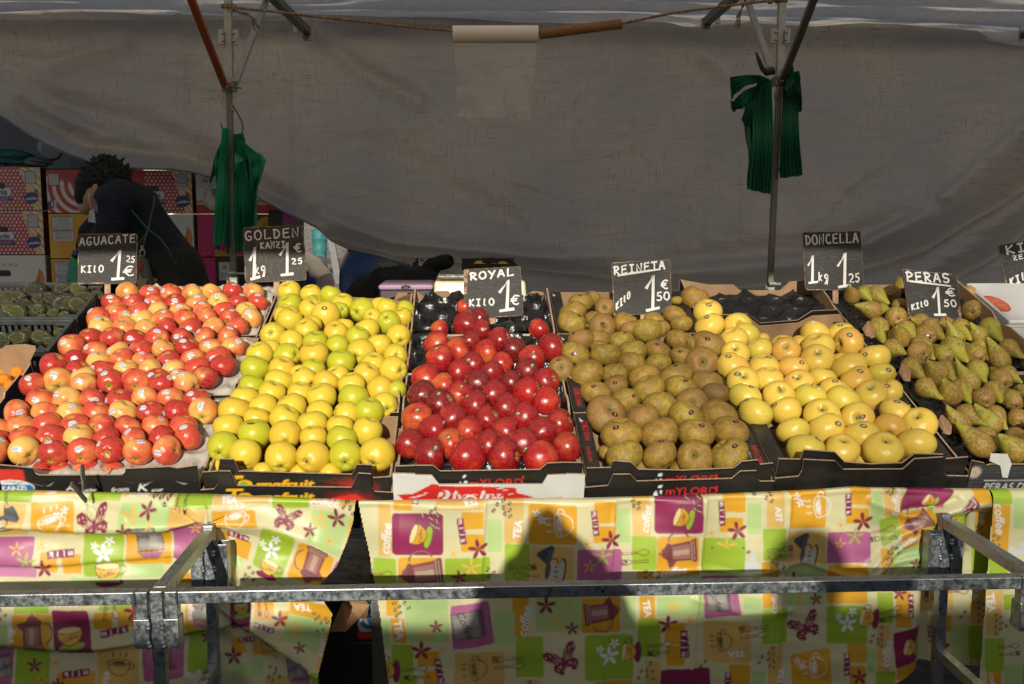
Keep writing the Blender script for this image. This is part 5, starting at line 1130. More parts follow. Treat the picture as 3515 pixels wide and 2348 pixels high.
def apple_mat(name, base, alt, blush, deep, amount, rough, streak=.5, russet=.0, dots=.3, pole=(.16, .17, .03), dotcol=None, coat=.0, specks=0.0):
    """skin colour varies over each fruit and from fruit to fruit (object colour: blush, hue, depth)"""
    g = NG(name); p = g.pos(); q = hashvec(g); oc = g.n('SeparateColor', None, Color=g.n('ObjectInfo').outputs['Color'])
    bl, hue, dp = oc.outputs[0], oc.outputs[1], oc.outputs[2]
    xyz = g.n('SeparateXYZ', None, Vector=p); X, Y, Z = xyz.outputs
    c = g.mix(g.math('ADD', g.math('MULTIPLY', g.noise(1.1, q, 3), .35), g.math('SUBTRACT', hue, .17), True), base, alt)
    low = g.noise(.95, q, 3, .5)
    ang = g.math('ARCTAN2', Y, X)
    st = g.noise(1.0, g.n('CombineXYZ', None, X=g.math('MULTIPLY', ang, 9), Y=g.math('MULTIPLY', Z, .9), Z=g.math('MULTIPLY', g.n('ObjectInfo').outputs['Random'], 60)).outputs[0], 3, .65)
    f = g.math('ADD', g.math('MULTIPLY', g.math('SUBTRACT', low, .5), 2.2), g.math('MULTIPLY', X, .38))
    f = g.math('ADD', f, g.math('MULTIPLY', g.math('SUBTRACT', st, .5), streak))
    f = g.math('ADD', f, g.math('MULTIPLY', Z, .12)); f = g.math('ADD', f, g.math('MULTIPLY', g.math('SUBTRACT', bl, .5), 2.4))
    fb = g.rmp(f, -.70, .75, 0, amount)
    red = g.mix(g.math('ADD', g.math('MULTIPLY', g.rmp(f, .2, 1.2), .45), g.math('MULTIPLY', dp, .75), True), blush, deep)
    c = g.mix(fb, c, red)
    if russet:
        c = g.mix(g.rmp(g.noise(2.4, q, 7, .74), .42, .56, 0, russet), c, (.20, .115, .034)); c = g.mix(g.rmp(g.noise(9, q, 5, .7), .52, .66, 0, .6), c, (.12, .08, .02))
    vd = g.n('TexVoronoi', {'feature': 'F1'}, Vector=q, Scale=8.5); dt = g.rmp(vd.outputs['Distance'], .10, .04, 0, dots)
    c = g.mix(g.rmp(g.noise(5, q, 6, .7), .35, .7, 0, .22), c, tuple(x * .6 for x in base)) if not russet else c; c = g.mix(dt, c, dotcol or (.80, .55, .28))
    if specks: c = g.mix(g.rmp(g.n('TexVoronoi', {'feature': 'F1'}, Vector=q, Scale=2.3).outputs['Distance'], .09, .05, 0, specks), c, (.10, .055, .02))
    rr = g.math('SQRT', g.math('ADD', g.math('MULTIPLY', X, X), g.math('MULTIPLY', Y, Y)))
    pol = g.math('ADD', rr, g.math('MULTIPLY', g.math('SUBTRACT', g.noise(5, q, 4), .5), .22))
    c = g.mix(g.rmp(pol, .34, .10, 0, .75), c, pole); c = g.mix(g.rmp(rr, .10, .045, 0, .9), c, (.035, .022, .012))
    g.P(Base_Color=c, Roughness=g.rmp(g.noise(5, q, 4), .3, .7, rough - .05, rough + .09))
    g.set(g.b.inputs['Subsurface Weight'], .04); g.set(g.b.inputs['Subsurface Radius'], (.08, .04, .02)); g.set(g.b.inputs['Subsurface Scale'], .08)
    if coat: g.P(Coat_Weight=coat, Coat_Roughness=.14)
    g.bump(g.noise(16, q, 4), .10 if not russet else .22, .012)
    return g.m
MA = dict(
    kanzi=apple_mat('red_yellow_skin', (.80, .47, .13), (.72, .52, .10), (.70, .085, .048), (.40, .004, .020), 1.0, .21, .45, dots=.28, pole=(.42, .36, .05)),
    golden=apple_mat('yellow_skin', (.74, .545, .05), (.46, .49, .022), (.74, .43, .035), (.60, .28, .03), .40, .30, .12, dots=.22, pole=(.32, .30, .04), dotcol=(.30, .18, .04)),
    royal=apple_mat('glossy_red_skin', (.70, .20, .045), (.62, .15, .035), (.45, .005, .013), (.15, .0015, .011), 1.0, .24, .9, dots=.05, pole=(.45, .30, .09), coat=.35),
    russet=apple_mat('russet_skin', (.41, .235, .036), (.38, .275, .03), (.33, .15, .04), (.15, .09, .03), .7, .52, .3, russet=.62, dots=.35, pole=(.18, .15, .03), dotcol=(.10, .065, .02)),
    doncella=apple_mat('pale_yellow_skin', (.77, .54, .085), (.62, .53, .065), (.76, .36, .055), (.62, .18, .08), .5, .28, .08, dots=.12, pole=(.36, .28, .06), dotcol=(.34, .20, .05), specks=.45))
PR = dict(kanzi=dict(h=.90, top=.15, bot=.12, taper=.04, tw=.30, bw=.30), golden=dict(h=.99, top=.15, bot=.12, taper=.09, bw=.28, tw=.3), royal=dict(h=1.0, top=.16, bot=.10, taper=.15, bw=.26), russet=dict(h=.82, top=.15, bot=.12, taper=.03, tw=.27, bw=.27), doncella=dict(h=.87, top=.16, bot=.12, taper=.04, tw=.26, bw=.27))
MESH, BVH = {}, {}
for kd, pr in PR.items():
    for v in range(5):
        q = dict(pr); q['h'] *= 1 + .05 * (v - 2) / 2
        V, F = fruit_rev(apple_prof(**q), 36, .018 + .012 * v, 5, v * 3 + len(kd), .030 if kd in ('russet', 'doncella') else .020)
        V = V / np.hypot(V[:, 0], V[:, 1]).max()
        MESH[kd, v] = raw_mesh(kd and {'kanzi': 'red_yellow_apple', 'golden': 'yellow_apple', 'royal': 'red_apple', 'russet': 'brown_apple', 'doncella': 'pale_apple'}[kd], V, F, MA[kd], None, True)
        BVH[kd, v] = BVHTree.FromPolygons([Vector(x) for x in V], F)
M_STEM = plain('fruit_stem', (.10, .06, .03), .8, scale=40)
m = MB(); m.tube([(0, 0, 0), (.02, 0, .2), (.08, .02, .42), (.16, .03, .58)], [.035, .028, .03, .05], 7)
o = m.build('stem', M_STEM, None, True); STEM = o.data; bpy.data.objects.remove(o)
# stickers: thin curved patches, printed
def sticker_mesh(name, rx, ry, paint, nx=30, rc=1.0, rough=.3):
    P = Painter(-rx, rx, -ry, ry, min(rx, ry) / 60, (.8, .8, .8)); paint(P)
    U, Vv = np.meshgrid(np.linspace(-rx, rx, nx), np.linspace(-ry, ry, int(nx * ry / rx))); U, Vv = U.ravel(), Vv.ravel()
    keep = (U / rx) ** 2 + (Vv / ry) ** 2 < 1.0; C = P.sample(U, Vv)
    Z = np.sqrt(np.maximum(0, rc ** 2 - U ** 2 - Vv ** 2)) - rc + .014
    V, F, C = compact(np.stack([U, Vv, Z], 1), grid_faces(nx, int(nx * ry / rx), keep), C)
    me = raw_mesh(name, V, F, M_PRINTG, None, True); set_print(me, C); return me
def p_kz(P):
    P.ell((0, 0), .30, .24, (.80, .80, .80)); P.ell((0, .12), .19, .05, (.62, .05, .04)); P.ell((0, .10), .2, .035, (.8, .8, .8)); P.ell((0, -.12), .18, .07, (.08, .33, .10)); P.ell((0, -.08), .22, .05, (.8, .8, .8))
    P.rrect([(-.24, -.06), (.24, -.03), (.24, .10), (-.24, .07)], (.015, .10, .42), .3); P.text('KANZI', (0, .018), .095, (.85, .85, .85), .05, .0, .03, 1.0)
def p_gr(P):
    P.ell((0, 0), .3, .3, (.012, .012, .012)); P.ell((0, 0), .17, .15, (.35, .02, .02)); P.ell((-.01, -.02), .14, .085, (.05, .40, .16), .6); P.ell((.02, .03), .05, .035, (.6, .62, .5), .6); P.ell((.08, -.06), .05, .03, (.55, .05, .03))
def p_bk(P): P.ell((0, 0), .3, .3, (.012, .010, .010)); P.ell((.0, -.02), .06, .12, (.22, .012, .015), .4); P.ell((.02, .02), .02, .06, (.35, .3, .3), .4)
def p_yl(P): P.ell((0, 0), .3, .3, (.012, .010, .010)); P.poly([(-.2, .06), (.2, .06), (.18, .12), (-.18, .12)], (.6, .05, .03)); P.poly([(-.21, .0), (.21, .0), (.2, .05), (-.2, .05)], (.7, .5, .05))
def p_wh(P): P.ell((0, 0), .3, .3, (.75, .75, .72))
STK = dict(kanzi=sticker_mesh('oval_sticker', .29, .225, p_kz, 40), green=sticker_mesh('leaf_sticker', .205, .16, p_gr), black=sticker_mesh('black_sticker', .165, .125, p_bk), yellow=sticker_mesh('dark_sticker', .26, .13, p_yl), white=sticker_mesh('white_sticker', .16, .11, p_wh))
STKW = dict(kanzi='a blue and white oval sticker', green='a small green leaf sticker', black='a glossy black sticker', yellow='a dark oval sticker', white='a small white sticker')
ORD = ['first', 'second', 'third', 'fourth', 'fifth', 'sixth', 'seventh', 'eighth', 'ninth', 'tenth', 'eleventh', 'twelfth', 'thirteenth', 'fourteenth', 'fifteenth', 'sixteenth', 'seventeenth', 'eighteenth']
# colour letters -> (object colour: blush, hue, depth), words
CW = dict(
    kanzi=dict(R=((.84, .3, .50), 'red'), O=((.70, .2, .06), 'orange red'), Y=((.34, .2, .0), 'yellow'), M=((.50, .5, .35), 'half yellow'), D=((.92, .3, .95), 'deep red')),
    golden=dict(y=((.30, .10, 0), 'yellow'), g=((.15, .85, 0), 'greenish'), o=((.72, .0, .2), 'golden orange'), p=((.22, .0, 0), 'pale yellow')),
    royal=dict(R=((.92, .4, .30), 'red'), O=((.76, .4, .0), 'orange red'), D=((.95, .4, .95), 'dark red'), Y=((.64, .3, .0), 'orange and yellow')),
    russet=dict(b=((.35, .3, .3), 'brown'), g=((.20, .9, .0), 'greenish brown'), o=((.80, .2, .1), 'rusty orange'), d=((.6, .2, .9), 'dark brown'), y=((.10, .95, .0), 'yellow green')),
    doncella=dict(y=((.28, .15, 0), 'yellow'), g=((.20, .75, 0), 'greenish yellow'), p=((.22, .05, 0), 'pale'), o=((.66, .1, .05), 'orange yellow'), r=((.80, .5, .45), 'red blushed')))
NM = dict(kanzi=('red_yellow_apple', 'red and yellow apples'), golden=('yellow_apple', 'yellow apples in the lettered black crates'), royal=('red_apple', 'glossy red apples'), russet=('brown_apple', 'brown russet apples'), doncella=('pale_apple', 'pale yellow apples'))
PL = dict(kanzi='apple', golden='golden apple', royal='glossy apple', russet='russet apple', doncella='creamy apple')
RF = random.Random(11)
def parse(fr, rows):
    out = []
    for row in rows.strip().split('\n'):
        L = []
        for it in row.split(';'):
            it = it.strip()
            if not it: continue
            a = it.split(','); d = dict(p=fr(float(a[0]), float(a[1])), r=float(a[2]) / fr.k, c=a[3], h=0.0)
            for e in a[4:]:
                if e[0] in 'sdt':
                    u, v = e[1:].split('/'); d[e[0]] = fr(float(u), float(v))
                elif e[0] == 'h': d['h'] = float(e[1:]) / 1000
                elif e[0] in 'kKwy': d['kind'] = e
            L.append(d)
        out.append(sorted(L, key=lambda q: q['p'][0]))
    return out
def atT(uv, t=-.028):                 # a lower layer, just behind the front wall
    d = ray(*uv); return CP + d * ((SO + SS * t - CP).dot(SS) / d.dot(SS))
def atL(uv, h):
    P = atP(*uv, h); return P if (P - SO).dot(SS) > -.02 else atT(uv)
def place_apples(kd, rows, where, stk, default_axis, stem):
    rows = rows[::-1]                    # row 1 is the front row
    for ri, row in enumerate(rows):
        for ci, d in enumerate(row):
            P = atP(*d['p'], d['h']) if d['h'] > -.03 else atL(d['p'], d['h']); R = d['r'] * depth(P) / FPX
            col, word = CW[kd][d['c']]; v = RF.randrange(5); me = MESH[kd, v]
            o = bpy.data.objects.new(NM[kd][0], me); COL.objects.link(o)
            tw = (CP - P).normalized(); up = RIGHT.cross(-tw).normalized(); rt_ = (-tw).cross(up).normalized()
            def vdir(uv, lim=.96):
                a, b = (uv[0] - d['p'][0]) / d['r'], -(uv[1] - d['p'][1]) / d['r']; L_ = math.hypot(a, b)
                if L_ > lim: a, b = a * lim / L_, b * lim / L_
                return (rt_ * a + up * b + tw * math.sqrt(max(.02, 1 - a * a - b * b))).normalized()
            pole = -1 if not stem else 1
            if 'd' in d: ax = vdir(d['d'], .85) * pole
            else:
                a, b, c = default_axis(); ax = (rt_ * a + up * b + tw * c).normalized()
            q = Vector((0, 0, 1)).rotation_difference(ax) @ Quaternion((0, 0, 1), RF.uniform(0, 6.28))
            sc = R * {'kanzi': 1.06, 'golden': 1.06, 'royal': 1.13, 'russet': 1.08, 'doncella': 1.07}[kd] * RF.uniform(.98, 1.03)
            o.matrix_world = Matrix.LocRotScale(P, q, Vector((sc, sc, sc)))
            o.color = (min(1, max(0, col[0] + RF.uniform(-.10, .10))), min(1, max(0, col[1] + RF.uniform(-.12, .12))), min(1, max(0, col[2] + RF.uniform(-.1, .1))), 1)
            pos = (ORD[ci] + ' from left') if len(row) > 1 else 'alone'
            sw = 'plain'
            if 's' in d:
                kn = {'k': 'black', 'w': 'white', 'y': 'yellow'}.get(d.get('kind', ' ')[0], stk); sw = {'kanzi': 'stickered', 'green': 'stickered', 'black': 'black stickered', 'white': 'white stickered', 'yellow': 'dark stickered'}[kn]
                n = vdir(d['s']); loc_n = q.inverted() @ n
                hit, nor, _, _ = BVH[kd, v].ray_cast(loc_n * 3, -loc_n)
                if hit is not None:
                    if nor.dot(loc_n) < 0: nor = -nor
                    s_ = bpy.data.objects.new('sticker', STK[kn]); COL.objects.link(s_); s_.parent = o
                    upl = q.inverted() @ up; y_ = (upl - nor * upl.dot(nor)).normalized(); x_ = y_.cross(nor)
                    rm = Matrix((x_, y_, nor)).transposed().to_quaternion() @ Quaternion((0, 0, 1), RF.uniform(-.5, .5) if kn != 'kanzi' else RF.choice([-.25, .1, .3, .35, -.1, 1.3, -.5]))
                    s_.location = hit; s_.rotation_mode = 'QUATERNION'; s_.rotation_quaternion = rm
            if stem and (RF.random() < stem or 't' in d):
                s_ = bpy.data.objects.new('stem', STEM); COL.objects.link(s_); s_.parent = o
                hit, nor, _, _ = BVH[kd, v].ray_cast(Vector((0, 0, 3)), Vector((0, 0, -1)))
                s_.location = (hit or Vector((0, 0, .6))) - Vector((0, 0, .02)); s_.rotation_euler = (RF.uniform(-.2, .2), RF.uniform(-.2, .2), RF.uniform(0, 6.28)); k = RF.uniform(.55, .8); s_.scale = (k, k, k)
            lab = f"{sw} {word} {PL[kd]} {where}, {pos}, {ORD[ri]} row from front"
            tag(o, ' '.join(lab.split()[:16]), 'apple', NM[kd][1])
U_ = RF.uniform
K_ROWS = parse(G0, """858,205,73,M,d820/320;1010,215,70,O,s1015/178;1150,212,70,O,s1100/192;1290,215,68,M,s1300/152,d1250/240;1428,205,68,M;1568,195,70,R,s1578/143;1705,205,68,Y,s1718/142
756,275,75,R,s740/235;902,270,72,R,s857/232;1045,275,70,O,s992/266;1180,277,74,R,s1177/257;1325,280,72,Y,s1325/230;1470,275,70,Y,s1465/218;1600,270,68,R,s1630/218;1735,270,72,O,s1735/217
785,335,75,O,s752/280;935,335,78,O,s905/275;1070,345,75,Y;1215,340,72,Y,s1205/295;1360,335,72,O,s1357/275;1510,335,72,O;1660,335,72,Y
663,382,78,O,s612/328;820,390,78,O,s848/348;955,390,75,Y,s912/347;1097,385,77,O,s1100/325;1247,385,75,O;1397,380,75,R;1543,385,72,R,s1563/323,d1520/410;1690,380,72,Y,s1670/343
680,440,78,Y,s663/377;838,440,78,M,s815/372;985,450,73,Y;1130,447,73,R;1283,445,75,R,s1270/445;1437,440,72,Y,s1415/382;1595,440,75,O,s1580/378
603,510,76,R;753,508,80,R,s733/445;910,523,74,R,s877/512;1062,520,80,O,s1057/463;1225,515,75,R,s1187/500;1377,510,73,O,s1332/462;1535,505,80,O,s1548/443
483,565,86,O,s432/540;640,600,80,O,s582/570;795,605,75,Y,s733/597;950,595,80,R,s880/562;1103,592,78,M,s1053/540;1258,575,78,R,s1232/528;1418,575,80,M,s1393/550;1570,575,80,O,s1603/533,d1575/640
512,655,76,D,s500/648;663,675,80,Y,s630/612;820,655,82,O,s775/605;970,667,75,O,s953/607;1135,662,78,R,s1102/603;1297,655,82,O,s1285/625;1468,645,85,O,s1437/648
360,700,88,R;525,730,80,R;690,730,80,R,s627/712;850,725,80,Y,s825/692;1008,725,82,M,s1080/680;1167,720,77,Y,s1110/688;1330,715,85,O;1502,697,87,R
565,780,82,Y,s497/735;740,790,80,O;900,790,80,O;1060,790,80,R,s1018/760;1190,785,80,O,s1177/735
220,825,85,R,s190/782;393,800,95,M,s363/757,d395/858;565,830,85,O,s540/803;745,808,87,R,s703/748,d730/842;920,810,90,O,d900/850;1085,820,85,R,s1137/778;1258,825,90,O,s1223/757;1380,775,88,D
270,935,90,O,s240/930;450,930,92,Y,s383/890;625,930,85,R,s635/930;803,935,85,R,s720/930;972,920,85,O,s950/880,d940/965;1147,920,88,M,s1117/875;1325,930,88,R,s1283/887
118,1020,95,O,s135/1013;305,1015,88,O;478,1020,90,Y,s487/968;650,1015,87,O;828,1010,92,Y,s760/1005;1010,1015,88,R,s963/980;1190,1010,88,R,s1100/1020;1368,1005,95,M,s1352/962,d1360/1055
-20,1140,90,O;135,1110,90,O;315,1100,95,O;500,1105,95,O,s490/1088;680,1110,88,R;862,1115,95,R;1050,1110,90,O,s1087/1052;1235,1110,90,O
-40,1190,95,R;160,1190,95,O;345,1185,93,R;530,1180,95,Y,s490/1110;713,1190,90,R;900,1200,93,O,s857/1137;1085,1185,88,R;1265,1175,95,O,s1233/1110
-25,1265,98,R,s0/1193;165,1270,100,M,s113/1260,d210/1308;360,1285,97,R,s325/1210,d335/1355;555,1280,95,O,s533/1257,d540/1333;743,1265,95,R,s663/1220,d718/1295;928,1275,93,O,s945/1212,d910/1345;1125,1265,100,O,s1065/1285,d1200/1265
280,1400,62,R,h-34;410,1408,75,O,h-34;550,1405,60,O,h-34;630,1400,62,R,h-34;760,1405,70,O,h-34""")
place_apples('kanzi', K_ROWS, 'in far left stack', 'kanzi', lambda: (U_(-.5, .5), U_(.6, 1.0), U_(-.15, .45)) if RF.random() < .75 else (U_(-.9, .9), U_(-.2, .5), U_(-.6, .1)), 0)
GO_ROWS = parse(G1, """685,140,83,y;845,160,78,y;990,165,80,g
688,235,87,g;870,235,78,g;1080,235,87,y;1222,270,93,g,d1175/290;1360,245,72,y;1410,260,80,y;1550,270,68,g
660,315,88,y;835,270,83,y;1060,275,66,g,d1085/262;955,312,103,y,s945/262;1305,325,72,y,d1280/290;1425,360,88,g,d1400/315;1530,325,72,o
685,350,93,y;815,430,90,y;850,385,75,y;1095,400,68,y;1032,445,88,o;1262,420,92,p;1500,470,90,p,d1518/508
558,455,95,y,d540/432;697,510,90,p,d715/555;877,520,92,g;1190,480,88,g;1355,535,88,p;1475,612,88,y,d1485/608
540,570,75,y;1040,545,85,g,d985/595;1215,590,102,y,d1170/618;465,610,100,y
668,615,100,g;868,610,102,o;1072,670,102,g;1310,680,90,y;1460,720,105,y,d1520/720
423,715,105,g;625,715,95,o;760,745,70,y;860,720,88,g;1045,765,85,y;1255,760,95,o
400,845,95,g;603,815,102,p;795,795,95,y,s740/720,y;955,815,95,o;1150,840,100,y;1360,870,108,o;1480,870,75,g
345,940,102,y;552,900,97,y;760,900,90,y;925,925,108,y;1160,935,108,g;1395,985,95,y,d1420/1015
270,1030,115,o;490,1000,100,y;703,1000,108,y;905,1045,100,y;1105,1050,95,y;1275,1035,107,g
435,1090,98,o;643,1090,112,y;855,1130,107,y;1060,1150,100,y;1265,1180,108,p
228,1150,112,y;420,1205,120,g,s395/1122,y;650,1210,112,o,d655/1265;862,1230,102,o,s838/1145,y;1072,1245,108,g
183,1295,115,g,d150/1345;352,1350,115,p,d325/1450;620,1372,115,y,d620/1450;855,1372,123,o,d797/1415;1103,1360,120,g,d1098/1420;1337,1355,125,o,d1300/1430
135,1445,60,y,h-36;490,1480,75,y,h-36;755,1490,70,y,h-36;985,1500,85,y,h-36;1250,1480,70,y,h-36""")
place_apples('golden', GO_ROWS, 'in second stack', 'green', lambda: (U_(-.5, .5), U_(.65, 1.0), U_(-.1, .5)) if RF.random() < .85 else (U_(-.9, .9), U_(-.2, .5), U_(-.6, .1)), 0)
RO_ROWS = parse(G2, """600,175,62,O;720,270,85,D
400,360,75,Y;610,320,100,R;740,365,80,R,s770/355;1210,360,85,R
375,485,100,O;545,535,105,O;660,465,88,R;885,450,98,R;780,545,100,Y;1015,530,98,D;1310,515,110,R
400,600,115,R,s377/518;660,650,100,R,s640/608;910,640,88,O;1150,595,102,O,s1165/548
575,715,108,R;830,715,93,R;1110,705,105,D,s1150/658
285,765,115,O;430,820,98,Y;705,800,103,D;980,795,98,D;1265,785,107,R,s1245/828,d1345/750
255,900,112,D;570,895,105,R,s578/828;850,895,113,R;1115,875,112,O
400,975,120,D,s395/895;690,990,127,R,s630/905;955,995,112,R;1275,955,117,O,s1190/900
215,1085,122,Y,s218/1020;500,1090,115,R;785,1095,107,R;1090,1080,113,R,s1043/1045;1375,1130,115,R
345,1175,110,O,s418/1125;650,1195,113,R;930,1190,112,R;1225,1200,113,R
165,1295,115,R;490,1295,120,Y,s475/1245;790,1305,115,R;1075,1290,118,R,s1100/1330;1430,1325,120,R
318,1380,132,R,s362/1328;635,1400,135,O;925,1390,135,R;1235,1410,130,O""")
place_apples('royal', RO_ROWS, 'in white crate stack', 'green', lambda: (U_(.55, 1.0), U_(-.1, .55), U_(-.35, .35)) if RF.random() < .72 else (U_(-1, -.5), U_(.1, .6), U_(-.4, .2)), .8)
RE_ROWS = parse(G3, """390,150,72,b,s370/105;310,180,95,g,s305/125;500,225,80,o,d490/230;1065,165,45,y;1210,150,110,b
245,265,105,b;410,310,70,o;890,320,80,b;660,350,100,b;1050,285,97,b,s1130/245
235,345,112,y,s302/285;480,375,105,o,s480/340,d500/378;690,390,75,o;930,390,85,b;1105,350,85,b
315,480,108,o,s252/425;445,470,85,b;625,480,97,g,s660/412;830,405,118,y;1080,480,97,b;1210,510,75,b,s1150/495;1315,520,128,d,s1312/470
265,590,118,g,s250/588;460,540,72,b;505,595,115,g;720,570,112,g;920,565,108,b,s915/510;1110,610,95,b,s1098/570
155,710,103,o,s130/628,d145/680;715,665,108,b;925,660,100,g;1265,660,130,o,d1280/650
360,750,130,b;575,750,105,g;805,775,130,b;1055,775,133,b,s1060/675
425,895,120,b,s410/845;585,840,100,o,s580/818;845,870,130,g;1100,860,127,g,s1140/800;1305,820,122,b
665,960,113,g,s722/922;930,1000,128,g;1185,985,125,o,d1182/962;1375,905,110,d
510,1065,155,o,s588/1068,d560/1000;800,1090,125,o;1135,1080,145,g,s1180/1052;1405,1090,150,b
630,1225,158,b,s585/1170;935,1220,148,b;1225,1220,140,b,s1265/1158;1490,1205,143,b,s1535/1125
655,1395,142,g;935,1390,138,b,s948/1280;1215,1405,142,b,d1190/1380;1483,1390,150,g,s1527/1320
1655,1425,60,b,h-38;785,1480,60,b,h-38;1080,1490,70,b,h-38;510,1370,70,b,h-38;1370,1480,60,b,h-38""")
place_apples('russet', RE_ROWS, 'in brown stack', 'black', lambda: (U_(-.6, .6), U_(.75, 1.0), U_(-.25, .38)), .12)
DO_ROWS = parse(G4, """-25,306,112,y,s-17/245;
-10,415,117,p,s-35/338;215,415,110,y,d235/380;280,480,105,g;820,465,105,p,s812/385,w;1035,480,107,y,s1025/407
185,525,110,p;405,520,60,y,h-20;575,560,98,y,s545/513;500,575,55,y,s500/547,h-20;700,550,75,y,h-20;1095,550,120,r,s1098/487,d1000/560
195,640,113,y,d190/575;385,600,97,g;595,610,112,r,s575/573,d590/560;850,590,130,y;1300,665,117,y,s1230/642
175,745,130,o,s142/658;420,740,115,p,s465/655;845,680,128,y,s840/605,d845/600;1015,690,70,y,h-20
655,750,118,o,s717/703;1095,750,137,y;1345,800,112,g,s1402/762
255,860,128,p,s207/783,d265/790;455,840,112,y,s437/738;700,880,125,o,s655/805,d680/800;885,830,110,y,s925/738;1150,850,127,o,s1180/773
270,980,130,g,s325/888;540,965,125,p,s558/902,d560/900;975,930,118,y,s985/848;1270,960,123,p,s1265/868,d1260/880;1410,935,110,p,s1398/885
355,1105,132,g,s285/1003;600,1085,115,y,s515/1040;785,980,122,g,s860/905,w;1045,1005,128,g
880,1130,140,y,d885/1045;1160,1150,130,y,s1203/1130,d1155/1135;1465,1100,125,y,s1478/1008
650,1245,127,y;915,1235,140,p,s1000/1190;1415,1230,128,r,d1405/1290;1645,1190,138,y,d1630/1100
750,1390,145,g,s852/1305;1195,1290,138,p,s1210/1205
1040,1395,133,p,d1060/1290;1360,1400,150,p,d1400/1290;1625,1350,150,y
1195,1460,85,y,h-38;1500,1485,55,y,h-38;900,1440,70,y,h-38""")
place_apples('doncella', DO_ROWS, 'right of brown apples', 'green', lambda: (U_(-.6, .6), U_(.75, 1.0), U_(-.25, .38)), .1)

# ------------------------------------------------------------------ pears
def pear_prof(neck=2.0, nw=.36, n=36):
    P = []
    for i in range(n + 1):
        t = i / n; z = neck - (neck + .93) * (1 - math.cos(math.pi * t)) / 2
        if z < 0: r = math.sqrt(max(0, 1 - (z / .95) ** 2))
        else:
            u = z / neck; r = (1 - nw) * math.exp(-(u * 1.9) ** 2) + nw * math.sqrt(max(0, 1 - u ** 4)) * (1 - .18 * u)
        if i == 0: r = .03
        if z < -.5 and r < .4: z += .22 * math.exp(-(r / .22) ** 2)
        P.append((max(r, .02), z))
    return P
def pear_mat():
    g = NG('pear_skin'); p = g.pos(); q = hashvec(g); oc = g.n('SeparateColor', None, Color=g.n('ObjectInfo').outputs['Color'])
    Z = g.n('SeparateXYZ', None, Vector=p).outputs[2]
    c = g.mix(g.noise(1.2, q, 3), (.27, .265, .028), (.40, .365, .045))
    n = g.noise(3.2, q, 8, .72); f = g.math('ADD', g.math('ADD', g.math('ADD', g.math('MULTIPLY', g.math('SUBTRACT', n, .5), 2.0), .5), g.math('MULTIPLY', Z, -.15)), g.math('MULTIPLY', g.math('SUBTRACT', oc.outputs[0], .5), .40))
    rus = g.mix(g.rmp(g.noise(1.3, q, 4), .3, .7), (.36, .18, .045), (.23, .13, .034))
    c = g.mix(g.rmp(f, .33, .47), c, rus)
    c = g.mix(g.rmp(g.noise(6.5, q, 8, .75), .53, .58, 0, .8), c, (.48, .42, .06)); c = g.mix(g.rmp(g.noise(7, q, 6, .75), .60, .70, 0, .6), c, (.10, .065, .02))
    c = g.mix(g.rmp(g.n('TexVoronoi', None, Vector=q, Scale=15).outputs['Distance'], .11, .05, 0, .4), c, (.34, .22, .07))
    xy = g.n('VectorMath', {'operation': 'LENGTH'}, i0=g.vmul(p, (1, 1, 0))).outputs[1 if False else 'Value']
    c = g.mix(g.math('MULTIPLY', g.rmp(xy, .13, .07), g.rmp(Z, .0, -.3)), c, (.03, .02, .012))
    g.P(Base_Color=c, Roughness=g.rmp(g.noise(6, q, 4), .3, .7, .36, .56)); g.bump(g.noise(13, q, 5), .2, .012)
    return g.m
M_PEAR = pear_mat(); PM, PB = [], []
for v in range(5):
    V, F = fruit_rev(pear_prof(2.0, .29 + .025 * v), 32, .01, 5, v + 40, .03)
    z = V[:, 2]; V[:, 0] += .06 * (v - 2) * np.clip(z, 0, 3) ** 2 * .5; V[:, 1] += .05 * ((v * 2) % 5 - 2) * np.clip(z, 0, 3) ** 2 * .4
    PM.append(raw_mesh('pear', V, F, M_PEAR, None, True)); PB.append(BVHTree.FromPolygons([Vector(x) for x in V], F))
m = MB(); m.tube([(0, 0, -.1), (.03, 0, .2), (.13, .03, .42), (.26, .05, .55)], [.07, .055, .05, .085], 7); o = m.build('stem', M_STEM, None, True); PSTEM = o.data; bpy.data.objects.remove(o)
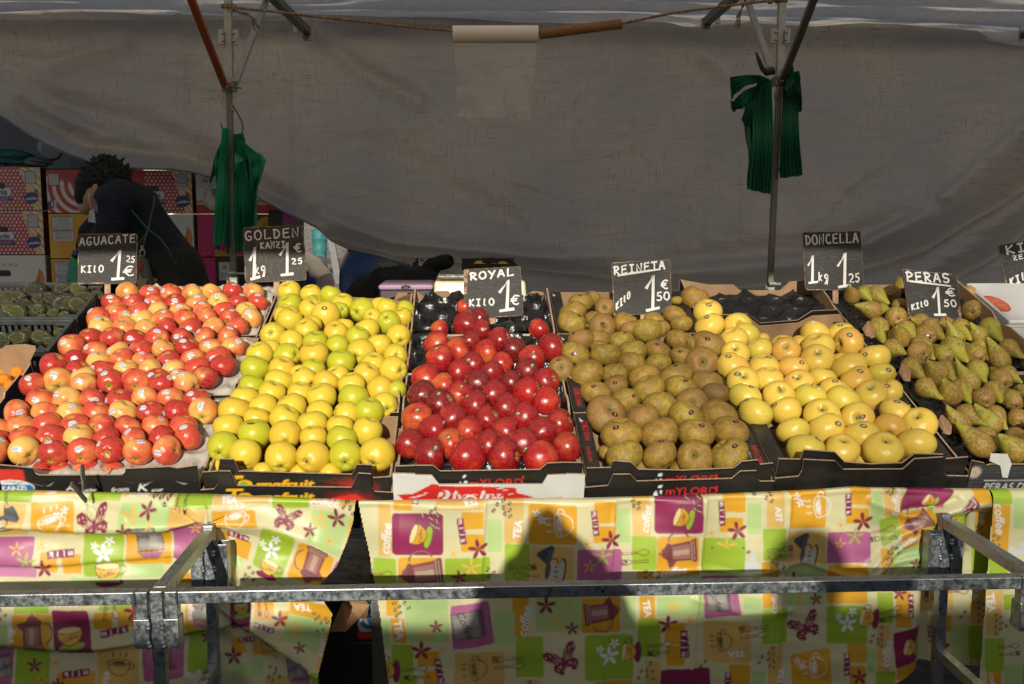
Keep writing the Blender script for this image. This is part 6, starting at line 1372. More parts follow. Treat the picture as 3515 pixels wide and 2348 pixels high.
# bulb x, y, r, tip x, y (or calyx x, y with c), russet 0-9, sticker
PEARS = """135,240,55,100,165,8;212,215,50,278,280,2;305,225,58,385,305,4;410,225,65,c410/260,8;490,170,55,460,100,3;275,340,66,165,290,6;345,335,45,405,348,2;445,390,76,c470/405,8;470,312,55,430,290,6;548,412,30,570,415,1;955,225,58,c965/238,8;985,345,74,c985/362,8
320,465,72,345,582,4;470,540,78,425,450,8;515,480,66,588,545,4;658,515,75,595,465,6,s657/515;695,470,72,778,548,7,s668/463;865,540,66,818,420,4;905,475,72,962,555,3;1030,520,62,972,438,6;1110,465,72,1205,548,1;620,425,62,560,410,8;800,435,50,760,430,8
420,610,68,518,658,5,s440/573;608,645,86,c652/655,8;625,590,72,705,700,5;785,650,64,715,580,1,s805/670;845,605,80,948,718,1,s890/580;1010,655,72,930,585,4;1040,615,66,1098,695,3;1180,690,70,1082,485,5;1245,605,64,1345,690,7
560,750,80,648,832,7;730,790,84,672,700,8;800,760,76,862,842,6;962,845,68,845,690,4;1020,770,74,1072,872,1;1190,830,76,1122,752,7;1232,790,62,1335,858,4
655,890,76,755,968,6;830,935,82,772,838,8;905,900,74,968,988,4;1065,965,76,1005,900,8;1135,915,74,1198,1005,5;1275,980,72,1225,888,3;1335,920,56,1300,880,8
890,1140,78,788,1018,7;950,1080,76,1085,1165,5;1120,1140,74,1002,1020,2,s1082/1088;1150,1080,68,1235,1185,6;1310,1110,72,1262,1055,9;1420,1010,72,1380,930,6
1040,1290,90,868,1140,6;1070,1240,76,1185,1335,5;1285,1330,90,1162,1215,5;1290,1235,66,1360,1200,9;1440,1200,76,1400,1120,6"""
rows = PEARS.split('\n')[::-1]
for ri, row in enumerate(rows):
    its = sorted([i.split(',') for i in row.split(';')], key=lambda a: float(a[0]))
    for ci, a in enumerate(its):
        b = G5(float(a[0]), float(a[1])); r = float(a[2]) / G5.k; h = -.004
        P = atP(*b, h); R = 1.03 * r * depth(P) / FPX; v = RF.randrange(5)
        o = bpy.data.objects.new('pear', PM[v]); COL.objects.link(o)
        tw = (CP - P).normalized(); up = RIGHT.cross(-tw).normalized(); rt_ = (-tw).cross(up).normalized(); st = None
        if a[3][0] == 'c':
            u, w2 = a[3][1:].split('/'); u, w2 = G5(float(u), float(w2)); x, y = (u - b[0]) / r, -(w2 - b[1]) / r; L_ = min(.9, math.hypot(x, y))
            ax = -(rt_ * x + up * y + tw * math.sqrt(1 - L_ * L_)); k = .8; rus = float(a[4]); rest = a[5:]; how = 'seen from its bottom'
        else:
            T = min((atP(*G5(float(a[3]), float(a[4])), q_) for q_ in np.linspace(-.022, .05, 25)), key=lambda V_: abs((V_ - P).length - 2.15 * R)); ax = (T - P); k = min(1.3, max(.8, ax.length / (2.0 * R) * 1.05)); rus = float(a[5]); rest = a[6:]; how = 'pointing ' + ('down' if T.z < P.z else 'up') + (' right' if T.x > P.x else ' left')
        ax.normalize(); q = Vector((0, 0, 1)).rotation_difference(ax) @ Quaternion((0, 0, 1), RF.uniform(0, 6.28))
        o.matrix_world = Matrix.LocRotScale(P, q, Vector((R, R, R * k))); o.color = (rus / 9, .5, .5, 1)
        for e in rest:
            u, w2 = e[1:].split('/'); u, w2 = G5(float(u), float(w2)); x, y = (u - b[0]) / r, -(w2 - b[1]) / r; L_ = math.hypot(x, y); f = min(1, .9 / max(L_, .01))
            n = (rt_ * x * f + up * y * f + tw * math.sqrt(max(.05, 1 - (L_ * f) ** 2))).normalized(); ln = q.inverted() @ n; hit, nor, _, _ = PB[v].ray_cast(ln * 4, -ln)
            if hit is not None:
                if nor.dot(ln) < 0: nor = -nor
                s_ = bpy.data.objects.new('sticker', STK['green']); COL.objects.link(s_); s_.parent = o; upl = q.inverted() @ up; y_ = (upl - nor * upl.dot(nor)).normalized()
                s_.location = hit; s_.rotation_mode = 'QUATERNION'; s_.rotation_quaternion = Matrix((y_.cross(nor), y_, nor)).transposed().to_quaternion()
        s_ = bpy.data.objects.new('stem', PSTEM); COL.objects.link(s_); s_.parent = o; s_.location = (.06 * (v - 2) * 2, .05 * ((v * 2) % 5 - 2) * 1.6, 1.96); s_.scale = (.8, .8, RF.choice([.35, .5, .9]))
        word = 'green' if rus < 3 else 'green and brown' if rus < 6 else 'brown' if rus < 9 else 'reddish brown'
        tag(o, ' '.join(f"{word} pear {how}, {ORD[ci]} from left in {ORD[ri]} row from front".split()[:16]), 'pear', 'pears in the right hand crates')

# ------------------------------------------------------------------ avocados and oranges
g = NG('avocado_skin'); p = g.pos(); q = hashvec(g); oc = g.n('SeparateColor', None, Color=g.n('ObjectInfo').outputs['Color'])
c = g.mix(g.math('ADD', g.math('MULTIPLY', g.rmp(g.noise(2.2, q, 6, .7), .35, .7), .7), g.math('SUBTRACT', oc.outputs[0], .4), True), (.042, .034, .025), (.095, .10, .022))
vv = g.n('TexVoronoi', None, Vector=q, Scale=9).outputs['Distance']
g.P(Base_Color=c, Roughness=.24); g.bump(g.math('SUBTRACT', g.noise(12, q, 4), vv), .45, .04); M_AVO = g.m
AV = []
fb1, fb2 = wav(26, 9, 22, 91), wav(26, 9, 22, 92)
for v in range(3):
    V, F = fruit_rev([(max(.02, math.sin(a) * (1 - .18 * math.cos(a) - .05 * v)), 1.28 * math.cos(a)) for a in np.linspace(.02, math.pi - .02, 60)], 72, .0, 5, 70 + v, .03); V = V * (1 + .007 * (fb1(V[:, 0] + V[:, 2] * .6, V[:, 1] - V[:, 2] * .5) + fb2(V[:, 0] - V[:, 2] * .7, V[:, 1] + V[:, 2] * .6)))[:, None]; AV.append(raw_mesh('avocado', V, F, M_AVO, None, True))
AVO = """180,300,100,155,.45;480,225,112,140,.2;850,195,90,110,.35;1060,200,95,110,.95;520,340,92,105,.4;680,330,95,120,.2;860,400,125,160,.3;1120,310,90,118,.5;1060,420,112,130,.45;80,420,85,110,.5;200,505,105,160,.75;330,410,80,112,.1;500,495,98,140,.55;560,590,60,80,.6;720,530,80,90,.6;860,550,50,70,.8;1310,290,75,80,.4
60,860,85,92,.6;270,870,110,145,.5;370,810,80,115,.6;560,850,100,130,.55;830,790,80,105,.8;690,920,90,130,.5;50,950,80,90,.2"""
for ri, row in enumerate(AVO.split('\n')):
    for ci, a in enumerate(sorted([list(map(float, i.split(','))) for i in row.split(';')])):
        P = atP(*G6(a[0], a[1]), -.012 - .026 * ri); R = a[2] * 1.06 / G6.k * depth(P) / FPX; o = bpy.data.objects.new('avocado', AV[RF.randrange(3)]); COL.objects.link(o)
        ax = Vector((RF.uniform(.5, 1) * RF.choice([-1, 1]), RF.uniform(-.6, .6), RF.uniform(-.4, .4))).normalized()
        o.matrix_world = Matrix.LocRotScale(P, Vector((0, 0, 1)).rotation_difference(ax), Vector((R, R, R * a[3] / a[2] / 1.22))); o.color = (a[4], .5, .5, 1)
        word = 'bright green' if a[4] > .9 else 'green' if a[4] > .5 else 'dark green' if a[4] > .25 else 'brownish black'
        tag(o, f"{word} avocado in the {['rear', 'front'][ri]} slatted crate, {ORD[ci]} from left", 'avocado', 'avocados in the slatted crates')
g = NG('orange_peel'); p = g.pos(); q = hashvec(g); g.P(Base_Color=g.mix(g.noise(2, q, 3), (.80, .20, .005), (.85, .29, .012)), Roughness=.36); g.bump(g.n('TexVoronoi', None, Vector=q, Scale=16).outputs['Distance'], .35, .02)
V, F = fruit_rev(apple_prof(h=.93, top=.03, bot=.03, taper=.0), 32, 0, 5, 3, .012); om = raw_mesh('orange', V, F, g.m, None, True)
for (x, y, r, wd) in ((40, 1305, 78, 'orange at the back left of the blue carton'), (62, 1425, 88, 'large orange at the front of the blue carton'), (240, 1330, 92, 'orange leaning on the right wall of the blue carton'), (-40, 1430, 85, 'orange cut by the left photo edge in the blue carton'), (130, 1500, 80, 'orange lowest in the blue carton, behind its front wall')):
    P = atP(*G6(x, y), -.03); R = r / G6.k * depth(P) / FPX; o = bpy.data.objects.new('orange', om); COL.objects.link(o); o.matrix_world = Matrix.LocRotScale(P, Quaternion((1, 0, 0), RF.uniform(0, 3)), Vector((R, R, R))); tag(o, wd, 'orange', 'oranges in the blue carton')
# ================================================================== hand painted price boards
def A_(cx, cy, rx, ry, a0, a1, n=10): return arc(cx, cy, rx, ry, a0, a1, n)
FONT = {
 'A': [[(0, 0), (.48, 1), (.58, 1), (1, 0)], [(.18, .36), (.84, .40)]], 'B': [[(.1, 0), (.1, 1), (.7, .95), (.8, .75), (.6, .55), (.1, .5)], [(.6, .55), (.95, .3), (.7, .02), (.1, 0)]],
 'C': [A_(.55, .5, .5, .5, 60, 320)], 'D': [[(.15, 0), (.15, 1)], [(.0, .96)] + A_(.15, .5, .8, .48, 80, -90)], 'E': [[(.95, 1), (.1, .95), (.1, 0), (.95, .04)], [(.1, .52), (.8, .56)]],
 'G': [A_(.55, .5, .52, .5, 55, 300) + [(.85, .1), (.9, .42), (.5, .44)]], 'I': [[(.5, 0), (.5, 1)], [(.15, 1), (.85, .98)], [(.15, .02), (.85, 0)]], 'K': [[(.1, 0), (.1, 1)], [(.9, 1), (.12, .48), (.95, 0)]],
 'L': [[(.15, 1), (.1, 0), (.95, .06)]], 'l': [[(.4, 1), (.3, .1), (.6, 0)]], 'N': [[(.05, 0), (.08, 1), (.85, .0), (.92, 1.02)]], 'O': [A_(.5, .5, .5, .5, 95, 460, 16)], 'P': [[(.15, 0), (.18, 1)], [(.0, .9)] + A_(.25, .74, .7, .27, 90, -95)],
 'R': [[(.12, 0), (.16, 1)], [(-.05, .9)] + A_(.2, .75, .65, .25, 90, -95) + [(.95, 0)]], 'S': [A_(.5, .75, .42, .25, 30, 250) + A_(.5, .26, .42, .26, 70, -150)], 'T': [[(0, 1), (1, .98)], [(.52, .98), (.5, 0)]],
 'U': [[(.05, 1)] + A_(.5, .4, .42, .4, 180, 360) + [(.95, 1)]], 'Y': [[(0, 1), (.5, .5)], [(1, 1), (.3, -.1)]], 'Z': [[(.05, 1), (.92, .98), (.08, .04), (.98, 0)], [(.25, .5), (.75, .52)]], 'W': [[(0, 1), (.25, 0), (.5, .8), (.75, 0), (1, 1)]],
 '1': [[(.0, .62), (.62, 1), (.45, .03)], [(.0, .0), (.95, .03)]], '2': [A_(.45, .72, .42, .28, 150, -30) + [(.05, .05), (1, .0)]], '5': [[(.9, 1), (.25, .97), (.15, .55)] + A_(.42, .3, .45, .3, 110, -140)], '0': [A_(.5, .5, .48, .5, 95, 460, 14)],
 'e': [A_(.62, .5, .45, .5, 55, 305), [(-.02, .62), (.75, .64)], [(-.05, .40), (.68, .42)]], 'k': [[(.15, 0), (.2, 1)], [(.75, .62), (.2, .3), (.8, .0)]], 'g': [A_(.45, .45, .35, .25, 30, 390) + [(.8, .1), (.6, -.45), (.15, -.4), (.75, .2)]]}
g = NG('board_paint'); p = g.pos()
n = g.noise(1, g.vmul(p, (60, 60, 420)), 5, .7); n2 = g.noise(7, p, 5, .6)
c = g.mix(g.rmp(n, .48, .66, 0, .55), (.018, .017, .017), (.10, .085, .075)); c = g.mix(g.rmp(g.math('MULTIPLY', n, g.rmp(n2, .35, .7, .6, 1.05)), .56, .64, 0, .8), c, (.26, .18, .12))
g.P(Base_Color=c, Roughness=.62); g.bump(n, .3, .002); M_BOARD = g.m
g = NG('board_paint_upright'); p = g.pos()
n = g.noise(1, g.vmul(p, (420, 60, 60)), 5, .7)
c = g.mix(g.rmp(n, .46, .66, 0, .6), (.020, .018, .016), (.12, .09, .065)); c = g.mix(g.rmp(n, .62, .70, 0, .6), c, (.30, .20, .13))
g.P(Base_Color=c, Roughness=.62); g.bump(n, .3, .002); M_BOARDV = g.m
M_BEDGE = plain('board_edge', (.34, .22, .15), .85, var=.45, scale=90)
g = NG('chalk_paint'); p = g.pos(); n = g.noise(1, g.vmul(p, (150, 150, 420)), 4, .6)
g.P(Base_Color=g.mix(g.rmp(n, .60, .74, 0, .45), (.70, .68, .66), (.16, .15, .14)), Roughness=.7); M_CHALK = g.m
M_STICK = plain('sign_stick', (.40, .26, .16), .85, var=.2, scale=60)
def sign(label, fr, c4, Y, lines, chips=(), upright=False, stick=None, th=.006, extra=()):
    TL, TR, BR, BL = [atY(*fr(*p), Y) for p in c4]
    n_ = (TR - TL).cross(BL - TL).normalized(); n_ = n_ if n_.y < 0 else -n_     # towards the viewer
    lean = Vector((0, .012, 0)); TL, TR = TL + lean, TR + lean
    n_ = (TR - TL).cross(BL - TL).normalized(); n_ = n_ if n_.y < 0 else -n_
    W_, H_ = (TR - TL).length, (BL - TL).length
    t = thing('price_sign', label, 'sign', (BL + BR) / 2, 'black price boards on sticks')
    def bil(u, v, k=0.0): return (TL * (1 - u) + TR * u) * v + (BL * (1 - u) + BR * u) * (1 - v) + n_ * k
    out = []
    rr = random.Random(len(label))
    for (cx_, cy_, sx, sy) in ((0, 0, 1, 1), (1, 0, -1, 1), (1, 1, -1, -1), (0, 1, 1, -1)):
        k = .025 + rr.random() * .03
        pts = [(cx_, cy_ + sy * k), (cx_ + sx * k * .3, cy_ + sy * k * .3), (cx_ + sx * k, cy_)]
        out += pts if sx * sy > 0 else pts[::-1]
    dense = []
    for (a, b), (c, d) in zip(out, out[1:] + out[:1]):
        for i in range(6): f = i / 6; dense.append((a + (c - a) * f + rr.uniform(-.003, .003), b + (d - b) * f + rr.uniform(-.003, .003)))
    m = MB(); m.prism([bil(u, v, 0) for u, v in dense], -n_ * th, (1, 1)); m.build('board', [M_BOARDV if upright else M_BOARD, M_BEDGE], t)
    # worn rim: bare wood along the edge and chipped patches
    m = MB(); eps = .0004
    for (a, b), (c, d) in zip(dense, dense[1:] + dense[:1]):
        pass
    kk = [1 - rr.choice([.004, .008, .014, .03]) for _ in dense]; nd = len(dense)
    m.add([bil(a, b, eps) for a, b in dense] + [bil(.5 + (a - .5) * k, .5 + (b - .5) * k, eps) for (a, b), k in zip(dense, kk)], [(i, (i + 1) % nd, nd + (i + 1) % nd, nd + i) for i in range(nd)])
    m.build('worn_edge', M_BEDGE, t)
    for q in chips: m = MB(); m.add([bil(u, v, eps * 1.8) for u, v in q], [tuple(range(len(q)))]); m.build('paint_chip', M_BEDGE, t)
    m = MB(); z = [.0009]
    def pen(pts, wd):
        P2 = [Vector((u * W_, v * H_)) for u, v in pts]
        wd2 = [wd * rr.uniform(.85, 1.15) for _ in P2]
        L_, R_ = [], []
        for i, p in enumerate(P2):
            d = (P2[min(i + 1, len(P2) - 1)] - P2[max(i - 1, 0)]); d = d.normalized() if d.length > 0 else Vector((1, 0)); q = Vector((-d.y, d.x)) * wd2[i] / 2
            e = d * wd * .25 * (-1 if i == 0 else 1 if i == len(P2) - 1 else 0)
            L_.append(p + q + e); R_.append(p - q + e)
        z[0] += .00003
        V = [bil(a.x / W_, a.y / H_, z[0]) for a in L_] + [bil(a.x / W_, a.y / H_, z[0]) for a in R_]; k = len(P2)
        m.add(V, [(i, i + 1, k + i + 1, k + i) for i in range(k - 1)])
    for (s, x0, y0, x1, y1, h, wd) in lines:       # text on a base line, board fractions
        nn = len(s); cw = 1.0 / nn
        for i, ch in enumerate(s):
            if ch == ' ': continue
            for st in FONT[ch]:
                pts = []
                for a, b in st:
                    f = (i + .12 + a * .70) * cw; jx, jy = rr.uniform(-.012, .012) * cw, rr.uniform(-.02, .02) * h
                    pts.append((x0 + (x1 - x0) * f + jx - (y1 - y0) * 0 * b, y0 + (y1 - y0) * f + b * h + jy))
                pen(pts, wd)
    for pts, wd in extra: pen(pts, wd)
    m.build('lettering', M_CHALK, t)
    if stick:
        a = atY(*stick, Y + .004) ; top = bil(.5, .3, -th - .004); top.x = a.x
        m = MB(); m.bar(a + (a - top) * 1.2, top, .017, .006, (1, 0, 0)); m.build('stick', M_STICK, t)
    return t
w1, w2, w3 = .0033, .0052, .0080
sign('black AGUACATE price board, upper half in shade, above the avocados', R1, ((562, 862), (995, 857), (1000, 1225), (570, 1228)), 3.02,
     [('AGUACATE', .01, .765, .99, .83, .155, w1 * 1.25), ('KIlO', .05, .23, .45, .24, .13, w2 * .8), ('1', .54, .10, .86, .10, .58, w3), ('25', .82, .44, .98, .42, .12, w1), ('e', .76, .16, 1.0, .17, .18, w2 * .8)], stick=R1(790, 1262),
     chips=[[(.0, .0), (.12, .0), (.1, .03), (.0, .02)], [(.2, .02), (.5, .01), (.45, .035), (.25, .03)]])
sign('black GOLDEN KANZI price board standing behind the yellow apples', R1, ((1770, 812), (2215, 797), (2248, 1200), (1798, 1217)), 3.0,
     [('GOLDEN', .02, .76, .95, .80, .16, w2 * .85), ('KANZI', .27, .60, .70, .61, .11, w1 * 1.2), ('1', .06, .05, .28, .10, .56, w3), ('kg', .16, .14, .36, .18, .17, w1 * 1.15), ('1', .56, .12, .85, .12, .58, w3), ('25', .76, .30, .97, .31, .10, w2 * .75), ('e', .82, .52, .98, .52, .15, w1 * 1.3)], stick=R1(2028, 1262), upright=True,
     extra=[([(.45, .735), (.47, .69), (.51, .72)], w1 * .8)])
sign('black ROYAL price board with a bare wood left edge, before the steel scale', R5, ((1625, 645), (2083, 622), (2105, 1020), (1627, 1043)), 2.86,
     [('ROYAL', .09, .77, .90, .83, .14, w2), ('KIlO', .08, .25, .53, .25, .13, w2 * .85), ('1', .58, .12, .92, .12, .62, w3 * 1.1), ('e', .78, .24, .99, .24, .18, w2 * .85)], stick=R5(1857, 1120),
     chips=[[(.0, .5), (.05, .5), (.06, .7), (.075, .9), (.10, .985), (.0, .985)]])
sign('black REINETA price board above the brown apples', R6, ((707, 240), (1182, 213), (1192, 640), (720, 667)), 2.86,
     [('REINETA', .02, .77, .92, .83, .15, w2), ('KIlO', .04, .10, .30, .34, .12, w2 * .8), ('1', .53, .07, .84, .07, .66, w3 * 1.1), ('e', .80, .46, .99, .45, .16, w2 * .8), ('50', .73, .24, .98, .24, .15, w2 * .85)], stick=R6(958, 700),
     extra=[([(.10, .75), (.45, .79), (.82, .825)], w2)], chips=[[(.0, .1), (.03, .02), (.0, .0)], [(.9, 1.), (.97, 1.), (.96, .985)]])
sign('black DONCELLA price board with rounded corners beside the empty crate', R7, ((408, 120), (925, 110), (938, 628), (422, 633)), 2.98,
     [('DONCELLA', .03, .78, .96, .81, .16, w2 * .9), ('1', .04, .13, .26, .14, .47, w3 * .85), ('kg', .22, .16, .42, .17, .15, w2 * .75), ('1', .54, .05, .84, .06, .57, w3 * 1.05), ('25', .74, .13, .95, .14, .14, w2 * .8)], stick=R7(685, 690))
sign('black PERAS price board with chipped right corner, leaning over the pears', R7, ((1293, 447), (1768, 495), (1805, 903), (1335, 860)), 2.80,
     [('PERAS', .03, .75, .88, .81, .19, w2), ('KIlO', .06, .13, .40, .28, .11, w2 * .8), ('1', .46, .08, .76, .10, .60, w3), ('e', .72, .50, .98, .54, .16, w2 * .8), ('50', .68, .28, .94, .30, .14, w2 * .8)], stick=R7(1580, 915),
     extra=[([(.10, .755), (.45, .745), (.86, .735)], w2)], chips=[[(.89, .02), (.99, .01), (1., .22), (.97, .33), (.93, .2), (.95, .1)], [(.84, .97), (.93, .985), (.91, 1.0), (.84, 1.0)]])
sign('black kiwi price board cut off by the right photo edge', R7, ((2138, 235), (2640, 150), (2720, 575), (2205, 655)), 3.0,
     [('KIWI', .09, .78, .86, .80, .17, w2 * 1.2), ('ZESPRI', .19, .64, .80, .66, .09, w1), ('KIlO', .06, .12, .46, .26, .15, w2), ('1', .60, .1, .88, .1, .55, w3)], stick=R7(2470, 640))
# ================================================================== behind the counter
# ---- banana cartons
def banana_box(label, x0, x1, z0, z1, y, paint, side, cut=None, dpt=.38):
    t = thing('banana_carton', label, 'carton', ((x0 + x1) / 2, y + dpt / 2, z0), 'stacked banana cartons behind the stall')
    m = MB(); m.box(x0, x1, y + .001, y + dpt, z0, z1); m.build('carton', side, t, bevel=.004)
    P = Painter(x0, x1, z0, z1, .0016, (.62, .60, .56)); paint(P, x0, x1, z0, z1)
    panel('printed_front', P, M_PRINT, lambda U, V: (U, np.full_like(U, y - .0015), V), t, .0032, (lambda U, V: ~cut(U, V)) if cut else None)
    return t
RED, YEL, NAVY, WHT, GRN, MAG = (.42, .018, .022), (.66, .34, .015), (.012, .03, .16), (.62, .60, .58), (.03, .20, .08), (.50, .008, .14)
def small_lines(P, x0, x1, z0, z1, n, col):
    for i in range(n):
        z = z1 - (i + .7) * (z1 - z0) / (n + .4); r = random.Random(i * 7 + n); x = x0 + .004
        while x < x1 - .006:
            e = min(x1 - .004, x + r.uniform(.006, .018)); P.rect(x, z, e, z + (z1 - z0) / n * .42, col); x = e + .004
def p_plat(xc, big=1.0):
    def f(P, x0, x1, z0, z1):
        W_, H_ = x1 - x0, z1 - z0; P.rect(x0, z0, x1, z1, RED)
        cx = x0 + W_ * .62
        for k in range(9): r = .05 + k * .040; P.ell((x0 + W_ * .47, z1 - .01), r + .009, r + .009, WHT, 0, math.pi * .98, math.pi * 1.82, 40); P.ell((x0 + W_ * .47, z1 - .01), r - .009, r - .009, RED, 0, math.pi * .9, math.pi * 1.9, 40)
        for k in range(8)[::-1]: r = .06 + k * .042; P.ell((x0 + W_ * .46, z0 + H_ * .62), r + .010, (r + .010), WHT, 0, math.pi * .9, math.pi * 1.55, 40); P.ell((x0 + W_ * .46, z0 + H_ * .62), r - .010, r - .010, RED, 0, math.pi * .85, math.pi * 1.6, 40)
        for i in range(30):
            for j in range(16):
                x, z = x0 + W_ * .40 + i * .021 + (j % 2) * .0105, z0 + j * .018 + .006
                if x < x0 + W_ * (.80 + .16 * (z0 - z) / H_ + .16) and (x > x0 + W_ * .55 or z < z0 + H_ * .25): P.ell((x, z), .0058, .0058, WHT, n=12)
        P.poly([(x0 + W_ * .80, z1), (x1, z1), (x1, z0), (x0 + W_ * .93, z0)], YEL)
        for k in range(14):
            a = z1 + .10 - k * .044
            P.poly([(x0 + W_ * .70, a + W_ * .33), (x1, a), (x1, a - .021), (x0 + W_ * .70, a - .021 + W_ * .33)], WHT) if False else P.poly([p_ for p_ in [(x0 + W_ * (.80 + .13 * (z1 - a - W_ * .2) / H_), a + W_ * .2), (x1, a), (x1, a - .021), (x0 + W_ * (.80 + .13 * (z1 - a + .021 - W_ * .2) / H_), a - .021 + W_ * .2)]], WHT)
        P.rect(x0, z1 - .018, x0 + W_ * .36, z1, RED); P.rect(x0 + W_ * .025, z1 - .085, x0 + W_ * .16, z1 - .022, NAVY); P.rect(x0 + W_ * .032, z1 - .081, x0 + W_ * .153, z1 - .026, (.55, .54, .52)); small_lines(P, x0 + W_ * .035, x0 + W_ * .15, z1 - .08, z1 - .028, 6, (.12, .14, .22))
        P.rect(x0 + W_ * .86, z1 - .085, x0 + W_ * .955, z1 - .02, NAVY); P.rect(x0 + W_ * .867, z1 - .081, x0 + W_ * .948, z1 - .024, (.55, .54, .52)); small_lines(P, x0 + W_ * .87, x0 + W_ * .945, z1 - .078, z1 - .028, 5, (.12, .14, .22))
        c = (x0 + W_ * .58, z0 + H_ * .42); P.rrect([(c[0] - .085, c[1] - .024), (c[0] + .085, c[1] - .024), (c[0] + .085, c[1] + .026), (c[0] - .085, c[1] + .026)], NAVY, .3); P.rrect([(c[0] - .080, c[1] - .020), (c[0] + .080, c[1] - .020), (c[0] + .080, c[1] + .022), (c[0] - .080, c[1] + .022)], (.60, .59, .57), .3)
        P.text('Platania', c, .030, NAVY, 0, 0, .035, 1.0); P.rect(c[0] - .08, c[1] - .050, c[0] + .085, c[1] - .032, NAVY); P.text('TAN BUENO, TAN CERCA', (c[0], c[1] - .041), .0085, (.5, .5, .5), 0, 0, .0, 1.0)
        P.ell((x0 + W_ * .905, z0 + .062), .040, .030, NAVY, .15); P.ell((x0 + W_ * .905, z0 + .054), .033, .010, (.5, .5, .5), .1, 0, math.pi); P.text('Platano de Canarias', (x0 + W_ * .905, z0 + .058), .008, (.5, .5, .5), .12, .2, 0)
        P.ell((x0 + W_ * .952, z0 + .096), .013, .013, (.20, .13, .02))
        P.ell((x0 + W_ * .055, z0 + .045), .020, .020, NAVY); P.rect(x0 + W_ * .047, z0 + .033, x0 + W_ * .062, z0 + .057, WHT); P.rect(x0 + W_ * .085, z0 + .022, x0 + W_ * .112, z0 + .066, (.48, .48, .48))
    return f
def hole(cx, cz, hw, hh):
    return lambda U, V: (np.maximum(np.abs(U - cx) - (hw - hh), 0) ** 2 + (V - cz) ** 2 < hh ** 2)
def ban(P, c, s, col=(.42, .14, .02), rot=0.0):
    L = lambda a, b: (c[0] + (a * math.cos(rot) - b * math.sin(rot)) * s, c[1] + (a * math.sin(rot) + b * math.cos(rot)) * s)
    for k in range(3): P.poly([L(x + .06 * k, z - .07 * k) for x, z in ((-.62, -.05), (-.4, -.22), (.0, -.22), (.28, .02), (.40, .36), (.40, .55), (.48, .55), (.56, .2), (.46, -.18), (.15, -.44), (-.3, -.44), (-.6, -.2))], tuple(v * (1 + .25 * k) for v in col))
    P.line([L(-.4, -.33), (L(.1, -.35)), L(.44, .05)], s * .02, (.2, .06, .01))
def p_cerca(P, x0, x1, z0, z1):
    P.text('CERCA VIEJA', (x0 + (x1 - x0) * .62, z1 - .055), .022, GRN, 0, 0, .0, 1.1); ban(P, (x1 - .085, z0 + .095), .115); P.ell((x0 + .18, z0 + .05), .06, .06, GRN); P.ell((x0 + .18, z0 + .05), .05, .05, (.62, .60, .56))
def p_yel(P, x0, x1, z0, z1):
    P.rect(x0, z0, x1, z1, (.60, .30, .012)); W_ = x1 - x0
    for a, b, n_ in ((z1 - .085, z1 - .015, 7), (z1 - .145, z1 - .09, 5)):
        P.rrect([(x0 + .016, a), (x0 + .128, a), (x0 + .128, b), (x0 + .016, b)], NAVY, .15); P.rrect([(x0 + .0185, a + .0025), (x0 + .1255, a + .0025), (x0 + .1255, b - .0025), (x0 + .0185, b - .0025)], (.54, .54, .55), .15); small_lines(P, x0 + .026, x0 + .118, a + .004, b - .004, n_, (.05, .08, .22))
    P.text('SABA', (x0 + .28, z1 - .13), .03, (.55, .09, .01), -.1, 0, .02); P.poly([(x0, z0), (x0 + .08, z0 + .0), (x0 + .03, z0 + .09), (x0, z0 + .1)], (.62, .40, .06), .5)
def p_logo(P, x0, x1, z0, z1):
    P.rect(x0, z0, x1, z0 + .045, RED); P.rect(x0, z0 + .048, x1, z0 + .062, YEL); P.rect(x0, z0 + .062, x1, z0 + .067, RED)
    c = (x0 + .105, z0 + .088); P.ell(c, .074, .074, (.60, .58, .54)); s = 'CERCA VIEJA'
    for i, ch in enumerate(s): a = math.pi * (.98 - .96 * i / 10); P.text(ch, (c[0] + .060 * math.cos(a), c[1] + .060 * math.sin(a)), .014, GRN, a - math.pi / 2, 0, .03)
    for i, ch in enumerate('PLATANOS DEL SUR DE LA PALMA'): a = math.pi * (1.06 + .90 * i / 27); P.text(ch, (c[0] + .064 * math.cos(a), c[1] + .064 * math.sin(a)), .0085, GRN, a + math.pi / 2, 0, .02)
    for k in range(6): P.ell((c[0] + .002 * k, c[1] + .036 - k * .014), .036 - .005 * k, .007, GRN, .15)
    P.poly([(c[0] - .03, c[1] - .01), (c[0] - .005, c[1] + .0), (c[0] + .014, c[1] + .04), (c[0] + .02, c[1] + .01), (c[0], c[1] - .012)], (.62, .42, .02)); P.ell((c[0] + .01, c[1] - .045), .009, .01, (.5, .03, .03)); P.poly([(c[0] - .03, c[1] - .05), (c[0] + .04, c[1] - .045), (c[0] + .055, c[1] - .01), (c[0] + .045, c[1] - .055), (c[0], c[1] - .062)], (.62, .42, .02))
    P.rect(x0 + .028, z1 - .075, x0 + .072, z1 - .01, (.35, .35, .33)); P.rect(x0 + .030, z1 - .073, x0 + .070, z1 - .012, (.60, .58, .54)); P.ell((x0 + .05, z1 - .03), .012, .012, (.62, .42, .02)); P.line([(x0 + .036, z1 - .05), (x0 + .046, z1 - .045), (x0 + .054, z1 - .051), (x0 + .064, z1 - .045)], .006, NAVY)
    P.poly([(x0 + .28, z0 + .075), (x0 + .36, z0 + .10), (x0 + .28, z0 + .14)], (.5, .14, .02))
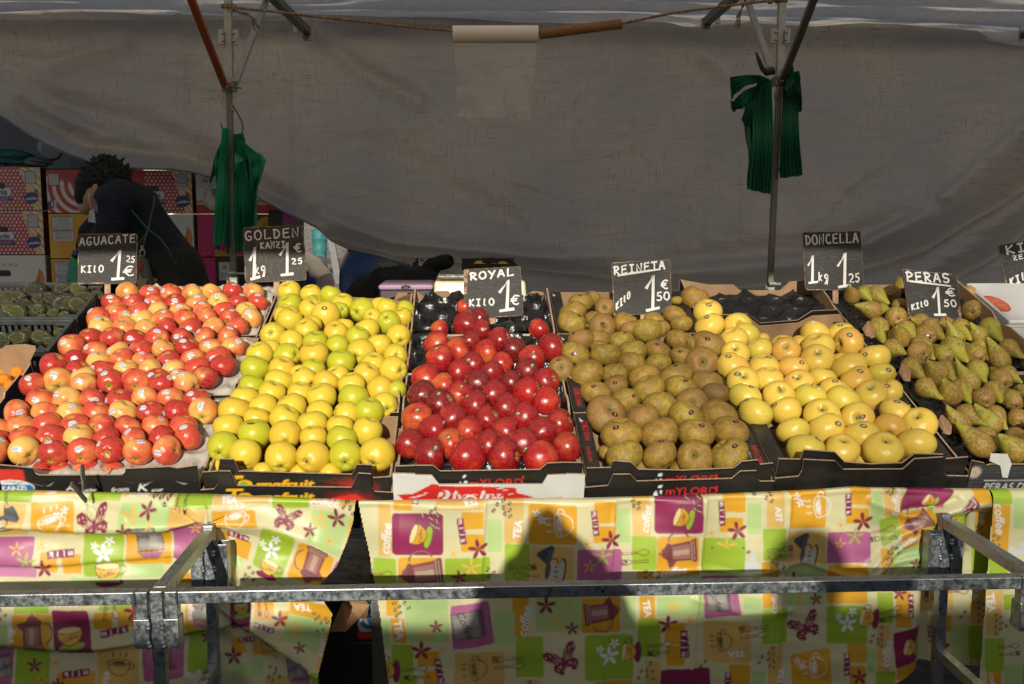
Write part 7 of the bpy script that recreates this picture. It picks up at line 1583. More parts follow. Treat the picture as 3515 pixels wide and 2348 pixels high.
def p_mag(k):
    def f(P, x0, x1, z0, z1):
        P.rect(x0, z0, x1, z1, (.016, .012, .012)); P.rect(x0, z0, x0 + .085, z1, MAG)
        for i in range(2):
            for j in range(4): P.ell((x0 + .025 + .03 * i + .006 * (j % 2), z0 + .02 + j * .024), .006, .006, (.25, .14, .02))
        P.text('N', (x0 + .135, z0 + .05), .045, MAG, 0, 0, .06); P.text('piña', (x0 + .235, z0 + .02), .04, MAG, 0, 0, .05)
        if k:
            P.ell((x0 + .36, z1 - .07), .055, .055, (.5, .28, .01)); P.text('EXTRA', (x0 + .375, z1 - .055), .014, (.02, .02, .02), 0, 0, .02); P.text('SIN NETOS', (x0 + .37, z1 - .08), .012, (.02, .02, .02)); P.poly([(x0 + .085, z0), (x0 + .085, z0 + .04), (x0 + .26, z0 + .0)], (.40, .22, .01))
        else:
            P.rect(x0 + .105, z1 - .12, x0 + .165, z1 - .025, (.55, .55, .55)); P.rect(x0 + .108, z1 - .085, x0 + .162, z1 - .028, (.10, .10, .10)); P.rect(x0 + .110, z1 - .083, x0 + .160, z1 - .030, (.55, .55, .55)); P.ell((x0 + .135, z1 - .052), .014, .010, (.2, .2, .2), .5)
            small_lines(P, x0 + .108, x0 + .162, z1 - .118, z1 - .088, 2, (.15, .15, .15))
    return f
M_SRED = plain('red_card_side', (.16, .025, .022), .7); M_SYEL = plain('yellow_card_side', (.40, .22, .02), .7); M_SWHT = plain('white_card_side', (.42, .39, .35), .7); M_SDRK = plain('dark_card_side', (.022, .015, .015), .7)
YB = 5.4
def bz(y): return atY(300, 400 + y / 2.1345, YB).z
def bx(x): return atY(x / 2.1345, 700, YB).x
def stack(x0, x1, items):
    for lab, y0, y1, pnt, side, ct in items:
        a, b = bz(y1) + .002, bz(y0); c = None
        if ct == 'h': c = hole(x0 + (x1 - x0) * .58, b - .095, .052, .016)
        banana_box(lab, x0, x1, a, b, YB, (lambda P, *q, pnt=pnt, ct=ct: (pnt(P, *q), P.rrect([(q[0] + (q[1] - q[0]) * .58 - .055, q[3] - .112), (q[0] + (q[1] - q[0]) * .58 + .055, q[3] - .112), (q[0] + (q[1] - q[0]) * .58 + .055, q[3] - .080), (q[0] + (q[1] - q[0]) * .58 - .055, q[3] - .080)], (.012, .010, .008), .45) if ct else None)), side, None)  # hand hole: its dark inside is painted on the front, not cut
wA = .56
stack(bx(308) - wA, bx(308), [('red dotted banana carton on top of the leftmost stack', 372, 688, p_plat(0), M_SRED, 'h'), ('red dotted banana carton second from top in the leftmost stack', 692, 1012, p_plat(0), M_SRED, 'h'), ('white banana carton with an orange banana below the leftmost red cartons', 1016, 1335, p_cerca, M_SWHT, 'h'), ('lowest white banana carton of the leftmost stack', 1340, 1700, p_cerca, M_SWHT, None)])
xB = bx(350)
stack(xB, bx(905), [('red striped banana carton behind the head of the vendor', 388, 708, p_plat(0), M_SRED, 'h'), ('yellow banana carton below the red striped carton', 712, 1040, p_yel, M_SYEL, 'h'), ('yellow banana carton second from top, behind the AGUACATE sign', 1044, 1370, p_yel, M_SYEL, None), ('lowest yellow banana carton of its stack', 1375, 1700, p_yel, M_SYEL, None)])
stack(bx(1412) - wA + .02, bx(1412), [('red dotted banana carton above the back of the vendor', 393, 712, p_plat(0), M_SRED, 'h'), ('white banana carton right of the back of the vendor', 716, 1035, p_cerca, M_SWHT, None), ('white banana carton hidden behind the hips of the vendor', 1040, 1370, p_cerca, M_SWHT, None), ('lowest white banana carton of the third stack', 1375, 1700, p_cerca, M_SWHT, None)])
xC = bx(1440)
stack(xC, bx(1962), [('white banana carton with a round green logo behind the green bags', 405, 712, p_logo, M_SRED, None), ('black and magenta carton with a yellow disc behind the GOLDEN sign', 716, 1030, p_mag(1), M_SDRK, None), ('black and magenta carton with a white label behind the left post', 1036, 1330, p_mag(0), M_SDRK, None), ('lowest black and magenta carton', 1335, 1700, p_mag(0), M_SDRK, None)])
def p_small(P, x0, x1, z0, z1):
    P.rect(x0, z0, x1, z0 + .03, (.30, .02, .10)); P.ell((x0 + .05, z1 - .03), .02, .03, NAVY); P.rect(x0 + .12, z0, x1, z1, (.38, .02, .12)); P.ell((x0 + .18, z1 - .02), .02, .03, WHT)
def p_pink(P, x0, x1, z0, z1): P.rect(x0, z0, x1, z1, (.018, .012, .016)); P.rect(x1 - .05, z0, x1, z1, (.36, .03, .28)); P.rect(x0, z0, x0 + .06, z0 + .10, (.30, .01, .09))
stack(bx(1966), bx(2140), [('small white and crimson carton under the hem of the tarp', 560, 690, p_small, M_SDRK, None), ('dark carton with a violet edge next to the street', 694, 1030, p_pink, M_SDRK, None), ('lowest dark carton next to the street', 1035, 1700, p_pink, M_SDRK, None)])
def p_blue(P, x0, x1, z0, z1):
    P.rect(x0, z0, x1, z1, (.010, .028, .075)); P.rrect([(x0 + .26, z0), (x0 + .40, z0), (x0 + .38, z0 + .14), (x0 + .26, z0 + .16)], (.015, .07, .13), .2); P.ell((x0 + .34, z0 + .10), .035, .02, (.12, .05, .03)); P.ell((x0 + .60, z0 + .06), .02, .03, (.12, .04, .03))
banana_box('dark blue carton peeking out under the sagging tarp', bx(330) - .28, bx(905), bz(384) + .004, bz(384) + .30, YB + .06, p_blue, M_CBLU, None, .3)

banana_box('added dark blue carton stack darkening the gap behind the leftmost banana cartons', bx(330) - 1.6, bx(330) - .29, bz(372) - .2, bz(372) + .42, YB + .40, lambda P, *q: P.rect(q[0], q[2], q[1], q[3], (.012, .02, .04)), M_CBLU, None, .3)  # stack put in to make the gap under the tarp dark
# ---- plastic film and bags on top of the leftmost cartons
g = NG('teal_film'); p = g.pos(); n = g.noise(1, g.vmul(p, (14, 14, 30)), 5, .6, 1.5)
g.P(Base_Color=g.mix(n, (.006, .05, .055), (.02, .13, .14)), Roughness=.2); g.bump(n, .8, .03); M_TEAL = g.m
def blob(name, label, cat, c, s, mat, seed, sq=(1, 1, 1)):
    f = wav(14, 1.5, 8, seed); V, F = [], []
    n1, n2 = 44, 26
    for i in range(n2 + 1):
        a = math.pi * i / n2
        for j in range(n1):
            b = 2 * math.pi * j / n1; d = Vector((math.sin(a) * math.cos(b), math.sin(a) * math.sin(b), math.cos(a)))
            k = 1 + .16 * f(d.x * 1.4 + d.z, d.y * 1.6 - d.z * .8) + .03 * math.sin(9 * d.x + 13 * d.z)
            V.append(Vector(c) + Vector((d.x * s[0] * k, d.y * s[1] * k, max(-.92, d.z * k) * s[2])))
    for i in range(n2):
        for j in range(n1): F.append((i * n1 + j, (i + 1) * n1 + j, (i + 1) * n1 + (j + 1) % n1, i * n1 + (j + 1) % n1))
    return tag(obj(name, raw_mesh(name, V, F, mat, None, True)), label, cat)
Z0 = bz(372)
blob('plastic_bag', 'crumpled teal plastic bag lying on the leftmost banana cartons', 'bag', (bx(60), YB + .14, Z0 + .050), (.20, .12, .055), M_TEAL, 5)
t = thing('bag_parcel', 'dark teal wrapped parcel on top of the crumpled plastic bag', 'parcel', (bx(60), YB + .15, Z0 + .1))
m = MB(); a = Vector((bx(-60), YB + .16, Z0 + .155)); m.tube([a, a + Vector((.10, -.01, .012)), a + Vector((.19, -.02, .020)), a + Vector((.225, -.02, .018))], [.035, .045, .042, .03], 16); m.build('wrapper', M_TEAL, t, True)
g = NG('milky_film'); g.P(Base_Color=(.30, .33, .36), Roughness=.3); g.bump(g.noise(90, g.pos(), 3), .2, .003)
t = thing('film_roll', 'milky plastic film roll lying on the leftmost cartons under the tarp', 'film roll', (bx(330), YB + .2, Z0 + .1))
a, b = Vector((bx(385), YB + .02, Z0 + .095)), Vector((bx(200), YB + .22, Z0 + .14)); ax = (b - a).normalized(); L = (b - a).length
m = MB(); m.lathe([(.018, 0), (.050, 0), (.052, .004), (.052, L), (.018, L), (.017, .01)], a, 30, ax); m.build('roll', g.m, t, True, angle=40)
m = MB(); m.lathe([(.0135, .002), (.0165, .002), (.0165, L), (.0135, L)], a, 20, ax); m.build('core', M_CARDTUBE, t, True, angle=40)
blob('plastic_bag', 'clear greyish plastic bag slumped under the film roll', 'bag', (bx(250), YB + .13, Z0 + .032), (.13, .10, .034), plain('grey_film', (.10, .13, .13), .25), 9)
tag(COL.objects['plastic_bag'], group='loose plastic bags')

# ------------------------------------------------------------------ people
def skin_figure(name, bones, mats, parent=None, vox=.012, smooth=6, fold=0.0):
    """one continuous body: tapered limbs fused by voxel remesh"""
    bm = bmesh.new()
    def cap(a, b, ra, rb, flat=1.0, side=None):
        a, b = Vector(a), Vector(b); d = b - a; L_ = d.length; z = d.normalized() if L_ > 1e-6 else Vector((0, 0, 1))
        sx = Vector(side) if side else z.orthogonal(); sx = (sx - z * sx.dot(z)).normalized(); sy = z.cross(sx); n = 16; rings = []
        prof = [(-ra * math.cos(t), ra * math.sin(t)) for t in np.linspace(.15, 1.57, 5)] + [(L_ + rb * math.sin(t), rb * math.cos(t)) for t in np.linspace(0, 1.42, 5)]
        for h, r in prof: rings.append([bm.verts.new(a + z * h + (sx * math.cos(2 * math.pi * k / n) + sy * math.sin(2 * math.pi * k / n) * flat) * r) for k in range(n)])
        for r0, r1 in zip(rings, rings[1:]):
            for k in range(n): bm.faces.new((r0[k], r0[(k + 1) % n], r1[(k + 1) % n], r1[k]))
        bm.faces.new(rings[0][::-1]); bm.faces.new(rings[-1])
    for b in bones: cap(*b)
    me = bpy.data.meshes.new(name); bm.to_mesh(me); bm.free()
    o = bpy.data.objects.new(name, me); COL.objects.link(o)
    r = o.modifiers.new('r', 'REMESH'); r.mode = 'VOXEL'; r.voxel_size = vox
    s = o.modifiers.new('s', 'SMOOTH'); s.iterations = smooth; s.factor = .5
    bpy.context.view_layer.update()
    me2 = bpy.data.meshes.new_from_object(o.evaluated_get(bpy.context.evaluated_depsgraph_get()))
    bpy.data.objects.remove(o); me2.name = name; me2.materials.clear(); me2.materials.append(mats)
    me2.polygons.foreach_set('use_smooth', np.ones(len(me2.polygons), dtype=bool))
    if fold:                             # cloth folds pressed into the surface
        n = len(me2.vertices); co = np.empty(n * 3, np.float32); no = np.empty(n * 3, np.float32); me2.vertices.foreach_get('co', co); me2.vertices.foreach_get('normal', no); co, no = co.reshape(-1, 3), no.reshape(-1, 3)
        f1, f2 = wav(7, 14, 34, 5), wav(7, 20, 50, 6); a = f1(co[:, 0] + .5 * co[:, 1], co[:, 2] * .8 + .3 * co[:, 0]); b = f2(co[:, 0] * .6 - co[:, 1], co[:, 2] + co[:, 1] * .4)
        me2.vertices.foreach_set('co', (co + no * (fold * ((1 - np.abs(a)) * .8 + (1 - np.abs(b)) * .5 - .6))[:, None]).astype(np.float32).ravel()); me2.update()
    if parent is not None: me2.transform(Matrix.Translation(-wloc(parent)))
    return obj(name, me2, parent)
g = NG('skin'); p = g.pos(); g.P(Base_Color=g.mix(g.noise(9, p, 4), (.38, .20, .13), (.46, .26, .18)), Roughness=.5); M_SKIN = g.m
g = NG('navy_fleece'); p = g.pos(); f = g.noise(7, p, 5); g.P(Base_Color=g.mix(f, (.004, .007, .016), (.009, .014, .028)), Roughness=.9); g.bump(g.math('ADD', g.noise(1, g.vmul(p, (9, 9, 22)), 4, .55, 1.2), g.math('MULTIPLY', g.noise(160, p, 2), .15)), .7, .02); M_NAVY = g.m
M_TROU = plain('dark_trousers', (.014, .012, .010), .85, var=.2, bump=.3)
M_HAIR = plain('black_hair', (.004, .0035, .0035), .75, var=.3, scale=80)
M_PIPE = plain('green_piping', (.035, .13, .06), .7); M_STRAP = plain('grey_strap', (.11, .12, .125), .8)
PY = 4.25
def vp(x, y, dy=0.0): return atY(*R1(x, y), PY + dy)
vd = thing('person', 'vendor in a navy jacket bending left behind the AGUACATE sign', 'person', (vp(1280, 1180).x, PY, 0))
hip, wst, chs, nck, hd = vp(1250, 1180), vp(1150, 950), vp(950, 700), vp(840, 560), vp(760, 525)
hand = vp(705, 1120, -.12); elb = vp(775, 880, -.17); sh = vp(860, 620, -.13)
elb2, sh2, hand2 = vp(690, 860, .16), vp(870, 590, .13), vp(610, 1080, .1)
kn = [Vector((hip.x + .03, PY + s * .09, .52)) for s in (-1, 1)]; an = [Vector((hip.x + .06, PY + s * .09, .09)) for s in (-1, 1)]
def fingers(w, d, sd, B):
    d = d.normalized(); sd = sd.normalized(); B.append((w, w + d * .075, .026, .030, .5, sd))
    for k, L_ in enumerate((.062, .075, .07, .055)):
        a = w + d * .085 + sd * (k - 1.5) * .018; b = a + d * L_ * .55 + d.cross(sd) * .008; B.append((a, b, .0085, .008)); B.append((b, b + d * L_ * .4 + d.cross(sd) * .02, .008, .006))
    a = w + d * .02 + sd * -.028; B.append((a, a + d * .035 - sd * .022, .011, .009)); B.append((a + d * .035 - sd * .022, a + d * .065 - sd * .024, .009, .007))
B = [(hip, wst, .135, .115, .8), (wst, chs, .11, .13, .8), (chs, nck, .12, .055), (nck, hd, .05, .055), (hd + Vector((.01, 0, .035)), hd + Vector((-.02, 0, -.03)), .088, .072), (hd + Vector((-.055, 0, -.05)), hd + Vector((-.075, 0, -.075)), .048, .036),
     (sh, elb, .05, .04), (elb, hand, .038, .026), (sh2, elb2, .05, .04), (elb2, hand2, .038, .026), (hd + Vector((-.10, 0, -.035)), hd + Vector((-.112, 0, -.05)), .012, .013)]
for s in (0, 1): B += [(hip + Vector((0, (-1, 1)[s] * .08, -.04)), kn[s], .085, .058), (kn[s], an[s], .056, .038), (an[s], an[s] + Vector((-.17, 0, -.055)), .04, .03)]
B += [(hd + Vector((.0, s * .085, .0)), hd + Vector((.0, s * .088, -.03)), .014, .010) for s in (-1, 1)]
fingers(hand, hand - elb, Vector((0, 1, 0)), B); fingers(hand2, hand2 - elb2, Vector((0, 1, 0)), B)
skin_figure('body', B, M_SKIN, vd, .008, 3)
J = [(vp(1265, 1150), wst, .128, .122, .85), (wst, chs, .122, .135, .85), (chs, vp(870, 590), .128, .08), (sh, elb, .078, .064), (elb, elb + (hand - elb) * .8, .062, .046), (sh2, elb2, .075, .06), (elb2, elb2 + (hand2 - elb2) * .8, .058, .045), (sh, sh2, .085, .085)]
skin_figure('jacket', J, M_NAVY, vd, .009, 3, .012)
T_ = [(hip + Vector((0, 0, .02)), hip + Vector((.03, 0, -.12)), .150, .15, .9)]
for s in (0, 1): T_ += [(hip + Vector((.02, (-1, 1)[s] * .075, -.06)), kn[s], .105, .078), (kn[s], an[s] + Vector((0, 0, .02)), .076, .06)]
skin_figure('trousers', T_, M_TROU, vd, .014, 4)
rh = random.Random(4); hb = []
for k in range(700):
    a, b = rh.uniform(0, 6.28), rh.uniform(-.35, 1.5); d = Vector((math.cos(a) * math.cos(b), math.sin(a) * math.cos(b), math.sin(b)))
    if d.x < -.62 and d.z < -.05: continue
    c = hd + Vector((.015, 0, .035)) + d * .078; hb.append((c, c + d * rh.uniform(.002, .016) + Vector((rh.uniform(-.02, .02), rh.uniform(-.02, .02), rh.uniform(-.015, .02))), .0085, .003))
hb += [(hd + Vector((.015, 0, .035)), hd + Vector((.045, 0, -.025)), .094, .082), (hd + Vector((-.025, 0, .025)), hd + Vector((-.03, 0, -.015)), .08, .068), (hd + Vector((-.05, 0, .01)), hd + Vector((-.068, 0, -.03)), .068, .052)]
skin_figure('hair', hb, M_HAIR, vd, .0042, 1)
def on_front(pts, off=-.165):
    return [atY(*R1(x, y), PY + off + (o if len(q) > 2 else 0)) for q in pts for (x, y, o) in [tuple(q) + ((0,) if len(q) == 2 else ())]]
for pl_ in (((712, 520, .09), (760, 490, .08), (810, 478, .09), (880, 495, .06), (912, 525, .03)), ((935, 655, -.0), (1010, 740, .005), (1080, 820, .0), (1170, 890, .0), (1225, 960, .0), (1275, 1060, .0)), ((1090, 830, -.002), (1040, 900, .0), (1000, 970, .0)), ((1285, 1058, .0), (1292, 1085, .0)), ((682, 600, .05), (700, 560, .06), (712, 520, .09))):
    m = MB(); m.tube(on_front(pl_), .0030, 6); m.build('piping', M_PIPE, vd, True)
m = MB(); q = on_front(((655, 560, .06), (650, 610, .06), (668, 670, .06), (690, 700, .06))); m.tube(q, .0022, 6); m.build('mask_strap', plain('mask_white', (.6, .6, .6), .7), vd, True)
m = MB(); q0 = vp(690, 690, -.06); m.add([q0 + Vector((-.012, -.02, -.0)), q0 + Vector((.012, -.03, .01)), q0 + Vector((.014, -.03, -.05)), q0 + Vector((-.02, -.02, -.045))], [(0, 1, 2, 3)]); m.build('face_mask', plain('mask_blue', (.45, .52, .55), .7), vd)
bg = thing('shoulder_bag', 'grey canvas shoulder bag with a star patch hanging on the vendor', 'bag', vp(1040, 1200, -.2))
m = MB(); q = on_front(((1132, 590, .02), (1128, 640, -.005), (1105, 740, -.01), (1085, 830, -.012), (1062, 900, -.02), (1045, 985, -.03)), -.172)
for a, b in zip(q, q[1:]): m.bar(a, b, .012, .003, (0, 1, 0))
m.build('strap', M_STRAP, bg)
c = vp(1042, 1000, -.205); m = MB(); m.tube([c + Vector((.010 * math.cos(a), 0, .014 * math.sin(a))) for a in np.linspace(0, 6.28, 14)], .0028, 6, False); m.bar(c + Vector((0, 0, .012)), c + Vector((0, 0, .03)), .008, .006); m.bar(c + Vector((-.012, 0, .008)), c + Vector((.010, 0, .014)), .004); m.build('clasp', M_POSTL, bg)
o = [vp(1010, 1040, -.2), vp(1040, 1030, -.2), vp(1062, 1060, -.2), vp(1110, 1230, -.2), vp(1130, 1300, -.2), vp(960, 1300, -.2), vp(965, 1150, -.2)]
m = MB(); m.prism(o, (0, .05, 0)); m.build('pouch', M_STRAP, bg, bevel=.01)
m = MB(); c = vp(1038, 1215, -.2035); m.add([c + Vector((math.cos(a) * (.016 if k % 2 else .034), -.002, math.sin(a) * (.016 if k % 2 else .034))) for k, a in enumerate(np.linspace(0, 6.28, 11)[:-1] + .5)], [tuple(range(10))]); m.build('star_patch', plain('patch', (.40, .26, .16), .8), bg)
m = MB(); c = vp(1015, 1095, -.2035); m.lathe([(0, 0), (.018, 0), (.018, .002), (0, .002)], c, 16, (0, -1, 0)); m.build('red_patch', plain('patch_red', (.35, .05, .03), .8), bg)
t = thing('carrier_bag', 'green carrier bag with a blue top left of the AGUACATE sign', 'bag', vp(540, 1150, -.6))
m = MB(); a = atY(*R1(545, 1100), 3.7); m.tube([a + Vector((0, 0, .03)), a + Vector((.0, 0, .0)), a + Vector((.004, 0, -.04)), a + Vector((.01, 0, -.10))], [.012, .022, .034, .040], 14); m.build('bag', M_BAG, t, True)
m = MB(); m.tube([a + Vector((.0, 0, .034)), a + Vector((.012, 0, .052))], [.011, .016], 10); m.build('knot', plain('blue_film', (.01, .03, .16), .4), t, True)

# the photographer, whose shadow falls on the oilcloth
ph = thing('person', 'standing photographer in a dark hooded jacket, seen only by the shadow on the oilcloth', 'person', (-.03, -.30, 0))
C_ = Vector((-.02, -.27, 0)); hd = C_ + Vector((-.01, 0, 1.325))
B = [(C_ + Vector((0, 0, .80)), C_ + Vector((0, 0, 1.0)), .13, .125, .75, (1, 0, 0)), (C_ + Vector((0, 0, 1.0)), C_ + Vector((-.02, 0, 1.16)), .125, .12, .75, (1, 0, 0)), (C_ + Vector((-.02, 0, 1.16)), hd, .07, .055), (hd + Vector((0, 0, .02)), hd + Vector((0, .015, -.04)), .066, .058), (hd + Vector((0, .09, -.01)), hd + Vector((0, .095, -.02)), .012, .013)]
for s in (-1, 1):
    sh = C_ + Vector((s * .145 - .01, .0, 1.14)); el = C_ + Vector((s * .20, .10, .97)); wr = Vector((s * .085, -.10, 1.265)); B += [(sh, el, .05, .042), (el, wr, .04, .027)]
    B += [(C_ + Vector((s * .085, 0, .80)), C_ + Vector((s * .095, .01, .45)), .085, .058), (C_ + Vector((s * .095, .01, .45)), C_ + Vector((s * .10, -.01, .08)), .056, .04), (C_ + Vector((s * .10, -.01, .06)), C_ + Vector((s * .11, .14, .03)), .04, .03)]
    fingers(wr, Vector((-s * .15, .12, .12)), Vector((0, .6, -.6)), B)
skin_figure('body', B, M_SKIN, ph, .012, 3)
J = [(C_ + Vector((0, 0, .76)), C_ + Vector((0, 0, .98)), .17, .165, .75, (1, 0, 0)), (C_ + Vector((0, 0, .98)), C_ + Vector((-.01, 0, 1.12)), .165, .155, .75, (1, 0, 0)), (C_ + Vector((0, -.02, 1.15)), hd + Vector((.0, -.02, -.04)), .145, .100, .8, (1, 0, 0)), (hd + Vector((0, -.01, -.04)), hd + Vector((-.005, -.02, .085)), .095, .045, .9, (1, 0, 0))]
for s in (-1, 1):
    sh = C_ + Vector((s * .14 - .01, 0, 1.13)); el = C_ + Vector((s * .20, .10, .97)); wr = Vector((s * .085, -.10, 1.265)); J += [(sh, el, .075, .065), (el, el + (wr - el) * .85, .062, .042)]
skin_figure('jacket', J, M_NAVY, ph, .014, 5)
skin_figure('hair', [(hd + Vector((0, -.01, .035)), hd + Vector((0, -.02, -.02)), .064, .062)], M_HAIR, ph, .01, 2)

# ------------------------------------------------------------------ cash case, scale, black coat, mango carton, foam box
pc_ = atY(1395, 1000, 3.17)
M_PINK = plain('pink_leatherette', (.42, .27, .40), .35, var=.05, scale=60, bump=.1); M_CASED = plain('dark_case', (.05, .03, .045), .5)
t = thing('cash_case', 'pink hard case with a shiny metal clasp left of the steel scale', 'case', pc_)
xa, xb = atY(1298, 1000, 3.17).x, atY(1487, 1000, 3.17).x; zt, zb_ = atY(1390, 977, 3.17).z, atY(1390, 996, 3.17).z
m = MB(); m.box(xa, xb, 3.17, 3.42, zb_, zt); m.build('lid', M_PINK, t, bevel=.012); m = MB(); m.box(xa + .004, xb - .003, 3.175, 3.415, zb_ - .09, zb_ - .001); m.build('case', M_CASED, t, bevel=.006)
M_CHROME = plain('chrome', (.75, .74, .72), .20, 1.0, var=.04)
c = atY(1393, 982, 3.168); m = MB()
for dx in (-.010, 0, .010): m.lathe([(0, 0), (.005, 0), (.005, .003), (.003, .006), (0, .007)], c + Vector((dx, -.001, .002 if dx == 0 else -.001)), 14, (0, -1, 0))
m.box(c.x - .014, c.x + .014, c.y - .0015, c.y - .0005, c.z - .008, c.z + .004); m.build('clasp', M_CHROME, t, True, angle=40)
t = thing('scale', 'cream weighing scale with a steel platform behind the ROYAL sign', 'scale', atY(1640, 1010, 3.2))
xa, xb = atY(1500, 960, 3.2).x, atY(1792, 960, 3.2).x; z1, z2, z3 = atY(1600, 945, 3.2).z, atY(1600, 960, 3.2).z, atY(1600, 1035, 3.2).z
M_SCALE = plain('cream_plastic', (.66, .58, .38), .4, var=.06); M_STEELB = steel('brushed_steel', (.48, .47, .45), .25, 1.0, (.2, .2, .2), .1)
m = MB(); m.box(xa, xb, 3.19, 3.46, z2 + .002, z1); m.build('platform', M_CHROME, t, bevel=.008); m = MB(); m.box(xa + .004, xb - .004, 3.194, 3.456, z1 + .0005, z1 + .003); m.build('platform_top', M_STEELB, t, bevel=.001)
m = MB(); fn = lambda x, y, z: (x + (-1 if x < (xa + xb) / 2 else 1) * (.012 if z < z3 else 0) , y - (.02 if z < z3 else 0), z); m.box(xa - .008, xb + .010, 3.2, 3.45, z3 - .06, z2 - .004, fn); m.build('housing', M_SCALE, t, bevel=.008)
m = MB(); m.box(xa + .03, xb - .02, 3.22, 3.43, z2 - .004, z2 + .002); m.build('neck', M_BLACK, t)
P = Painter(0, .085, 0, .03, .0008, (.62, .62, .60)); small_lines(P, .004, .08, .002, .028, 5, (.35, .36, .4))
zz = atY(1530, 985, 3.17).z
panel('rating_label', P, M_PRINT, lambda U, V: (xa + .01 + U, 3.1975 - .02 * np.clip((z2 - .004 - (zz - .02 + V)) / (z2 - z3 + .056), 0, 1), zz - .02 + V), t, .0016)
g = NG('black_knit'); p = g.pos(); g.P(Base_Color=g.mix(g.noise(20, p, 5), (.003, .003, .0035), (.009, .0085, .009)), Roughness=.95); g.bump(g.noise(1, g.vmul(p, (26, 26, 8)), 4, .6, 1.0), .8, .02); M_KNIT = g.m
R8 = Fr(1180, 840, 3.6687); CY_ = 3.75
cp = lambda x, y, d=0.0: atY(*R8(x, y), CY_ + d)
ct = thing('black_coat', 'black quilted coat with knitted cuff lying behind the pink case', 'coat', cp(700, 480))
skin_figure('coat', fold=.016, bones=[(cp(330, 680), cp(560, 560), .085, .085), (cp(330, 650), cp(420, 800), .09, .12), (cp(560, 570), cp(900, 545), .085, .08), (cp(560, 600), cp(640, 800), .10, .12), (cp(880, 540), cp(1060, 500), .08, .075), (cp(900, 600), cp(930, 800), .10, .12), (cp(210, 740), cp(300, 850), .06, .1), (cp(1030, 400), cp(1150, 255), .045, .030)], mats=M_KNIT, parent=ct, vox=.010, smooth=3)
a, b = cp(1140, 245, -.02), cp(1330, 205, -.05); ax = (b - a).normalized(); L = (b - a).length
m = MB(); m.lathe([(.012, -.02), (.022, -.008), (.027, L * .2), (.0285, L * .5), (.028, L * .8), (.025, L), (.018, L + .010), (.014, L + .004), (.002, L - .004)], a, 28, ax); m.build('cuff', M_KNIT, ct, True)
def carton(label, x0, y0, x1, y1, Y, mat, dp=.25, lab=False):
    a, b = atY(*R8(x0, y0), Y), atY(*R8(x1, y1), Y); t = thing('dark_carton', label, 'carton', ((a.x + b.x) / 2, Y + dp / 2, b.z), 'dark cartons behind the coat')
    th = .006; m = MB(); z0, z1 = min(a.z, b.z) - .25, max(a.z, b.z)
    for q in ((a.x, b.x, Y, Y + th), (a.x, b.x, Y + dp - th, Y + dp), (a.x, a.x + th, Y + th + .0005, Y + dp - th - .0005), (b.x - th, b.x, Y + th + .0005, Y + dp - th - .0005)): m.box(q[0], q[1], q[2], q[3], z0, z1 - (.0 if q[2] > Y + .1 else .012))
    m.box(a.x + th, b.x - th, Y + th, Y + dp - th, z1 - .10, z1 - .09); m.build('walls', mat, t)
    if lab:
        P = Painter(0, .05, 0, .03, .0008, (.45, .45, .45)); small_lines(P, .004, .03, .003, .014, 2, (.1, .1, .1)); P.rect(.004, .017, .024, .027, (.03, .03, .03)); c = atY(*R8(945, 265), Y - .001)
        panel('label', P, M_PRINT, lambda U, V: (c.x + U, np.full_like(U, Y - .0012), c.z + V), t, .002)
    return t, a, b
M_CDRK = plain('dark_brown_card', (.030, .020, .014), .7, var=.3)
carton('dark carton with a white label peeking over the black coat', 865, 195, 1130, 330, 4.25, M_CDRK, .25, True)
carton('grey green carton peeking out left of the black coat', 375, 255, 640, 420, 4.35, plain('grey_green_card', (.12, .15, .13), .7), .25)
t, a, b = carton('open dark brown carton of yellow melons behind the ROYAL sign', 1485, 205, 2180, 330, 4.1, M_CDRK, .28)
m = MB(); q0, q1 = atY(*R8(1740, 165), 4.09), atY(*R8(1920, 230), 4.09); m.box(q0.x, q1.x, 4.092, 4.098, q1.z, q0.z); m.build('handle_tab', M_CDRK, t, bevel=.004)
V, F = fruit_rev([(max(.02, math.sin(x) * (1 + .06 * math.cos(x))), 1.25 * math.cos(x)) for x in np.linspace(.02, math.pi - .02, 24)], 28, .0, 5, 90, .02); mm = raw_mesh('melon', V, F, plain('melon_rind', (.60, .42, .05), .5, scale=3, bump=.2), None, True)
for x, y, r, wd in ((1715, 262, 62, 'large yellow melon at the left of the dark brown carton'), (1890, 280, 48, 'yellow melon in the middle of the dark brown carton'), (2010, 275, 65, 'yellow melon at the right of the dark brown carton'), (1760, 290, 40, 'small pale melon at the front of the dark brown carton')):
    P = atY(*R8(x, y), 4.20); R = r / 3.6687 * 4.2 / FPX; o = bpy.data.objects.new('melon', mm); COL.objects.link(o); o.matrix_world = Matrix.LocRotScale(P, Quaternion((0, 1, 0), 1.3 + r * .01), Vector((R, R, R))); tag(o, wd, 'melon', 'yellow melons in the dark carton')
M_FOAM = plain('white_foam', (.68, .68, .68), .6, var=.04)
t = thing('foam_box', 'white foam box with a halved tomato printed on its lid, right of the pears', 'box', slope(1.8, .75, .0))
m = MB(); m.box(1.545, 2.2, .66, .935, -.14, .012, slope); m.build('lid', M_FOAM, t, bevel=.004); m = MB(); m.box(1.525, 2.2, .40, .653, -.14, .004, slope); m.build('lower_panel', M_FOAM, t, bevel=.004)
m = MB(); m.box(1.525, 2.2, .654, .659, -.14, .003, slope); m.build('groove', M_BLACK, t)
P = Painter(1.55, 2.1, .67, .93, .0012, (.68, .68, .68)); tc = atP(*G5(1155, 295), .013) - SO; tx, tt = tc.x, tc.dot(SS); P.line([(1.53, .82), (2.1, .815)], .002, (.5, .5, .5))
P.ell((tx, tt), .033, .058, (.55, .03, .015)); P.ell((tx, tt), .029, .051, (.66, .13, .06)); rt2 = random.Random(3)
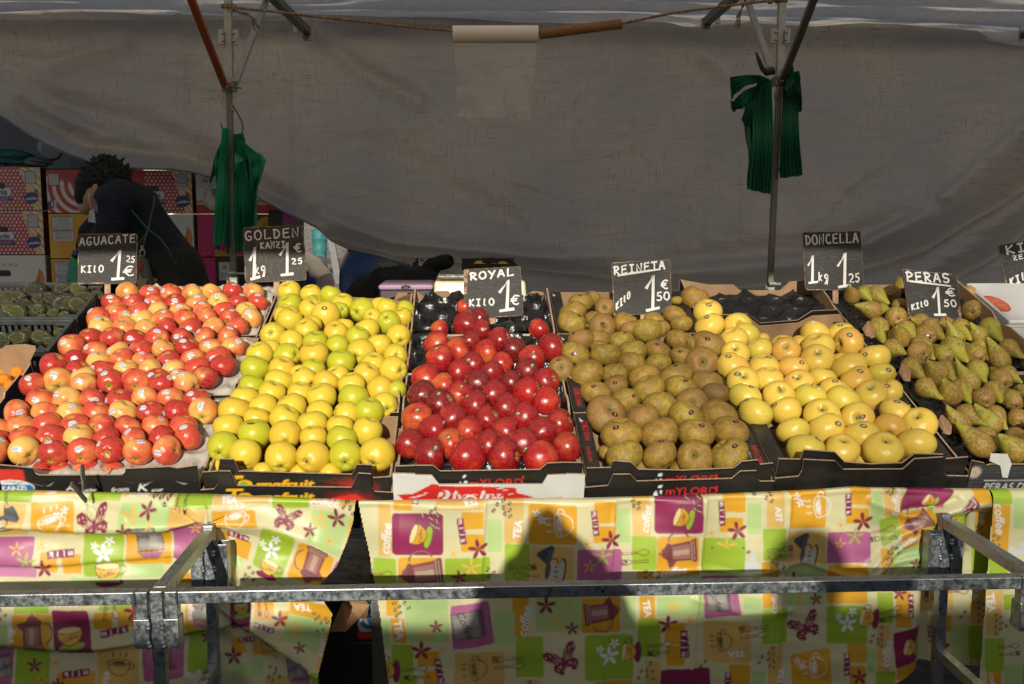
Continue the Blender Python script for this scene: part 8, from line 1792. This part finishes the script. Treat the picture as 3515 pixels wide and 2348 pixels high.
for k in range(26): a = rt2.uniform(0, 6.28); r = rt2.uniform(.2, .9); P.ell((tx + .028 * r * math.cos(a), tt + .048 * r * math.sin(a)), .0045, .003, rt2.choice([(.62, .30, .14), (.58, .05, .02), (.70, .40, .16)]), a)
panel('lid_print', P, M_PRINT, lambda U, V: tuple(np.array(SO)[i] + U * np.array(SX)[i] + V * np.array(SS)[i] + .0135 * np.array(SN)[i] for i in range(3)), t, .003)
P = Painter(1.53, 2.1, .42, .65, .0015, (.68, .68, .68)); P.rect(1.5, .628, 2.2, .634, (.5, .36, .02)); panel('lower_print', P, M_PRINT, lambda U, V: tuple(np.array(SO)[i] + U * np.array(SX)[i] + V * np.array(SS)[i] + .0055 * np.array(SN)[i] for i in range(3)), t, .003)

# ---- cartons under the table, seen through the gap between the cloths
t = thing('carton', 'black carton with a blue oval below the table, in the gap between the oilcloths', 'carton', (-.2, 2.25, 0), 'cartons under the table')
m = MB(); m.box(-.36, .05, 2.22, 2.55, .33, .47); m.build('walls', M_CBLK, t, bevel=.003)
c = cz(F6, 2330, 410); P = Painter(-.36, .05, .33, .47, .001, (.014, .013, .012)); k = .001 / 1.0
X_, Z_ = c[0] * 2.22 / 2.03, 1.3 - (1.3 - c[1]) * 2.22 / 2.03
P.ell((X_, Z_ - .012), .042, .030, (.65, .65, .65)); P.ell((X_, Z_ + .006), .042, .032, (.02, .17, .45)); P.rect(X_ - .042, Z_ - .045, X_ + .06, Z_ - .028, (.6, .03, .02)); P.text('K', (X_ - .022, Z_ + .004), .026, (.8, .8, .8), -.4, 0, .04)
panel('printed_front', P, M_PRINT, lambda U, V: (U, np.full_like(U, 2.2185), V), t, .002)
t = thing('carton', 'torn brown carton standing open below the left oilcloth', 'carton', (-.28, 2.3, 0), 'cartons under the table')
m = MB(); q = [cz(F6, *p) for p in ((1990, 640), (2060, 500), (2120, 330), (2240, 520), (2235, 560), (2170, 610), (2100, 640))]; m.prism([Vector((a, 2.16 + .05 * (i % 2), b)) for i, (a, b) in enumerate(q)], (0, .006, 0)); m.build('torn_flap', M_KRAFT, t)
m = MB(); m.box(-.62, -.20, 2.24, 2.5, .06, .32); m.build('walls', M_CBLK, t, bevel=.003)
t = thing('carton', 'black carton on the ground below the middle oilcloth edge', 'carton', (-.05, 2.3, 0), 'cartons under the table')
m = MB(); m.box(-.19, .2, 2.20, 2.5, .06, .322); m.build('walls', M_CBLK, t, bevel=.003)

# ------------------------------------------------------------------ street behind: bollards, parked cars
g = NG('teal_paint'); p = g.pos(); n = g.noise(6, p, 6, .7); g.P(Base_Color=g.mix(g.rmp(n, .5, .7, 0, .7), (.028, .17, .165), (.16, .25, .235)), Roughness=.6); g.bump(n, .3, .006); M_BOLL = g.m
bo = thing('bollard', 'faded teal bollard with ridges on the sunlit pavement', 'bollard', (*atY(1100, 965, 13.0).xy, kz(13)))
zt = atY(1100, 786, 13).z - kz(13); r = .098
m = MB(); m.lathe([(0, 0), (r * 1.0, 0), (r * .92, .03), (r * .82, zt * .18), (r * .86, zt * .26), (r * .97, zt * .30), (r * .86, zt * .34), (r * .90, zt * .52), (r * 1.04, zt * .58), (r * .93, zt * .62), (r * .95, zt * .74), (r * 1.08, zt * .79), (r * .97, zt * .82), (r * 1.03, zt * .97), (r * .8, zt), (0, zt * 1.005)], bo.location, 28); m.build('post', M_BOLL, bo, True, angle=50)
bb = thing('bollard', 'slim grey metal bollard leaning behind the teal bollard', 'bollard', (*atY(1160, 945, 12.2).xy, kz(12.2)))
a, b = atY(1163, 942, 12.2), atY(1133, 805, 12.2); a.z = kz(12.2); m = MB(); m.bar(a, b, .085, .05, (1, 0, 0)); m.build('post', plain('grey_metal', (.15, .155, .16), .5), bb, bevel=.006)
def car(label, x_front, y_c, d, paint, L=4.1, Wd=.86, Ht=1.46):
    """hatchback lofted from cross sections; d = +1 when the nose points to +x"""
    t = thing('parked_car', label, 'car', (x_front - d * L / 2, y_c, ground_z(y_c)), 'cars parked behind the stall')
    gz = ground_z(y_c)
    st = [(0, .42, .62, .60), (.05, .34, .72, .70), (.25, .26, .84, .80), (.7, .2, .94, .86), (1.05, .2, 1.0, .86), (1.55, .2, 1.36, .86), (1.95, .2, 1.45, .86), (2.7, .2, 1.46, .86), (3.35, .22, 1.40, .86), (3.8, .26, 1.08, .84), (4.02, .34, .95, .78), (4.1, .44, .8, .70)]
    m = MB(); n = 22; V, F, mi = [], [], []
    xs = np.linspace(0, 4.1, 48)
    z0 = np.interp(xs, [s[0] for s in st], [s[1] for s in st]); z1 = np.interp(xs, [s[0] for s in st], [s[2] for s in st]); ww = np.interp(xs, [s[0] for s in st], [s[3] for s in st])
    belt = .92
    for i, x in enumerate(xs):
        for k in range(n):
            a = math.pi * k / (n - 1); c, s_ = math.cos(a), math.sin(a)
            z = z0[i] + (z1[i] - z0[i]) * (s_ ** .75); w_ = ww[i] * (abs(c) ** .42) * (1 if c > 0 else -1)
            if z > belt: w_ *= 1 - .30 * min(1, (z - belt) / .55)
            V.append(Vector((x_front - d * x * L / 4.1, y_c + w_, gz + z)))
    for i in range(len(xs) - 1):
        for k in range(n - 1):
            q = (i * n + k, i * n + k + 1, (i + 1) * n + k + 1, (i + 1) * n + k); F.append(q if d > 0 else q[::-1])
            zc_ = sum(V[j].z for j in q) / 4 - gz; x = (xs[i] + xs[i + 1]) / 2
            side = abs(sum(V[j].y for j in q) / 4 - y_c) > .45
            glass = (zc_ > .97 and zc_ < 1.34 and ((side and 1.35 < x < 3.55 and not 2.40 < x < 2.5) or (not side and (1.05 < x < 1.72 or 3.45 < x < 3.85))))
            mi.append(1 if glass else (2 if zc_ < .34 else 0))
    F.append(tuple(range(n))); mi.append(0); F.append(tuple(reversed(range((len(xs) - 1) * n, len(xs) * n)))); mi.append(0)
    me = raw_mesh('body', [v - t.location for v in V], F, [paint, M_WIN, M_BLACK], mi, True); me.set_sharp_from_angle(angle=rad(40)); obj('body', me, t)
    for x in (.75, 3.3):
        for s in (-1, 1):
            c = Vector((x_front - d * x * L / 4.1, y_c + s * .77, gz + .31)); m = MB(); m.lathe([(.2, -.1), (.29, -.1), (.31, -.07), (.31, .07), (.29, .1), (.2, .1)], c, 28, (0, 1, 0)); wh = m.build('wheel', M_BLACK, t, True, angle=40)
            m = MB(); m.lathe([(0, -.06), (.19, -.09), (.2, -.02), (.2, .02), (.19, .09), (0, .06)], c, 24, (0, 1, 0)); m.build('rim', M_POSTL, wh, True, angle=40)
    M_LAMP = plain('lamp_glass', (.5, .5, .5) , .1) if d > 0 else plain('tail_lamp', (.25, .01, .01), .15)
    for x, nm, mt in ((.10, 'headlight', plain('headlamp', (.12, .13, .14), .08)), (4.0, 'tail_light', plain('red_lamp', (.28, .01, .01), .15))):
        for s in (-1, 1):
            c = Vector((x_front - d * (x + (.02 if nm == 'headlight' else -.02)) * L / 4.1, y_c + s * .58, gz + (.68 if nm == 'headlight' else .86))); m = MB(); m.lathe([(0, -.10), (.07, -.06), (.09, 0), (.07, .05), (0, .06)], c, 16, (d * (1 if nm == 'headlight' else -1), s * .35, .25)); m.build(nm, mt, t, True)
    c = Vector((x_front - d * .03, y_c, gz + .45)); m = MB(); m.box(c.x - .03, c.x + .03, y_c - .42, y_c + .42, c.z - .09, c.z + .05); m.build('grille', M_BLACK, t, bevel=.01)
    for s in (-1, 1): m = MB(); p = Vector((x_front - d * 1.45 * L / 4.1, y_c + s * .84, gz + 1.0)); m.box(p.x - .06, p.x + .06, p.y - .05 + s * .05, p.y + .05 + s * .05, p.z - .03, p.z + .09); m.build('mirror', paint, t, bevel=.02)
    return t
def car_paint(name, col):
    g = NG(name); g.P(Base_Color=col, Roughness=.3, Metallic=.0, Coat_Weight=.2, Coat_Roughness=.12); return g.m
car('dark blue car with its rounded nose behind the GOLDEN sign', atY(1108, 900, 8.6).x, 8.7, 1, car_paint('blue_paint', (.03, .06, .13)))
car('dark blue car, tail just showing between tarp and black coat', atY(1192, 900, 8.6).x + 4.1, 8.7, 1, car_paint('night_blue_paint', (.012, .03, .09)))

# ------------------------------------------------------------------ across the market, behind the camera: what shades the cloth
by = thing('person', 'bystander in a dark jacket behind the photographer, seen only by a soft shadow', 'person', (.42, -1.5, 0))
C_ = Vector((.42, -1.5, 0)); hd = C_ + Vector((0, 0, 1.68))
B = [(C_ + Vector((0, 0, .95)), C_ + Vector((0, 0, 1.2)), .14, .13, .7, (1, 0, 0)), (C_ + Vector((0, 0, 1.2)), C_ + Vector((0, 0, 1.40)), .14, .13, .7, (1, 0, 0)), (C_ + Vector((0, 0, 1.4)), hd, .07, .06), (hd + Vector((0, 0, .03)), hd + Vector((0, .015, -.04)), .085, .07), (hd + Vector((0, .095, -.01)), hd + Vector((0, .1, -.02)), .012, .013)]
J = [(C_ + Vector((0, 0, .9)), C_ + Vector((0, 0, 1.38)), .18, .16, .7, (1, 0, 0))]
for s in (-1, 1):
    sh, el, wr = C_ + Vector((s * .17, 0, 1.38)), C_ + Vector((s * .23, -.02, 1.1)), C_ + Vector((s * .24, .06, .86)); B += [(sh, el, .05, .042), (el, wr, .04, .027), (C_ + Vector((s * .085, 0, .93)), C_ + Vector((s * .1, .01, .5)), .09, .06), (C_ + Vector((s * .1, .01, .5)), C_ + Vector((s * .1, -.01, .09)), .058, .04), (C_ + Vector((s * .1, -.01, .06)), C_ + Vector((s * .11, .14, .03)), .04, .03)]
    fingers(wr, Vector((0, .1, -1)), Vector((0, 1, .1)), B); J += [(sh, el, .075, .065), (el, el + (wr - el) * .85, .062, .045)]
skin_figure('body', B, M_TROU, by, .013, 3); skin_figure('jacket', J, M_NAVY, by, .014, 5); skin_figure('hair', [(hd + Vector((0, -.02, .035)), hd + Vector((0, -.03, -.03)), .09, .075)], M_HAIR, by, .01, 2)
ob = thing('shade_stall', 'unseen grey stall canvas, added behind the photographer to shade the lower oilcloth', 'stall', (0, -4.5, 0))
ze = .455 + (2.03 + 3.6) * math.tan(rad(SUN_EL)) / math.cos(rad(SUN_AZ))
m = MB()
for i in range(60):
    x0, x1 = -9 + i * .3, -8.7 + i * .3; f = lambda x: .055 / (1 + math.exp((x + 1.05) / .08)) + .012 * math.sin(x * 5.1) + .010 * math.sin(x * 2.3 + 1)  # canvas added for its shade; top edge shaped to the wanted shade line
    m.hexa([(x0, -3.62, .0), (x1, -3.62, .0), (x1, -3.60, .0), (x0, -3.60, .0), (x0, -3.62, ze + f(x0)), (x1, -3.62, ze + f(x1)), (x1, -3.60, ze + f(x1)), (x0, -3.60, ze + f(x0))])
m.build('canvas', M_OPP if False else plain('grey_canvas', (.16, .155, .15), .9), ob)
for x in (-8, -4, 0, 4, 8): m = MB(); m.bar((x, -3.7, 0), (x, -3.7, ze - .05), .03); m.build('pole', M_POST, ob)
tr = thing('shade_tree', 'unseen sparse leafy tree added behind the camera to thin the sun on the right', 'tree', (.9, -12, 0))  # unseen tree, added so its leaves dim the sun on the right side
M_BARK = plain('bark', (.09, .065, .045), .9, var=.3, bump=.6); rt3 = random.Random(9); TC = Vector((.62, -12, 5.55))
m = MB(); m.tube([(.9, -12, 0), (.88, -12, 2), (.75, -12, 4.2), (.6, -12, 5.6)], [.11, .09, .06, .03], 10)
for k in range(14): a = rt3.uniform(0, 6.28); m.tube([(.76, -12, 3.9 + k * .1), (.70 + .6 * math.cos(a), -12 + .6 * math.sin(a), 4.6 + k * .1), (.62 + 1.3 * math.cos(a), -12 + 1.1 * math.sin(a), 4.9 + k * .13)], [.022, .013, .005], 6)
m.build('trunk', M_BARK, tr)
V, F = [], []
for k in range(1500):
    d = Vector((rt3.gauss(0, .55), rt3.gauss(0, .5), rt3.gauss(0, .5)))
    if d.length > 1.35: continue
    c = TC + Vector((d.x * 1.75, d.y * 1.3, d.z * 1.25)); a = Vector((rt3.gauss(0, 1), rt3.gauss(0, 1), rt3.gauss(0, .6))).normalized(); b = a.orthogonal().normalized(); s = rt3.uniform(.025, .042); i = len(V)
    V += [c - a * s * 1.3, c + b * s * .7, c + a * s * 1.3, c - b * s * .7]; F.append((i, i + 1, i + 2, i + 3))
me = raw_mesh('crown', [v - tr.location for v in V], F, plain('leaf', (.05, .09, .02), .6)); obj('crown', me, tr)
